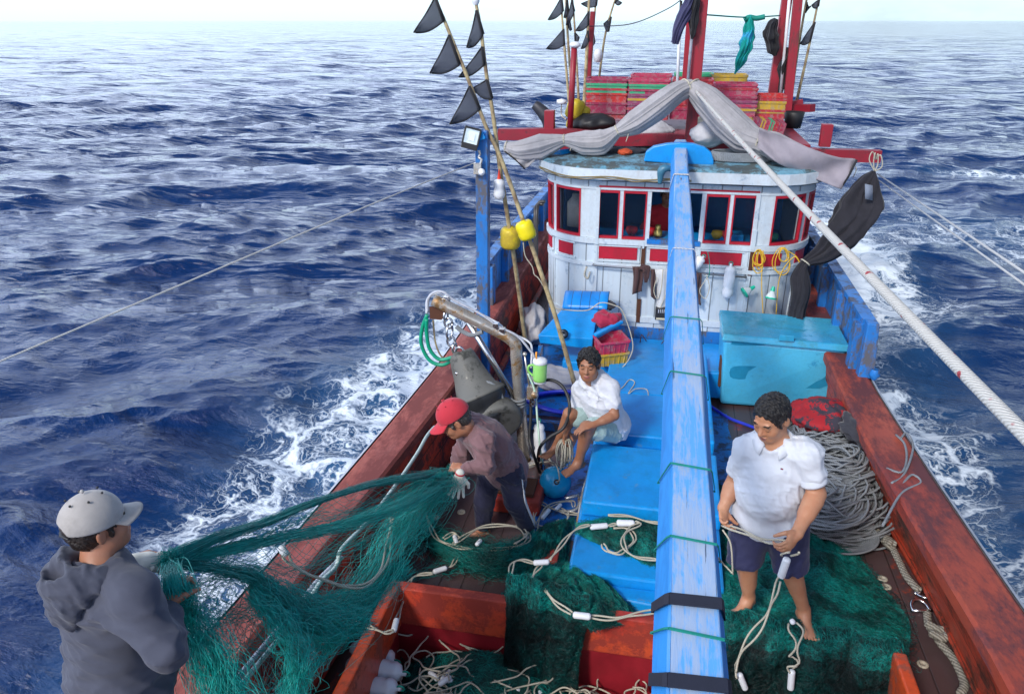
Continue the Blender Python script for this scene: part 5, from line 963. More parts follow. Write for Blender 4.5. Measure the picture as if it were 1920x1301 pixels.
# ================================================================ PEOPLE: smooth implicit bodies, meshed as one surface
def smin(a, b, k):
    h = np.clip(.5 + .5 * (b - a) / k, 0, 1); return b * (1 - h) + a * h - k * h * (1 - h)
class SDF:
    def __init__(s): s.p = []
    def cap(s, a, b, ra, rb=None, k=.02, op='+'): s.p.append(('c', np.asarray(a, float), np.asarray(b, float), ra, ra if rb is None else rb, k, op)); return s
    def ell(s, c, r, R=None, k=.02, op='+'): s.p.append(('e', np.asarray(c, float), np.asarray(r, float), np.eye(3) if R is None else np.asarray(R, float), 0, k, op)); return s
    def plane(s, c, n, k=.004): s.p.append(('p', np.asarray(c, float), nrm(n), 0, 0, k, '&')); return s      # keep the side n points away from
    def chain(s, pts, rs, k=.02):
        for i in range(len(pts) - 1): s.cap(pts[i], pts[i + 1], rs[i], rs[i + 1], k)
        return s
    def bounds(s):
        lo, hi = [], []
        for q in s.p:
            if q[6] != '+': continue
            if q[0] == 'c': r = max(q[3], q[4]); lo.append(np.minimum(q[1], q[2]) - r); hi.append(np.maximum(q[1], q[2]) + r)
            else: r = q[2].max(); lo.append(q[1] - r); hi.append(q[1] + r)
        return np.min(lo, 0) - .04, np.max(hi, 0) + .04
    def ev(s, P_):
        d = np.full(len(P_), 9.0)
        for ty, a, b, c, e, k, op in s.p:
            if ty == 'c':
                ab = b - a; t = np.clip((P_ - a) @ ab / max(ab @ ab, 1e-9), 0, 1); x = np.linalg.norm(P_ - a - t[:, None] * ab, axis=1) - (c + (e - c) * t)
            elif ty == 'e':
                q = (P_ - a) @ c; k0 = np.linalg.norm(q / b, axis=1); k1 = np.linalg.norm(q / b ** 2, axis=1) + 1e-9; x = k0 * (k0 - 1) / k1
            else: x = (P_ - a) @ b
            if op == '+': d = smin(d, x, k)
            elif op == '-': d = -smin(-d, x, k)
            else: d = -smin(-d, -x, k)
        return d
    def mesh(s, h, disp=None):
        lo, hi = s.bounds(); n = np.ceil((hi - lo) / h / 4).astype(int) * 4 + 4; nb = n // 4
        f = np.empty(n, np.float32); bi = np.stack(np.meshgrid(*[np.arange(x) for x in nb], indexing='ij'), -1).reshape(-1, 3)
        cd_ = s.ev(lo + (bi * 4 + 1.5) * h); act = np.abs(cd_) < 4 * h * 1.15 + .025
        F = np.repeat(np.repeat(np.repeat(np.where(cd_ > 0, 1, -1).reshape(nb), 4, 0), 4, 1), 4, 2).astype(np.float32)
        off = np.stack(np.meshgrid(*[np.arange(4)] * 3, indexing='ij'), -1).reshape(-1, 3); I = (bi[act][:, None] * 4 + off[None]).reshape(-1, 3)
        P_ = lo + I * h; v = s.ev(P_)
        if disp is not None: v = v + disp(P_)
        F[I[:, 0], I[:, 1], I[:, 2]] = v
        return surface_nets(F, lo, h)
def surface_nets(F, lo, h):
    ins = F < 0; c = [ins[i:ins.shape[0] - 1 + i, j:ins.shape[1] - 1 + j, k:ins.shape[2] - 1 + k] for i in (0, 1) for j in (0, 1) for k in (0, 1)]
    sm = sum(x.astype(np.int8) for x in c); cells = np.argwhere((sm > 0) & (sm < 8)); idx = -np.ones(sm.shape, np.int32); idx[tuple(cells.T)] = np.arange(len(cells))
    acc = np.zeros((len(cells), 3)); cnt = np.zeros(len(cells)); co = [(i, j, k) for i in (0, 1) for j in (0, 1) for k in (0, 1)]
    for a in co:
        for ax in range(3):
            if a[ax]: continue
            b = list(a); b[ax] = 1; va = F[tuple((cells + a).T)]; vb = F[tuple((cells + b).T)]; m_ = (va < 0) != (vb < 0); t = np.where(m_, va / (va - vb + 1e-12), 0)
            p = np.tile(np.array(a, float), (len(cells), 1)); p[:, ax] += t; acc[m_] += p[m_]; cnt[m_] += 1
    V_ = lo + (cells + acc / np.maximum(cnt, 1)[:, None]) * h; faces = []
    for ax in range(3):
        sl = [slice(1, -1)] * 3; a = ins[1:-1, 1:-1, 1:-1]; sh = [slice(1, -1)] * 3; sh[ax] = slice(2, None); b = ins[tuple(sh)]
        e = np.argwhere(a != b) + 1; u, w_ = [(1, 2), (2, 0), (0, 1)][ax]; du = np.zeros(3, int); dw = np.zeros(3, int); du[u] = 1; dw[w_] = 1
        q = np.stack([idx[tuple((e - du - dw).T)], idx[tuple((e - dw).T)], idx[tuple(e.T)], idx[tuple((e - du).T)]], 1); fl = ins[tuple(e.T)]; q[~fl] = q[~fl][:, ::-1]; faces.append(q[(q >= 0).all(1)])
    return V_, np.vstack(faces)
def relax(v, f, it=1, lam=.5):
    for _ in range(it):
        a = np.zeros_like(v); c = np.zeros(len(v))
        for i in range(4): j = f[:, (i + 1) % 4]; np.add.at(a, f[:, i], v[j]); np.add.at(c, f[:, i], 1); np.add.at(a, j, v[f[:, i]]); np.add.at(c, j, 1)
        v = v * (1 - lam) + lam * a / np.maximum(c, 1)[:, None]
    return v
def frame3(f, u):
    f = nrm(f); r = nrm(np.cross(f, u)); return np.array([r, f, np.cross(r, f)]).T        # columns: right, forward, up
def folds(amp, seed, fr=22, axis=(.2, .2, 1)):
    """cloth creases: sharp little ridges running across `axis`, broken up by slow warps"""
    g = np.random.default_rng(seed); W = [(nrm(np.asarray(axis) + g.normal(size=3) * .5) * fr * s, g.uniform(0, 6), nrm(g.normal(size=3)) * fr * .5 * s, .8 / (.5 + s)) for s in (.5, .8, 1.25) for _ in (0, 1)]
    m1, m2 = g.normal(size=3) * 9, g.uniform(0, 6)
    def fn(P_):
        d = 0
        for w_, ph, w2, a in W: d = d + a * (1 - 1.6 * np.abs(np.sin(.5 * (P_ @ w_ + ph + 1.9 * np.sin(P_ @ w2 + ph)))) ** .8)
        return -amp * (d + .9) * (.65 + .45 * np.sin(P_ @ m1 + m2))
    return fn
_f1 = folds
def folds(amp, seed, fr=22, axis=(.2, .2, 1)):
    a, b_ = _f1(amp, seed, fr, axis), _f1(amp * .42, seed + 100, fr * 2.3, axis); return lambda P_: a(P_) + b_(P_)
class Person:
    def __init__(s, lab, loc, skin, H=1.0):
        s.g = thing('person', lab, 'person', loc); s.b = SDF(); s.h = .005; s.skin = skin; s.marks = []
    def head(s, c, f, u, sc=1.0, hair=None, hmat=None, neck=None, jaw=1.0, mouth=0):
        c = np.asarray(c, float); R = frame3(f, u); s.hR, s.hc, s.hs = R, c, sc; T = lambda *p: c + R @ (np.array(p) * sc); E = lambda p, r, k=.02, op='+': s.b.ell(T(*p), np.array(r) * sc, R, k * sc, op)
        E((0, -.012, .036), (.077, .097, .089)); E((0, .034, -.028), (.060, .062, .086), .03); E((0, .062, -.088), (.036 * jaw, .030, .027), .03); E((0, .02, -.07), (.054 * jaw, .055, .04), .03)
        for x in (-1, 1): E((x * .036, .058, -.032), (.028, .03, .03), .02); E((x * .031, .104, .003), (.019, .014, .012), .012, '-'); E((x * .031, .0805, .001), (.0145, .014, .0115), .004)
        s.b.cap(T(-.038, .084, .024), T(.038, .084, .024), .0115 * sc, None, .012); s.b.cap(T(0, .086, .012), T(0, .110, -.026), .008 * sc, .0125 * sc, .010)
        for x in (-1, 1): s.b.cap(T(x * .011, .100, -.031), T(x * .013, .092, -.033), .0085 * sc, None, .006)
        E((0, .094, -.0575), (.024, .0115, .0062), .006); E((0, .091, -.070), (.020, .0115, .0075), .006); 
        for x in (-1, 1):
            er = R @ np.array([[math.cos(.35), -x * math.sin(.35), 0], [x * math.sin(.35), math.cos(.35), 0], [0, 0, 1]]); s.b.ell(T(x * .079, -.012, -.006), np.array((.008, .020, .032)) * sc, er, .006); s.b.ell(T(x * .088, -.004, -.003), np.array((.006, .010, .018)) * sc, er, .004, '-')
        if neck is not None: s.b.cap(T(0, -.022, -.075), np.asarray(neck), .056 * sc, .064, .03)
        s.marks += [(1, T(0, .1, -.0585), R, np.array((.0235, .02, .0055)) * sc), (1, T(0, .1, -.0695), R, np.array((.019, .02, .0065)) * sc)]
        for x in (-1, 1): s.marks += [(3, T(x * .035, .094, .0285), R, np.array((.021, .02, .0052)) * sc), (2, T(x * .031, .094, -.0025), R, np.array((.0125, .02, .0035)) * sc)]
        s.T = T
    def torso(s, pel, ch, nk, r_, belly=0.0, sc=1.0):
        """pel, ch, nk: pelvis, chest and neck base centres; r_: the person's right"""
        pel, ch, nk = map(lambda x: np.asarray(x, float), (pel, ch, nk)); u = nrm(nk - pel); r_ = nrm(r_ - u * (u @ r_)); f = np.cross(u, r_); s.u, s.r, s.f = u, r_, f; R = np.array([r_, f, u]).T; w_ = (pel + ch) / 2
        s.tor = [(pel + f * .0, (.160 * sc, .115 * sc, .125), R), (w_ + f * belly * .55, ((.145 + belly * .35) * sc, .110 * sc + belly * .8, .16), R), (ch, (.165 * sc, .112 * sc, .155), R), (nk - u * .055 - f * .01, (.135 * sc, .075, .07), R)]
        for c, r, R_ in s.tor: s.b.ell(c, r, R_, .05)
    def arm(s, sh, el, wr, r=(.054, .042, .027), hand=None, palm=None, curl=.6, thumb=1, spread=.16, k=.03, neck=None, hs=1.0):
        sh, el, wr = map(lambda x: np.asarray(x, float), (sh, el, wr)); s.b.cap(sh, el, r[0], r[1], k); s.b.cap(el, wr, r[1], r[2], .012); fa = nrm(wr - el); s.b.cap(el + fa * .05, el + (wr - el) * .5, r[1] * 1.08, r[1] * .92, .02)
        if neck is not None: s.b.cap(sh, np.asarray(neck), r[0] * 1.02, .05, .04)
        if hand is None: return
        d = nrm(hand); n = nrm(palm - d * (d @ np.asarray(palm, float))); sd_ = np.cross(d, n) * thumb; R = np.array([sd_, d, n]).T; q = lambda a, b, c: wr + (sd_ * a + d * b + n * c) * hs
        s.b.ell(q(0, .050, 0), np.array((.041, .052, .0165)) * hs, R, .012); s.b.cap(wr, q(0, .03, 0), r[2], .024 * hs, .012)
        for i, (x, L_) in enumerate(((.030, .072), (.010, .080), (-.011, .075), (-.031, .058))):
            p = q(x, .088 - abs(x) * .1, 0); a = 0.0; dd = d + sd_ * x * spread * 6; seg = (L_ * .45, L_ * .31, L_ * .26); cu = curl * (1 + .12 * i)
            for j, l in enumerate(seg):
                a += cu * (.75 if j == 0 else 1.0); v_ = nrm(nrm(dd) * math.cos(a) + n * math.sin(a)); e = p + v_ * l * hs; s.b.cap(p, e, (.0092 - .0008 * j) * hs, (.0086 - .0009 * j) * hs, .003); p = e
        p = q(.030, .022, .004); e1 = q(.052, .050, .016); e2 = e1 + nrm(d * .8 + sd_ * .1 + n * (.35 + curl * .5)) * .030 * hs; e3 = e2 + nrm(d * .7 - sd_ * .2 + n * (.4 + curl * .7)) * .025 * hs; s.b.cap(p, e1, .015 * hs, .012 * hs, .010); s.b.cap(e1, e2, .0112 * hs, .0098 * hs, .004); s.b.cap(e2, e3, .0098 * hs, .0082 * hs, .003)
    def leg(s, hip, kn, an, toe, r=(.088, .058, .036), bare=True, up=(0, 0, 1)):
        hip, kn, an = map(lambda x: np.asarray(x, float), (hip, kn, an)); s.b.cap(hip, kn, r[0], r[1], .04); s.b.cap(kn, an, r[1] * .92, r[2], .02); b_ = nrm(an - kn); fw = nrm(np.asarray(toe, float)); s.b.cap(kn + b_ * .06 - fw * .015, kn + b_ * .20 - fw * .018, r[1] * .95, r[2] * 1.15, .03)
        up = nrm(up); fw = nrm(fw - up * (fw @ up)); sd_ = np.cross(fw, up); heel = an - up * .055 - fw * .035; ball = an - up * .068 + fw * .115; s.b.cap(an, an - up * .03 + fw * .02, r[2], .034, .02); s.b.cap(heel, heel + fw * .03, .029, .028, .02)
        R = np.array([sd_, fw, up]).T; s.b.cap(an - up * .035 + fw * .03, ball, .032, .019, .025); s.b.ell(ball, (.046, .045, .017), R, .02); s.b.ell(heel + fw * .07, (.032, .07, .02), R, .02)
        for i in range(5):
            x = .036 - .018 * i; L_ = (.045, .046, .041, .034, .027)[i]; p = ball + sd_ * x * s.tside + fw * .022 - up * .002; s.b.cap(p, p + fw * L_ * .8 - up * .004, (.0125 if i == 0 else .009), (.011 if i == 0 else .0075), .004)
    tside = 1
    def body(s, h=None):
        v, f = s.b.mesh(h or s.h); v = relax(v, f, 1, .35); c = v[f].mean(1); mi = np.zeros(len(f), int)
        for m_, p, R, r in s.marks: mi[np.linalg.norm(((c - p) @ R) / r, axis=1) < 1] = m_
        o = mesh_np('body', v, f, [s.skin, M_LIP, M_EYE, M_BROW], s.g, True, mi); return o
    def child(s, name, sdf, mat, h=.006, disp=None, rl=1, label=None):
        v, f = sdf.mesh(h, disp); v = relax(v, f, rl, .5); o = mesh_np(name, v, f, mat, s.g)
        if label: o['label'] = label
        return o
    def tor_sdf(s, grow, k=.05):
        q = SDF()
        for c, r, R in s.tor: q.ell(c, np.array(r) + grow, R, k)
        return q
    def hair(s, mat, grow=.010, rough=.004, cutf=.052, low=-.055, seed=1, curly=0, fringe=.075, back=0, part=0):
        q = SDF(); T, R, sc = s.T, s.hR, s.hs; g = grow; q.ell(T(0, -.012, .036), (np.array((.077, .097, .089)) + g) * sc, R, .02); q.ell(T(0, -.05, -.015), np.array((.066, .056, .06)) * sc, R, .02)
        q.cap(T(-.072, .028, -.005), T(-.072, .020, -.022), .009 * sc, None, .01); q.cap(T(.072, .028, -.005), T(.072, .020, -.022), .009 * sc, None, .01)
        q.ell(T(0, .118 - back, -.030), np.array((.088, .088, .108)) * sc, R, .012, '-')
        for x in (-1, 1): q.ell(T(x * .082, .0, -.03), np.array((.02, .028, .045)) * sc, R, .006, '-')
        if part: q.cap(T(.02, .070, .095), T(-.055, .085, .050), .020 * sc, .012 * sc, .012); q.cap(T(.03, .060, .095), T(.068, .050, .055), .018 * sc, .012 * sc, .012); q.cap(T(.0, .075, .095), T(-.02, .094, .060), .014 * sc, .009 * sc, .01)
        q.plane(T(0, 0, low), -s.hR[:, 2] * 1.0 + s.hR[:, 1] * .35)
        s.child('hair', q, mat, .004, (lambda P_: rough * (np.sin(P_ @ V(260, 90, 40) + 3 * np.sin(P_ @ V(50, 80, 60))) + np.sin(P_ @ V(40, 210, 150) + 2 * np.sin(P_ @ V(90, 20, 80)))) * .6), 0)
def skin_mat(name, col):
    t = NT(name); v = t.coord(); n = t.noise(v, 14, 5, .6); n2 = t.noise(v, 90, 3, .6); c = t.mix(t.ramp(n, .35, .7), col, (col[0] * .92, col[1] * .78, col[2] * .72)); c = t.mix(t.math('MULTIPLY', n2, .25), c, tuple(x * .7 for x in col)); t.base(c)
    t.set(Roughness=.5); t.b.inputs['Subsurface Weight'].default_value = .08; t.b.inputs['Subsurface Radius'].default_value = (.012, .004, .002); t.bump(n2, .15, .002); return t.m
M_LIP = plain('lips', (.30, .10, .08), .45, .1, 60); M_EYE = plain('eye_dark', (.025, .018, .015), .25); M_BROW = plain('eyebrow', (.02, .015, .012), .8)
def hair_mat(name, col, grey=0):
    t = NT(name); v = t.coord((1, 1, 1)); n = t.noise(v, 120, 3, .7); t.base(t.mix(t.ramp(n, .45, .7), col, tuple(min(1, x * 1.8 + grey) for x in col))); t.set(Roughness=.42); t.bump(n, .8, .008); return t.m
m_hair = hair_mat('black_hair', (.010, .009, .010)); m_hair2 = hair_mat('dark_brown_hair', (.022, .014, .011), .01); m_hairg = hair_mat('greying_hair', (.035, .03, .028), .06)
skinA = skin_mat('skin_tan', (.50, .25, .145)); skinB = skin_mat('skin_brown', (.34, .155, .085)); skinC = skin_mat('skin_sun', (.42, .19, .11)); skinD = skin_mat('skin_warm', (.46, .215, .13))
def collar(p, nk, f, u, mat, r=.075, op=.35, h=.030):
    r_ = nrm(np.cross(f, u)); u = nrm(u); f = nrm(np.cross(u, r_)); n = 30; an = np.linspace(op, 2 * math.pi - op, n); G = []
    for a in an:
        e = abs(math.cos(a / 2)); rad = r_ * math.sin(a) + f * math.cos(a); drop = -.035 * max(0, math.cos(a)) ** 1.5; b0 = nk + rad * r * (1 + .02) + u * (.03 + drop); spread = .012 + .016 * max(0, math.cos(a))
        G.append([b0 - u * .02, b0 + u * .008, b0 + rad * .008 + u * .006, b0 + rad * (.018 + spread) - u * h * (.7 + .9 * max(0, math.cos(a)) ** 3), b0 + rad * (.014 + spread) - u * h * (.75 + .9 * max(0, math.cos(a)) ** 3)])
    b = MB(); b.grid(np.array(G), .004); b.build('collar', mat, p.g)

# ---------------------------------------------------------------- man standing on the net, right of the boom
Y0 = 3.965; p = Person('stout man in white polo shirt and navy shorts standing barefoot on the net', U(1450, 1150, Y0), skinA)
pel = U(1440, 955, Y0 + .03); nk = U(1452, 828, Y0 - .03); ch = U(1447, 880, Y0 - .01); rv = nrm(V(-1, .34, 0)); fw = nrm(V(-.36, -1, 0))
p.torso(pel, ch, nk, rv, .05, 1.07)
shR = U(1399, 843, Y0 + .02); elR = U(1378, 902, Y0 + .07); wrR = U(1356, 952, Y0 - .03); shL = U(1513, 853, Y0 - .10); elL = U(1531, 926, Y0 - .12); wrL = U(1494, 1000, Y0 - .34)
p.arm(shR, elR, wrR, (.060, .048, .031), wrR - elR + V(.07, -.12, 0), V(.6, -.5, .3), .55, -1, neck=nk, hs=1.04); p.arm(shL, elL, wrL, (.062, .050, .032), nrm(wrL - elL) + V(-.25, -.1, -.1), V(-.6, .75, -.1), .75, -1, neck=nk, hs=1.08)
knR = U(1398, 1052, Y0 - .05); anR = U(1404, 1118, Y0 + .02); knL = U(1482, 1062, Y0 - .09); anL = U(1507, 1142, Y0 - .02); hpR = U(1408, 975, Y0 + .02); hpL = U(1478, 985, Y0 - .02)
p.leg(hpR, knR, anR, V(-.55, -.75, 0), (.100, .060, .036)); p.tside = -1; p.leg(hpL, knL, anL, V(.20, -.9, 0), (.100, .060, .036))
hd = U(1447, 783, Y0 - .06); hf = nrm(V(-.60, -.75, -.40)); p.head(hd, hf, V(-.16, -.16, 1), 1.05, neck=nk + V(0, .0, .0), jaw=1.12)
p.body(); p.hair(m_hair, .009, .005, seed=2, back=.012)
m_ws = cloth('white_polo', (.62, .65, .72), .85, .06, 500, None, wrinkle=3)
sh = p.tor_sdf(.013); sh.cap(shR, shR * .52 + elR * .48, .068, .066, .035); sh.cap(shL, shL * .50 + elL * .50, .070, .068, .035); sh.cap(shR, nk, .066, .055, .05); sh.cap(shL, nk, .066, .055, .05)
pu = p.u; hem = pel - pu * .135; sh.ell(pel - pu * .04 + fw * .03, (.200, .158, .13), np.array([p.r, p.f, p.u]).T, .05)
sh.plane(hem, -pu + p.r * .03); 
for a, c in ((shR, elR), (shL, elL)): pass
sh.cap(nk + p.u * .10 + fw * .02, nk + fw * .05 + p.u * .02, .062, .050, .012, '-'); sh.cap(nk + fw * .07 + p.u * .03, nk + fw * .15 - p.u * .07, .034, .006, .01, '-')
p.child('polo_shirt', sh, m_ws, .006, folds(.0085, 3, 62, (.9, .3, .6))); collar(p, nk + p.u * .012, fw, p.u, m_ws, .080, .42)
for a, c, r in ((shR, elR, .0685), (shL, elL, .0705)):
    e = a * .5 + c * .5; ax = nrm(c - a); b = MB(); b.lathe(e + ax * .03, ax, [(-.02, r * .96), (.0, r * 1.02), (.012, r * 1.03), (.022, r * 1.02), (.022, r * .8)], 24); b.build('cuff', m_ws, p.g)
b = MB(); bp = nk + fw * .155 - p.u * .115; b.box(U(1466, 879, Y0 - .22), (.014, .004, .007), frame3(fw, p.u)); b.build('chest_logo', plain('navy_red', (.2, .02, .06), .7), p.g)
m_nv = cloth('navy_shorts', (.018, .020, .075), .8, .3)
q = SDF(); q.ell(pel - pu * .05, (.185, .150, .12), np.array([p.r, p.f, p.u]).T, .04); q.cap(hpR, knR, .118, .098, .04); q.cap(hpL, knL, .118, .098, .04); q.plane(knR * .95 + hpR * .05 , (knR - hpR) * 1.0 + V(0, 0, -.15)) if False else None
Rz_ = np.array([p.r, p.f, p.u]).T; q.plane(knR * .5 + knL * .5 + V(0, 0, .0), V(.12, 0, -1)); p.child('shorts', q, m_nv, .006, folds(.006, 5, 70, (1, .3, .2)))
STAND = (wrR, wrL)

# ---------------------------------------------------------------- bent man in the red cap
Y1 = 4.86; p = Person('man in red cap, mauve shirt and dark track trousers bending over to haul net', U(940, 1000, Y1), skinC)
pel = U(948, 872, Y1 + .02); nk = U(884, 806, Y1 - .30); ch = U(915, 826, Y1 - .17); rv = nrm(V(-.15, 1, 0)); 
p.torso(pel, ch, nk, V(-.55, .85, 0), .0, .98)
shN = U(905, 826, Y1 - .42); elN = U(908, 872, Y1 - .48); wrN = U(872, 878, Y1 - .52); shF = U(876, 812, Y1 - .08); elF = U(866, 852, Y1 - .05); wrF = U(850, 890, Y1 - .02)
p.arm(shN, elN, wrN, (.048, .038, .027), V(-1, -.1, .05), V(0, .5, -1), 1.15, 1, neck=nk); p.arm(shF, elF, wrF, (.048, .038, .027), V(-.8, .0, -.4), V(.3, 1, .1), .9, 1, neck=nk)
hpN = U(955, 884, Y1 - .10); knN = U(966, 938, Y1 - .10); anN = U(990, 993, Y1 - .0); hpF = U(920, 888, Y1 + .08); knF = U(908, 940, Y1 + .04); anF = U(905, 988, Y1 + .02)
p.leg(hpF, knF, anF, V(-1, -.45, 0), (.082, .055, .036)); p.tside = -1; p.leg(hpN, knN, anN, V(-.1, -1, 0), (.082, .055, .036))
hd = U(853, 786, Y1 - .40); hf = nrm(V(-.80, -.28, -.55)); hu = V(-.45, -.15, 1); p.head(hd, hf, hu, 1.06, neck=nk)
p.body(); p.hair(m_hairg, .006, .003)
m_mv = cloth('mauve_shirt', (.20, .105, .115), .85, .2, 300, (.10, .06, .07), wrinkle=3)
sh = p.tor_sdf(.038); sh.cap(shN, elN, .070, .060, .04); sh.cap(elN, wrN * .92 + elN * .08, .060, .042, .025); sh.cap(shF, elF, .066, .056, .04); sh.cap(elF, wrF * .75 + elF * .25, .055, .040, .02); sh.cap(shN, nk, .062, .058, .05); sh.cap(shF, nk, .062, .058, .05)
pu = p.u; sh.ell(pel + pu * .03 - V(0, 0, .03), (.185, .145, .16), np.array([p.r, p.f, p.u]).T, .05); sh.plane(pel - pu * .085, -pu + V(0, 0, -.5)); sh.cap(nk + pu * .11, nk + pu * .02, .055, .045, .012, '-')
p.child('long_sleeved_shirt', sh, m_mv, .006, folds(.009, 8, 70, (.5, .6, .9))); collar(p, nk + pu * .01, p.f * -1 if (p.f @ hf) < 0 else p.f, pu, m_mv, .062, .5, .03)
m_tr = cloth('track_trousers', (.012, .013, .045), .8, .3); q = SDF(); q.ell(pel - pu * .02 - V(0, 0, .04), (.165, .125, .12), np.array([p.r, p.f, p.u]).T, .04); q.cap(hpN, knN, .100, .078, .04); q.cap(knN, anN - (anN - knN) * .10, .078, .060, .02); q.cap(hpF, knF, .100, .078, .04); q.cap(knF, anF - (anF - knF) * .12, .078, .060, .02)
p.child('trousers', q, m_tr, .006, folds(.007, 9, 75, (1, .4, .5)))
for k in range(3):
    b = MB(); o = V(.088, -.045 + .014 * k, 0); o2 = V(.072, -.03 + .014 * k, 0); b.tube(spline([hpN + o + V(.01, 0, 0), (hpN + knN) / 2 + (o + o2) / 2 + V(.01, 0, 0), knN + o2 + V(.012, 0, 0), anN + V(.058, -.022 + .012 * k, .05)], 6), .0032, 5); b.build('side_stripe', m_float, p.g)
def cap_hat(p, mat, brimmat=None, grow=.012, brim=.085, label=None, z0=.028, opening=False, tilt=0.0):
    T, R, sc = p.T, p.hR, p.hs; q = SDF(); q.ell(T(0, -.012, .040), (np.array((.080, .100, .092)) + grow) * sc, R, .02); n = -R[:, 2] + R[:, 1] * tilt; q.plane(T(0, 0, z0), n)
    if opening: q.ell(T(0, -.125, .028), np.array((.042, .05, .036)) * sc, R, .008, '-')
    o = p.child('cap', q, mat, .005, None, 1, label); b = MB(); G = []
    for i, a in enumerate(np.linspace(-1.05, 1.05, 17)):
        row = []
        for j, s_ in enumerate(np.linspace(0, 1, 7)):
            x = math.sin(a) * (.090) * (1 - .10 * s_ * 0); y0 = -.012 + .108 * math.cos(a) + .004; y = y0 + brim * s_ * max(0, math.cos(a * 1.1)) ** .55; row.append(T(x, y - .004, z0 + .006 - .024 * (abs(x) / .09) ** 2 * (s_ * .8 + .2) - .016 * s_ + tilt * y * 0))
        G.append(row)
    b.grid(np.array(G), .005); b.build('brim', brimmat or mat, p.g); 
    b = MB(); b.ball(T(0, -.012, .145 + grow), .007, 10)
    b.build('cap_button', mat, p.g)
    b = MB()
    for a in np.arange(6) * math.pi / 3 + .5: b.ball(T(.052 * math.sin(a), -.012 + .064 * math.cos(a), .040 + .085 + grow * .8), .0045, 8)
    b.build('eyelets', m_black if 'grey' in mat.name else mat, p.g)
cap_hat(p, cloth('red_cap', (.52, .025, .045), .85, .12, 300), tilt=.05)
b = MB(); R = p.hR; b.box(p.T(.045, .082, .075), (.022, .004, .026), R @ np.array(Matrix.Rotation(-.55, 3, 'Z'))); b.build('cap_badge', m_strap, p.g)
BENT = (wrN, wrF)
# the white knitted glove on his far hand hangs below the net
gl = SDF(); G0 = U(862, 892, Y1 - .66); gd = nrm(V(-.15, 0, -1)); gs = nrm(V(1, .25, 0)); q_ = lambda a, b_: G0 + gs * a + gd * b_
gl.ell(q_(0, .05), (.046, .055, .022), np.array([gs, nrm(np.cross(gd, gs)), -gd]).T[:, [0, 2, 1]] if False else np.array([gs, gd, np.cross(gs, gd)]).T, .012); gl.cap(q_(0, -.02), q_(0, .03), .030, .036, .02)
for i, (x, L_, sp) in enumerate(((-.036, .060, -.35), (-.013, .075, -.14), (.010, .075, .05), (.032, .062, .28))): e = q_(x, .09); gl.cap(e, e + nrm(gd + gs * sp) * L_ + V(0, -.008 * i, 0), .0115, .0095, .004)
gl.cap(q_(.035, .03), q_(.064, .065), .014, .012, .008); gl.cap(q_(.064, .065), q_(.070, .095), .012, .010, .004)
m_gl = cloth('knit_glove', (.66, .65, .58), .9, .15, 250); p.child('glove', gl, m_gl, .004, None, 1); b = MB(); b.lathe(q_(0, -.022), gd, [(-.006, .028), (0, .034), (.006, .033)], 16); b.build('glove_cuff', m_panel, p.g)

# ---------------------------------------------------------------- man seated on the hatch
p = Person('man in white shirt and pale green shorts seated on the blue hatch lid', Z(1130, 815, 1.65), skinB)
pel = U(1142, 792, 5.78); nk = U(1113, 708, 5.66); ch = U(1124, 745, 5.70); p.torso(pel, ch, nk, nrm(V(-1, .55, 0)), .015, .97)
fwd_ = nrm(V(-.55, -1, 0)); shR = U(1088, 731, 5.78); elR = U(1080, 776, 5.74); wrR = U(1062, 806, 5.62); shL = U(1146, 727, 5.56); elL = U(1152, 779, 5.46); wrL = U(1112, 797, 5.36)
p.arm(shR, elR, wrR, (.048, .037, .026), V(-.1, -.2, -1), V(.8, -.3, 0), .5, -1, neck=nk); p.arm(shL, elL, wrL, (.048, .038, .026), V(-.9, -.5, -.18), V(0, -.2, -1), .22, -1, neck=nk)
hpR = U(1128, 798, 5.86); knR = U(1068, 776, 5.62); anR = U(1046, 832, 5.70); hpL = U(1148, 806, 5.70); knL = U(1100, 802, 5.38); anL = U(1086, 862, 5.46)
p.leg(hpR, knR, anR, V(-.6, -.7, 0), (.082, .055, .036)); p.tside = -1; p.leg(hpL, knL, anL, V(-.6, -.7, 0), (.082, .055, .036))
hd = U(1104, 684, 5.58); p.head(hd, nrm(V(-.08, -1, .04)), V(-.06, -.05, 1), 1.04, neck=nk); p.body(); p.hair(m_hair, .010, .007, back=.014, part=1)
m_w2 = cloth('white_shirt_seated', (.62, .64, .70), .85, .06, 400, None, wrinkle=3); sh = p.tor_sdf(.024); sh.cap(shR, shR * .45 + elR * .55, .062, .058, .04); sh.cap(shL, shL * .42 + elL * .58, .064, .060, .04); sh.cap(shR, nk, .058, .052, .05); sh.cap(shL, nk, .058, .052, .05); sh.ell(pel - p.u * .01, (.175, .14, .14), np.array([p.r, p.f, p.u]).T, .05); sh.plane(pel - p.u * .10, -p.u)
sh.cap(nk + p.u * .10 + fwd_ * .02, nk + fwd_ * .045, .054, .046, .012, '-'); sh.cap(nk + fwd_ * .06 + p.u * .03, nk + fwd_ * .12 - p.u * .09, .028, .006, .01, '-')
p.child('shirt', sh, m_w2, .006, folds(.009, 13, 70, (.6, .5, .6))); collar(p, nk + p.u * .01, fwd_, p.u, m_w2, .066, .5)
m_pg = cloth('pale_green_shorts', (.36, .50, .48), .85, .15); q = SDF(); q.ell(pel - p.u * .05, (.165, .135, .11), np.array([p.r, p.f, p.u]).T, .04); q.cap(hpR, hpR * .25 + knR * .75, .098, .084, .04); q.cap(hpL, hpL * .30 + knL * .70, .100, .090, .04); p.child('shorts', q, m_pg, .006, folds(.006, 14, 75, (.4, 1, .3)))
b = MB(); g = np.random.default_rng(4); c0 = wrR + V(-.0, -.03, -.08)
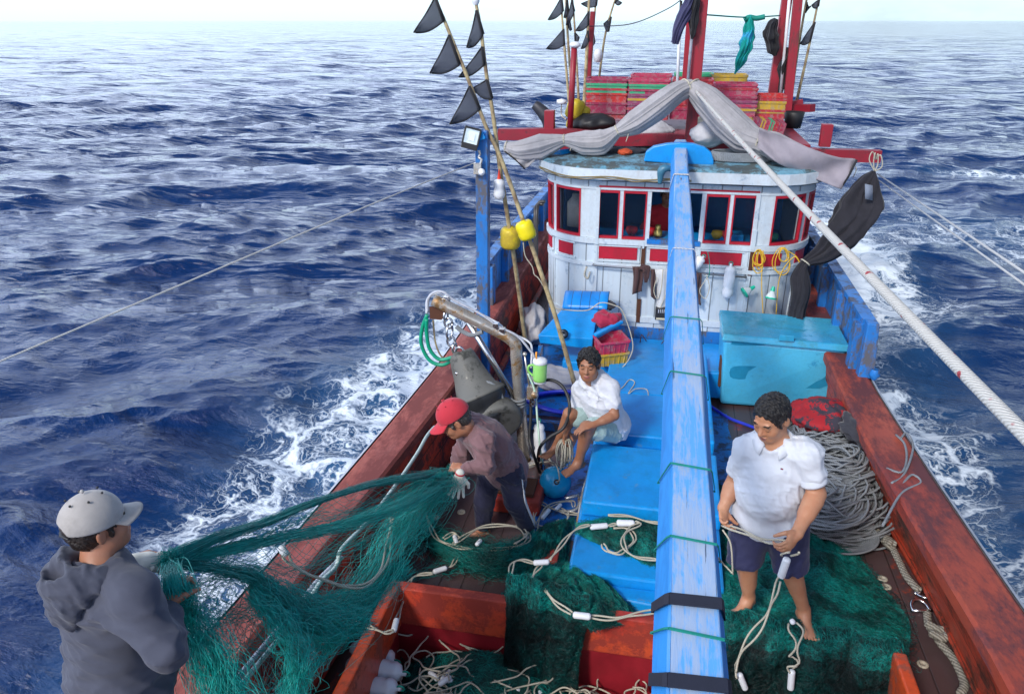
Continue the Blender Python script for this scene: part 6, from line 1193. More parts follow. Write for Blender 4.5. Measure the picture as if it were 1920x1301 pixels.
for i in range(11):
    L_ = g.uniform(.14, .27); w_ = g.uniform(.03, .09); o = g.normal(size=2) * .02; ca = g.uniform(0, 3.1); dx = V(math.cos(ca), math.sin(ca), 0)
    b.tube([c0 + V(o[0], o[1], -L_ * (1 - math.cos(a)) / 2) + dx * w_ * math.sin(a) for a in np.linspace(0, 2 * math.pi, 22)], .0052, 5)
b.tube(spline([c0, c0 + V(-.02, -.02, -.12), c0 + V(-.04, -.06, -.27), Z(1028, 858, 1.22)], 6), .010, 6); tag(b.build('cord_hank', m_cord), 'hank of cream cord dangling from the seated man\'s hand', 'cord')

# ---------------------------------------------------------------- man at the left edge, back to the camera
DD = lambda px, py, d: CAMP + _ray(px, py) * d
p = Person('man in grey cap and slate hooded sweatshirt seen from behind', DD(190, 1290, 2.65), skinD); p.h = .0055
nk = DD(187, 1072, 2.62); pel = nk + V(-.04, .02, -.50); ch = nk + V(-.02, 0.01, -.20); fw = nrm(V(.42, .88, 0)); rv = nrm(V(.88, -.42, 0)); p.torso(pel, ch, nk, rv, .02, .96)
shR = DD(252, 1118, 2.52); elR = DD(312, 1218, 2.50); wrR = DD(312, 1135, 2.68); shL = DD(132, 1108, 2.70); elL = DD(200, 1150, 2.98); wrL = DD(244, 1056, 2.90)
p.arm(shR, elR, wrR, (.058, .044, .030), V(.1, .6, .5), V(.3, .7, -.2), 1.1, -1, neck=nk); p.arm(shL, elL, wrL, (.058, .044, .030), V(1, .3, .1), V(0, .3, -1), .6, 1, neck=nk)
hp1 = pel + rv * .09; hp2 = pel - rv * .09; gz = 1.77; p.leg(hp1, V(hp1[0] + .03, hp1[1], gz + .50), V(hp1[0], hp1[1], gz + .085), fw); p.leg(hp2, V(hp2[0] + .03, hp2[1], gz + .50), V(hp2[0], hp2[1], gz + .085), fw)
hd = DD(183, 985, 2.60); p.head(hd, nrm(V(.58, .80, .06)), V(-.05, -.02, 1), .90, neck=nk, jaw=1.1); p.body(); p.hair(m_hair2, .008, .003, low=-.075)
m_ho = cloth('slate_hoodie', (.066, .072, .105), .9, .22, 350, None, wrinkle=3); sh = p.tor_sdf(.032); sh.cap(shR, elR, .070, .056, .05); sh.cap(elR, elR * .2 + wrR * .8, .056, .043, .03); sh.cap(shL, elL, .066, .058, .05); sh.cap(elL, elL * .35 + wrL * .65, .056, .043, .03); sh.cap(shR, nk, .068, .072, .06); sh.cap(shL, nk, .064, .072, .06)
Rt = np.array([p.r, p.f, p.u]).T; sh.ell(pel, (.190, .155, .2), Rt, .06); sh.plane(pel - V(0, 0, .14), V(0, 0, -1)); sh.cap(nk + V(0, 0, .12), nk + V(0, 0, .01), .060, .058, .012, '-')
p.child('hooded_sweatshirt', sh, m_ho, .007, folds(.010, 23, 52, (.3, .2, 1.0)))
# the hood lying on the shoulders
q = SDF(); back = -fw; pts = [];
for a in np.linspace(-2.35, 2.35, 15): rr = .094; pts.append(nk + (back * math.cos(a) * (rr + .018 * math.cos(a)) + rv * math.sin(a) * rr) + V(0, 0, .050 - .035 * (1 - math.cos(a)) + (.0)))
for i in range(14): w_ = .030 + .018 * math.cos((i - 6.5) / 7 * 1.4); q.cap(pts[i], pts[i + 1], w_, w_, .02)
q.ell(nk + back * .125 + V(0, 0, -.035), (.085, .040, .085), np.array([rv, -back, V(0, 0, 1)]).T, .04); q.ell(nk + back * .13 + V(0, 0, .075), (.05, .03, .045), np.array([rv, -back, V(0, 0, 1)]).T, .03, '-'); q.cap(nk + V(0, 0, .14), nk - V(0, 0, .02), .067, .066, .012, '-')
p.child('hood', q, m_ho, .005, folds(.007, 31, 70, (.4, .4, 1)))
q = SDF(); 
for a in (hp1, hp2): q.cap(a, V(a[0] + .03, a[1], gz + .50), .105, .085, .04); q.cap(V(a[0] + .03, a[1], gz + .50), V(a[0], a[1], gz + .13), .085, .07, .02)
q.ell(pel, (.17, .14, .12), Rt, .04); p.child('trousers', q, m_tr, .010, None)
m_gc2 = cloth('grey_stone_cap', (.46, .43, .41), .9, .2, 300, (.22, .20, .18)); cap_hat(p, m_gc2, None, .013, .070, z0=.020, opening=True, tilt=-.10)
b = MB(); b.tube([p.T(x, -.105 - .012 + abs(x) * .35, .022 + .02 * 0) for x in np.linspace(-.045, .045, 7)], .010, 6, flat=.3); b.build('cap_strap', m_black, p.g)
q = SDF(); gw = wrL; gd = nrm(V(1, .25, .05)); gn = nrm(V(0, .25, -1)); gs = np.cross(gd, gn); q.cap(gw - gd * .04, gw + gd * .02, .036, .036, .02); q.ell(gw + gd * .055, (.048, .056, .026), np.array([gs, gd, gn]).T, .015)
for i in range(4): e = gw + gd * .10 + gs * (.033 - .022 * i); e2 = e + gd * .03 + gn * .02; q.cap(e, e2, .013, .012, .004); q.cap(e2, e2 + gn * .035 - gd * .005, .012, .011, .004)
p.child('glove', q, m_gl, .0045, None, 1); LEFT = (gw + gd * .15, wrR + V(.02, .03, .06))

# ---------------------------------------------------------------- helmsman seen through the open window
p = Person('person in red shirt sitting in the shade inside the wheelhouse window', (.15, 9.5, 2.3), skinB); p.h = .009
pel = V(.05, 9.3, 2.36); ch = V(.05, 9.28, 2.62); nk = V(.05, 9.24, 2.86); p.torso(pel, ch, nk, V(-1, 0, 0), .02, 1.0); hd = V(.05, 9.19, 3.03); p.head(hd, V(0, -1, -.1), V(0, 0, 1), 1.0, neck=nk)
for s_ in (-1, 1):
    a = nk + V(s_ * .18, 0, -.06); e = a + V(s_ * .06, -.05, -.24); w_ = e + V(-s_ * .08, -.22, .02); p.arm(a, e, w_, hand=V(-s_ * .2, -1, 0), palm=V(0, 0, -1), thumb=-s_, neck=nk); p.leg(pel + V(s_ * .09, 0, 0), V(s_ * .12 + .05, 8.92, 2.36), V(s_ * .12 + .05, 8.9, 2.0) * 1.0, V(0, -1, 0))
p.body(); p.hair(m_hair); sh = p.tor_sdf(.022)
for s_ in (-1, 1): a = nk + V(s_ * .18, 0, -.06); sh.cap(a, a + V(s_ * .05, -.04, -.2), .066, .058, .04); sh.cap(a, nk, .06, .055, .04)
sh.plane(pel, V(0, 0, -1)); p.child('shirt', sh, cloth('red_shirt', (.50, .015, .03), .85), .009, folds(.006, 41, 60)); b = MB(); b.box((.05, 9.35, 2.27), (.45, .4, .06)); tag(b.build('stool', m_inside), 'blue bench board the helmsman sits on', 'bench')
# ================================================================ NETS AND FLOAT LINES
def net_mat(name, col, dark):
    t = NT(name); v = t.coord(); n = t.noise(v, 30, 3, .6); b_ = t.noise(v, 3.5, 5, .65, .8); c = t.mix(t.ramp(n, .35, .7), dark, col); t.base(t.mix(t.ramp(b_, .42, .60), c, tuple(x * .38 for x in dark))); t.set(Roughness=.42); return t.m
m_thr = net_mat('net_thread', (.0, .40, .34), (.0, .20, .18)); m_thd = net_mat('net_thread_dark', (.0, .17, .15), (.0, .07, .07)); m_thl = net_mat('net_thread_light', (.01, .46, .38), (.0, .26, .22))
m_thk = net_mat('net_thread_shaded', (.0, .06, .055), (.0, .02, .022)); m_nbd = plain('net_mass_shaded', (.0, .022, .022), .8, .5, 30, .8)  # net curtains: the shade inside the hold is put into this near-black green
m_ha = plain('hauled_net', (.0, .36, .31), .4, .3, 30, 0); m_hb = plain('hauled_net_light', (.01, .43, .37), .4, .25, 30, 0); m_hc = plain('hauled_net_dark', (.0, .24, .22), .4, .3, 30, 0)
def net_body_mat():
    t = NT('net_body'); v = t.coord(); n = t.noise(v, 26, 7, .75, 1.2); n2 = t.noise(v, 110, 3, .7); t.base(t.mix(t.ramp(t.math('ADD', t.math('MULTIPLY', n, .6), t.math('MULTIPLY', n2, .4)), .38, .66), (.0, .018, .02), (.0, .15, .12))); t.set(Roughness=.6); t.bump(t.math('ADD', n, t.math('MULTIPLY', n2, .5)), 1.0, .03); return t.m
m_nb = net_body_mat()
D3 = lambda l: [CAMP + _ray(a, c) * d for a, c, d in l]
def bundle_paths(ctr, rad, n, k=30, wig=.25, flat=.6, tw=1.0):
    c = spline(ctr, 12); s = np.concatenate([[0], np.cumsum(np.linalg.norm(np.diff(c, axis=0), axis=1))]); q = np.linspace(0, s[-1], k); c = np.stack([np.interp(q, s, c[:, i]) for i in range(3)], 1)
    r = np.interp(np.linspace(0, 1, k), np.linspace(0, 1, len(rad)), rad); T_, A_, B_ = frames(c); ang = RNG.uniform(0, 6.28, n)[:, None] + smooth_noise(n, k, .7, 5, 1)[..., 0] * tw; rr = (np.sqrt(RNG.uniform(0, 1, n)) * np.where(RNG.uniform(size=n) < .12, 1.7, 1))[:, None] * r[None] * (1 + .3 * smooth_noise(n, k, 1, 6, 1)[..., 0])
    P_ = c[None] + rr[..., None] * (np.cos(ang)[..., None] * A_[None] + flat * np.sin(ang)[..., None] * B_[None]); return P_ + smooth_noise(n, k, 1, 9) * wig * r[None, :, None] * .5
def add_strands(name, groups, mats, parent):
    vs, fs, mi, o = [], [], [], 0
    for P_, r, m_ in groups:
        v, f = strands_np(P_, r); vs.append(v); fs.append(f + o); mi.append(np.full(len(f), m_)); o += len(v)
    return mesh_np(name, np.vstack(vs), np.vstack(fs), mats, parent, True, np.concatenate(mi))
def surf(rows, nu=24, nv=24):
    a = np.array([spline(r, 12) for r in rows]); k = a.shape[1]; a = np.array([spline(a[:, j], 12) for j in range(k)]).transpose(1, 0, 2); I = np.linspace(0, a.shape[0] - 1, nu); J = np.linspace(0, k - 1, nv); i0 = np.minimum(I.astype(int), a.shape[0] - 2); j0 = np.minimum(J.astype(int), k - 2); fi = (I - i0)[:, None, None]; fj = (J - j0)[None, :, None]
    return (a[i0][:, j0] * (1 - fi) + a[i0 + 1][:, j0] * fi) * (1 - fj) + (a[i0][:, j0 + 1] * (1 - fi) + a[i0 + 1][:, j0 + 1] * fi) * fj
def samp(G, u, v):
    nu, nv = G.shape[:2]; I = np.clip(u, 0, 1) * (nu - 1); J = np.clip(v, 0, 1) * (nv - 1); i = np.minimum(I.astype(int), nu - 2); j = np.minimum(J.astype(int), nv - 2); a = (I - i)[..., None]; b_ = (J - j)[..., None]
    return G[i, j] * (1 - a) * (1 - b_) + G[i + 1, j] * a * (1 - b_) + G[i, j + 1] * (1 - a) * b_ + G[i + 1, j + 1] * a * b_
def mesh_threads(G, n=46, k=44, slope=1.0, jit=.012, amp=.02, bunch=0.0):
    """two families of threads crossing as diamonds over the surface G, crumpled together"""
    out = []
    for sg in (1, -1):
        u0 = np.linspace(-slope, 1, n)[:, None] if sg > 0 else np.linspace(0, 1 + slope, n)[:, None]; t = np.linspace(0, 1, k)[None]; u = u0 + sg * slope * t; v = t + 0 * u0
        uu = u + .035 * np.sin(9 * v + 5 * u) + bunch * np.sin(2 * math.pi * 3 * u) / 8; P_ = samp(G, uu, v + .03 * np.sin(7 * u + 3 * v)); ok = (u > -.001) & (u < 1.001)
        for i in range(n):
            w_ = np.where(ok[i])[0]
            if len(w_) < 4: continue
            x = np.linspace(w_[0], w_[-1], k); p = np.stack([np.interp(x, np.arange(k), P_[i, :, c]) for c in range(3)], 1); out.append(p)
    P_ = np.array(out); ph = P_ @ V(11, 7, 5); return P_ + amp * np.stack([np.sin(ph), np.cos(P_ @ V(5, 13, 3)), np.sin(P_ @ V(9, 3, 11))], -1) + RNG.normal(size=(len(P_), 1, 3)) * jit * .3 + smooth_noise(len(P_), P_.shape[1], jit * .5, 16)
def crawl(G, n, L=(.12, .4), k=12, lift=.008, dirn=None, curl=2.2, edge=.06, rough=.012):
    """threads lying on a surface"""
    e = np.linalg.norm(G[-1, G.shape[1] // 2] - G[0, G.shape[1] // 2]) + 1e-6; w_ = np.linalg.norm(G[G.shape[0] // 2, -1] - G[G.shape[0] // 2, 0]) + 1e-6
    u = RNG.uniform(-edge, 1 + edge, n); v = RNG.uniform(-edge, 1 + edge, n); a = RNG.uniform(0, 6.28, n) if dirn is None else dirn + RNG.normal(size=n) * .35; l = RNG.uniform(L[0], L[1], n) / k; out = []
    da = RNG.normal(size=n) * curl / k; du = u.copy(); dv = v.copy(); lf = np.abs(RNG.normal(size=n)) * lift
    for i in range(k):
        p = samp(G, du, dv); ou = np.maximum(0, du - 1) - np.maximum(0, -du); ov = np.maximum(0, dv - 1) - np.maximum(0, -dv)
        p = p + ou[:, None] * (G[-1, G.shape[1] // 2] - G[0, G.shape[1] // 2]) + ov[:, None] * (G[G.shape[0] // 2, -1] - G[G.shape[0] // 2, 0]); p[:, 2] += lf * math.sin(math.pi * i / (k - 1)) + .003; out.append(p)
        a = a + da + RNG.normal(size=n) * curl * .25 / k; du = np.clip(du + np.cos(a) * l / e, -edge, 1 + edge); dv = np.clip(dv + np.sin(a) * l / w_, -edge, 1 + edge)
    P_ = np.array(out).transpose(1, 0, 2); return P_ + smooth_noise(n, k, rough, 5) * .4
def heap(lab, rows, H, nstr, seed, group=None, rough=.05, r=.00115, light=.3, name='fishing_net', prof=.5, curl=2.2, extra=None):
    """a pile: plan given by rows of points on the floor, H its height"""
    g = np.random.default_rng(seed); G = surf(rows, 44, 44); u = np.linspace(0, 1, 44)[:, None]; v = np.linspace(0, 1, 44)[None]; h = (np.sin(math.pi * u) ** prof) * (np.sin(math.pi * v) ** prof); nz = 0
    for i in range(12): f_ = g.normal(size=2) * 9 * (1 + i * .35); nz = nz + np.sin(f_[0] * u + f_[1] * v + g.uniform(0, 6)) / (1 + .5 * i)
    ph = (u * g.normal() * 26 + v * g.normal() * 26 + 2.2 * np.sin(u * 7 + g.uniform(0, 6)) + 2.2 * np.sin(v * 8 + g.uniform(0, 6))); G[..., 2] += H * h + rough * nz * .32 * h + rough * .38 * (1 - np.abs(np.sin(ph))) * h
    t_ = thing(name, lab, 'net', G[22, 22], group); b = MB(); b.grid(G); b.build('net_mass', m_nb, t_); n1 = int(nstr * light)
    nstr = int(nstr * 1.7); n1 = int(nstr * light); Lx = (.05, .20); grp = [(crawl(G, nstr - n1, Lx, curl=curl * 2, lift=.006, edge=.03), r, 0), (crawl(G, n1, Lx, lift=.010, curl=curl * 2, edge=.03), r * .95, 1), (crawl(G, nstr // 6, Lx, lift=.012, edge=.07, curl=curl * 2.5), r, 2)]
    if extra is not None: grp += extra
    add_strands('net_threads', grp, [m_thr, m_thl, m_thd], t_); return t_, G
hg = 'green nets lying about the deck'
# float lines
def tgt(lab, paths, floats, r=.0062, group=None, twin=.016, name='float_line', mat=None):
    g = thing(name, lab, 'rope', paths[0][0], group)
    for q in paths:
        p = spline(q, 9); b = MB(); T_ = np.gradient(p, axis=0); sd_ = np.cross(T_, V(0, 0, 1)); sd_ /= np.linalg.norm(sd_, axis=1)[:, None] + 1e-9; w_ = twin / 2 * (1 + .8 * np.sin(np.arange(len(p)) * .35))[:, None]; b.tube(p + sd_ * w_, r, 6); b.build('cord', mat or m_cord, g)
        if twin: b = MB(); b.tube(p - sd_ * w_ + V(0, 0, .004), r, 6); b.build('cord', mat or m_cord, g)
    for a, c, rr in floats:
        a = np.asarray(a); c = np.asarray(c); ax = nrm(c - a); L = np.linalg.norm(c - a); b = MB(); b.lathe(a, ax, [(0, 0), (.0, rr * .55), (.008, rr * .95), (.014, rr), (L - .014, rr), (L - .008, rr * .95), (L, rr * .55), (L, 0)], 14); b.build('line_float', m_float, g)
    return g
# ---- the net being hauled between the two men
nh = thing('fishing_net', 'green net stretched over the left rail between the capped men', 'net', BENT[0])
Lh = LEFT[0]; Bh = (BENT[0] + BENT[1]) / 2 + V(-.04, 0, 0); grp = []
grp.append((bundle_paths([Lh] + D3([(400, 1012, 3.05), (500, 978, 3.35), (600, 938, 3.7), (700, 908, 4.15), (790, 892, 4.6)]) + [Bh], [.035, .022, .018, .022, .03, .035, .03], 190), .00095, 2))
grp.append((bundle_paths([Lh] + D3([(420, 1032, 3.1), (530, 1008, 3.4), (640, 985, 3.75), (740, 950, 4.15), (800, 915, 4.6)]) + [Bh], [.02, .025, .035, .05, .07, .06, .03], 170, wig=.5), .00095, 0))
grp.append((bundle_paths([Lh, LEFT[1]] + D3([(345, 1160, 2.85), (385, 1225, 2.9), (430, 1330, 2.9)]), [.02, .03, .045, .06, .07, .09], 340, wig=.5), .00095, 0))
grp.append((bundle_paths([Lh] + D3([(400, 1062, 3.0), (480, 1085, 3.15), (540, 1130, 3.3), (600, 1170, 3.45)]), [.025, .03, .035, .06, .08], 190, wig=.6), .00095, 2))
grp.append((bundle_paths([Bh] + D3([(790, 945, 4.6), (735, 1010, 4.3), (700, 1080, 4.1), (640, 1150, 3.9), (560, 1195, 3.7)]), [.03, .07, .09, .10, .11, .13], 140, wig=.5, flat=.35), .00095, 1))
grp.append((bundle_paths([Bh] + D3([(820, 925, 4.75), (775, 970, 4.6), (745, 1000, 4.5)]), [.035, .08, .11, .13], 120, wig=.6, flat=.45), .00095, 1))
grp.append((bundle_paths(D3([(520, 1105, 3.35), (600, 1130, 3.6), (690, 1120, 3.9), (760, 1060, 4.2)]), [.06, .08, .07, .05], 110, wig=.8, flat=.4), .0009, 0))
G1 = surf([D3([(300, 1045, 2.85), (480, 985, 3.3), (640, 925, 3.9), (850, 882, 4.9)]), D3([(320, 1075, 2.9), (480, 1030, 3.3), (650, 990, 3.9), (850, 895, 4.95)]), D3([(380, 1130, 2.95), (500, 1105, 3.35), (650, 1060, 3.95), (820, 950, 4.9)]), D3([(420, 1230, 3.0), (560, 1190, 3.5), (690, 1130, 4.0), (800, 1010, 4.8)])])
grp.append((mesh_threads(G1, 52, 50, 1.1, .012, .012, .35), .0012, 0)); grp.append((mesh_threads(G1, 34, 50, .35, .04, .03, .8), .0009, 2))
G2 = surf([D3([(330, 1130, 2.85), (470, 1100, 3.2), (600, 1140, 3.5), (720, 1100, 3.9)]), D3([(370, 1200, 2.9), (480, 1180, 3.2), (600, 1200, 3.45), (690, 1160, 3.8)]), D3([(400, 1300, 2.9), (490, 1260, 3.15), (580, 1240, 3.35), (640, 1200, 3.6)]), D3([(430, 1400, 2.95), (500, 1350, 3.15), (560, 1290, 3.3), (600, 1250, 3.5)])])
grp.append((mesh_threads(G2, 44, 50, 1.0, .015, .015, .4), .0012, 0)); grp.append((crawl(G2, 350, (.1, .3), curl=2.4), .0009, 2))
grp.append((bundle_paths(D3([(470, 1075, 3.15), (520, 1130, 3.25), (600, 1175, 3.4), (690, 1165, 3.7)]), [.03, .06, .07, .05], 200, wig=.7), .00095, 0))
grp.append((bundle_paths(D3([(470, 1110, 3.1), (520, 1160, 3.15), (560, 1230, 3.1), (550, 1310, 3.05)]), [.03, .06, .07, .07], 150, wig=.7, flat=.5), .0009, 0))
G3 = surf([ZL([(740, 1010), (790, 1010), (850, 1000)], 1.23), ZL([(700, 1080), (770, 1070), (860, 1050)], 1.23), ZL([(640, 1190), (760, 1100), (880, 1075)], 1.24)]); grp.append((mesh_threads(G3, 34, 40, 1.0, .02, .012, .4), .0008, 0))
# a lump of gathered net at each pair of hands
for c in (Lh, LEFT[1] + V(.02, .02, -.04), Bh): 
    q = RNG.normal(size=(120, 1, 3)) * .011 + c; grp.append((q + smooth_noise(120, 14, .018, 6), .00095, 0))
add_strands('net_threads', grp, [m_ha, m_hb, m_hc], nh)
# ---- rolls and heaps
roll = bundle_paths(ZL([(782, 955), (800, 985), (825, 1015), (870, 1035), (930, 1048), (975, 1035), (1000, 1010)], 1.27), [.03, .045, .06, .08, .09, .08, .05], 900, wig=.9, flat=.5)
rt = thing('fishing_net', 'roll of green net lying on the deck behind the bent man\'s feet', 'net', Z(900, 1030, 1.2), hg); add_strands('net_threads', [(roll, .0011, 0), (bundle_paths(ZL([(840, 1020), (880, 1040), (930, 1058), (985, 1040)], 1.25), [.05, .08, .09, .06], 450, wig=1.4, flat=.4), .0011, 2)], [m_thr, m_thl, m_thd], rt)
hp_, GA = heap('green net heaped between the roll and the fore hatch', [ZL([(990, 1010), (1030, 985), (1075, 975)], 1.21), ZL([(985, 1050), (1030, 1040), (1065, 1020)], 1.21), ZL([(975, 1100), (1010, 1095), (1060, 1080)], 1.21)], .10, 1100, 11, hg)
hp_, GB = heap('green net spread thick over the back of the fore hatch beside the boom', [[Z(1085, 985, 1.53), Z(1160, 975, 1.54), Z(1260, 990, 1.54)], [Z(1090, 1010, 1.50), Z(1170, 1020, 1.5), Z(1265, 1045, 1.5)], [Z(1150, 1040, 1.48), Z(1200, 1075, 1.46), Z(1270, 1100, 1.46)]], .06, 1900, 12, hg)
hp_, GC = heap('mound of green net in front of the fore hatch above the hold', [ZL([(985, 1085), (1050, 1062), (1110, 1075), (1165, 1125)], 1.42), ZL([(965, 1108), (1040, 1105), (1110, 1125), (1180, 1160)], 1.44), ZL([(955, 1118), (1030, 1140), (1090, 1165), (1110, 1180)], 1.50)], .09, 2400, 13, hg)
def curtain(lab, top, bot, n, seed, y1=None, out=.05, group=hg):
    g = np.random.default_rng(seed); a = spline(top, 10); c = spline(bot, 10); m_ = min(len(a), len(c)); G = np.array([[a[i] + (c[i] - a[i]) * t + V(0, -out * math.sin(min(1, t * 4) * math.pi / 2) - .02 * math.sin(i * .8 + 3 * t) - .012 * math.sin(i * 1.9), 0) + V(.01 * math.sin(6 * t + i), 0, .02 * (1 - t) ** 8) for t in np.linspace(-.06, 1, 34)] for i in range(m_)])
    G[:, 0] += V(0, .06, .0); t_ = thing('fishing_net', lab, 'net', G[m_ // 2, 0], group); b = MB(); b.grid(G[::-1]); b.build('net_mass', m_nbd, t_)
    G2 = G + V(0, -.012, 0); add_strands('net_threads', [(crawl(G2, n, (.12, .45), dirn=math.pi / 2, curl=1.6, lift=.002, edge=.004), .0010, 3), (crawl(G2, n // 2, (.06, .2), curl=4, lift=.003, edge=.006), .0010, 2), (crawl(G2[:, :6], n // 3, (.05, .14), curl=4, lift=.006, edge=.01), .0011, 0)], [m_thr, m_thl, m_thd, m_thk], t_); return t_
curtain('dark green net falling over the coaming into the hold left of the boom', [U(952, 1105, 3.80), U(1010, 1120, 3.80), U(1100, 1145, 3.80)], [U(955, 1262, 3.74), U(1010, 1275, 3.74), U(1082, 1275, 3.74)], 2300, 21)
hp_, GD = heap('broad heap of green net under the standing man', [[Z(1335, 905, 1.24), Z(1400, 940, 1.26), Z(1500, 985, 1.24), Z(1590, 1030, 1.21)], [Z(1330, 1010, 1.36), Z(1420, 1040, 1.38), Z(1540, 1060, 1.35), Z(1640, 1095, 1.22)], [Z(1330, 1095, 1.43), Z(1420, 1115, 1.43), Z(1530, 1135, 1.43), Z(1690, 1160, 1.28)], [Z(1335, 1170, 1.48), Z(1440, 1182, 1.48), Z(1560, 1195, 1.48), Z(1690, 1232, 1.46)]], .035, 7500, 14, hg, prof=.35, rough=.055)
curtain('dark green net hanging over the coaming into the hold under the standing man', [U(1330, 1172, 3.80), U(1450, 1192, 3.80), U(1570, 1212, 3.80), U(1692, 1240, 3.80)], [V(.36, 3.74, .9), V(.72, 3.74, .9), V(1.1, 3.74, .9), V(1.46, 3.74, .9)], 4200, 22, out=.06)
# ---- in the hold
g = np.random.default_rng(9); hrows = [[V(x, y, .80 + .12 * math.sin(x * 2.2 + y) + .16 * math.exp(-((x + .75) / .45) ** 2)) for x in np.linspace(-1.46, 1.46, 6)] for y in (3.80, 3.3, 2.7, 2.05)]
hp_, GH = heap('dark green net filling the bottom of the open hold', hrows, .05, 4200, 15, None, prof=.15, rough=.07)
def tangle(lab, c, R, n, r, seed, mat, flo=0):
    rg = np.random.default_rng(seed); t_ = thing('cord_tangle', lab, 'rope', c); b = MB()
    for i in range(n):
        k = 12; p = np.array(c) + rg.normal(size=3) * np.array(R) * .55; d = rg.uniform(0, 6.28); q = [p]
        for j in range(k): d += rg.normal() * .55 + .35; p = p + V(math.cos(d) * .07, math.sin(d) * .06, rg.normal() * .012); q.append(p.copy())
        b.tube(spline(q, 4), r, 5)
    b.build('cord', mat, t_)
    for i in range(flo):
        p = np.array(c) + rg.normal(size=3) * np.array(R) * .7; d = rg.normal(size=3) * V(1, 1, .25); d = nrm(d) * .09; b = MB(); b.lathe(p, d, [(0, 0), (0, .012), (.008, .018), (.08, .018), (.09, .01), (.09, 0)], 12); b.build('line_float', m_float, t_)
    return t_
tangle('tangle of cream cords and small floats on the net at the left of the hold', V(-1.0, 3.45, 1.06), (.32, .18, .045), 46, .0058, 3, m_cord, 9); tangle('tangle of cream cords in the middle of the hold near the boom', V(-.15, 3.42, .98), (.42, .14, .045), 50, .0058, 4, m_cord, 10); tangle('few cream cords lying on the net in the left middle of the hold', V(-.62, 3.4, 1.0), (.3, .16, .04), 16, .0055, 5, m_cord, 4); tangle('pale cords in the hold below the right net curtain', V(.55, 3.3, .98), (.35, .15, .04), 14, .0055, 6, m_cord, 4)
fg = 'white bottle floats lying in the hold'
for i, (a, c, lab) in enumerate((((648, 1212), (742, 1240), 'farthest'), ((640, 1245), (758, 1262), 'second'), ((632, 1290), (748, 1290), 'third'), ((618, 1330), (720, 1322), 'nearest'))):
    pa = U(a[0] + 8, a[1], 3.55 - .14 * i); pc = U(c[0], c[1], 3.55 - .14 * i); bottle_float(f'white bottle float poking out from the left wall of the hold, {lab} of the row', pa, pc - pa, np.linalg.norm(pc - pa), .066, fg)
# ---- float lines laid over the nets
z = lambda l, zz: [Z(a, c, zz) for a, c in l]
fl = lambda a, c, zz, r=.017: (Z(*a, zz), Z(*c, zz), r)
tgt('cream float line running from the net roll across the coaming corner to the left', [z([(858, 1042), (848, 1060), (832, 1068)], 1.27), z([(812, 1075), (785, 1078), (770, 1088), (760, 1115), (748, 1150), (742, 1165)], 1.40), z([(738, 1182), (722, 1186), (700, 1178), (678, 1170)], 1.56), z([(640, 1168), (618, 1185), (598, 1215), (560, 1255), (500, 1300), (450, 1330)], 1.60)], [fl((838, 1064), (812, 1072), 1.29, .019), fl((744, 1160), (738, 1183), 1.55, .018), fl((676, 1170), (642, 1165), 1.62, .022)])
tgt('twin cream cords hanging in the stretched net', [D3([(530, 1030, 3.5), (545, 1055, 3.5), (575, 1075, 3.55), (610, 1088, 3.7), (650, 1100, 3.8), (690, 1095, 3.95), (720, 1060, 4.1), (730, 1010, 4.3), (735, 970, 4.4)])], [(*D3([(526, 1022, 3.5), (536, 1042, 3.5)]), .018)])
tgt('cream float line looped on the net roll by the bent man\'s feet', [z([(775, 956), (795, 958), (806, 985), (820, 1010), (845, 1022), (870, 1028), (905, 1030), (950, 1028), (985, 1018), (992, 1002), (985, 992)], 1.33), z([(850, 1020), (880, 1000), (905, 988), (945, 985), (975, 990), (985, 1005), (965, 1020)], 1.36), z([(832, 1010), (850, 1000), (862, 1010)], 1.35)], [fl((893, 1022), (902, 1012), 1.38), fl((852, 1004), (856, 1018), 1.36), fl((985, 1000), (992, 1012), 1.3)])
tgt('cream float line in small loops on the deck beside the ball float', [z([(1006, 938), (1028, 950), (1050, 958), (1082, 964), (1130, 968)], 1.24), z([(1003, 1000), (1008, 980), (1022, 955), (1048, 942), (1072, 940), (1076, 950)], 1.25), z([(1012, 948), (1002, 965), (1006, 985), (1028, 992), (1022, 1004)], 1.24), z([(1048, 952), (1065, 965), (1058, 980), (1045, 975)], 1.24)], [fl((1016, 972), (1030, 955), 1.27, .018), fl((1042, 955), (1052, 945), 1.27, .015), fl((1022, 1002), (1038, 994), 1.27, .018)], .0055)
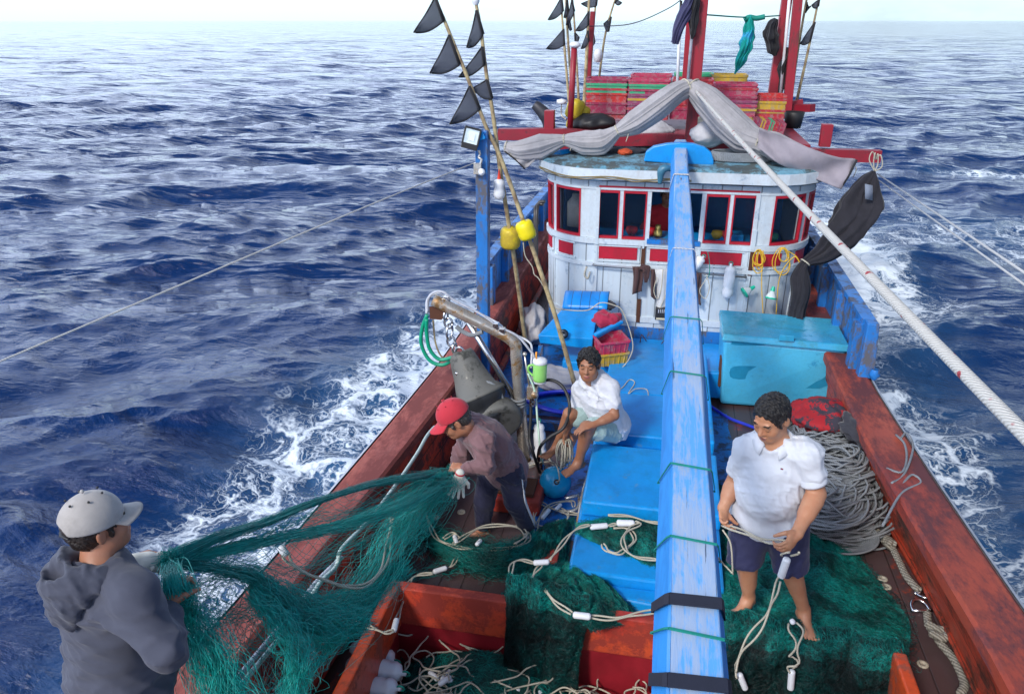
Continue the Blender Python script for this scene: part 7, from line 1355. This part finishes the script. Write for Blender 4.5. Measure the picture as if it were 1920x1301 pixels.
tgt('long cream float line with white floats over the fore hatch net', [z([(1262, 984), (1215, 978), (1180, 968), (1140, 966)], 1.60), z([(1236, 1050), (1195, 1045), (1174, 1032), (1168, 1010), (1180, 992), (1200, 982), (1192, 977)], 1.63), z([(1156, 982), (1142, 986)], 1.62), z([(1106, 984), (1085, 990), (1066, 1005), (1045, 1032), (1030, 1050)], 1.62), z([(1002, 1056), (978, 1050), (962, 1056), (958, 1075), (966, 1092), (974, 1098)], 1.56), z([(1016, 1058), (1004, 1072), (996, 1088)], 1.58), z([(1000, 1096), (1020, 1105), (1042, 1130), (1072, 1150)], 1.62), z([(1108, 1156), (1150, 1160), (1190, 1152), (1240, 1144)], 1.60), z([(1130, 1020), (1138, 1032), (1158, 1038), (1172, 1030), (1190, 1012), (1178, 992), (1150, 990)], 1.60)],
    [fl((1156, 980), (1190, 981), 1.63, .024), fl((1106, 988), (1140, 985), 1.60, .021), fl((1000, 1055), (1030, 1053), 1.61, .019), fl((988, 1092), (1000, 1090), 1.60, .02), fl((1074, 1152), (1108, 1156), 1.62, .021), fl((962, 1090), (970, 1098), 1.57, .014)])
w1, w2 = STAND
tgt('cream cords held between the standing man\'s hands', [[w1 + V(.0, -.10, -.05), U(1400, 1000, 3.66), U(1435, 1014, 3.62), w2 + V(-.06, -.06, -.02)]], [], .006, None, .02)
tgt('float line hanging from the standing man\'s left hand down over the net', [[w2 + V(-.02, -.1, -.05), U(1474, 1042, 3.60)], [U(1462, 1085, 3.62), U(1450, 1120, 3.62), U(1432, 1165, 3.62), U(1396, 1210, 3.62), U(1380, 1250, 3.62), U(1382, 1264, 3.62)]], [(U(1476, 1046, 3.60), U(1464, 1082, 3.62), .021), (U(1386, 1262, 3.62), U(1398, 1292, 3.62), .019)], .006, None, .05)
tgt('short float line lying over the edge of the coaming below the standing man', [[U(1486, 1168, 3.76), U(1496, 1195, 3.68), U(1490, 1230, 3.66), U(1484, 1258, 3.66)]], [(U(1483, 1160, 3.78), U(1489, 1170, 3.76), .016), (U(1485, 1256, 3.65), U(1482, 1292, 3.65), .020)], .006, None, .045)
rope_thing('cord', 'thin cord trailing from the boom lashing to the net', [Z(1335, 1032, 3.36), U(1352, 1052, 3.7), U(1375, 1076, 3.8)], .005, m_cord); rope_thing('cord', 'thin cord hanging from the standing man\'s right hand', [w1 + V(0, -.1, -.08), U(1370, 1020, 3.8), U(1374, 1075, 3.8)], .005, m_cord); rope_thing('cord', 'thin white cord lying on the net behind the standing man', [Z(1500, 1008, 1.36), Z(1515, 1025, 1.36), Z(1540, 1040, 1.35), Z(1545, 1048, 1.35)], .005, m_cord)
gd_ = thing('float', 'small pale float on the net behind the standing man', 'float', Z(1528, 1058, 1.36)); b = MB(); b.lathe(Z(1524, 1066, 1.36), V(.1, 1, 0), [(0, 0), (.004, .018), (.03, .022), (.06, .016), (.065, 0)], 12); b.build('body', m_float, gd_)
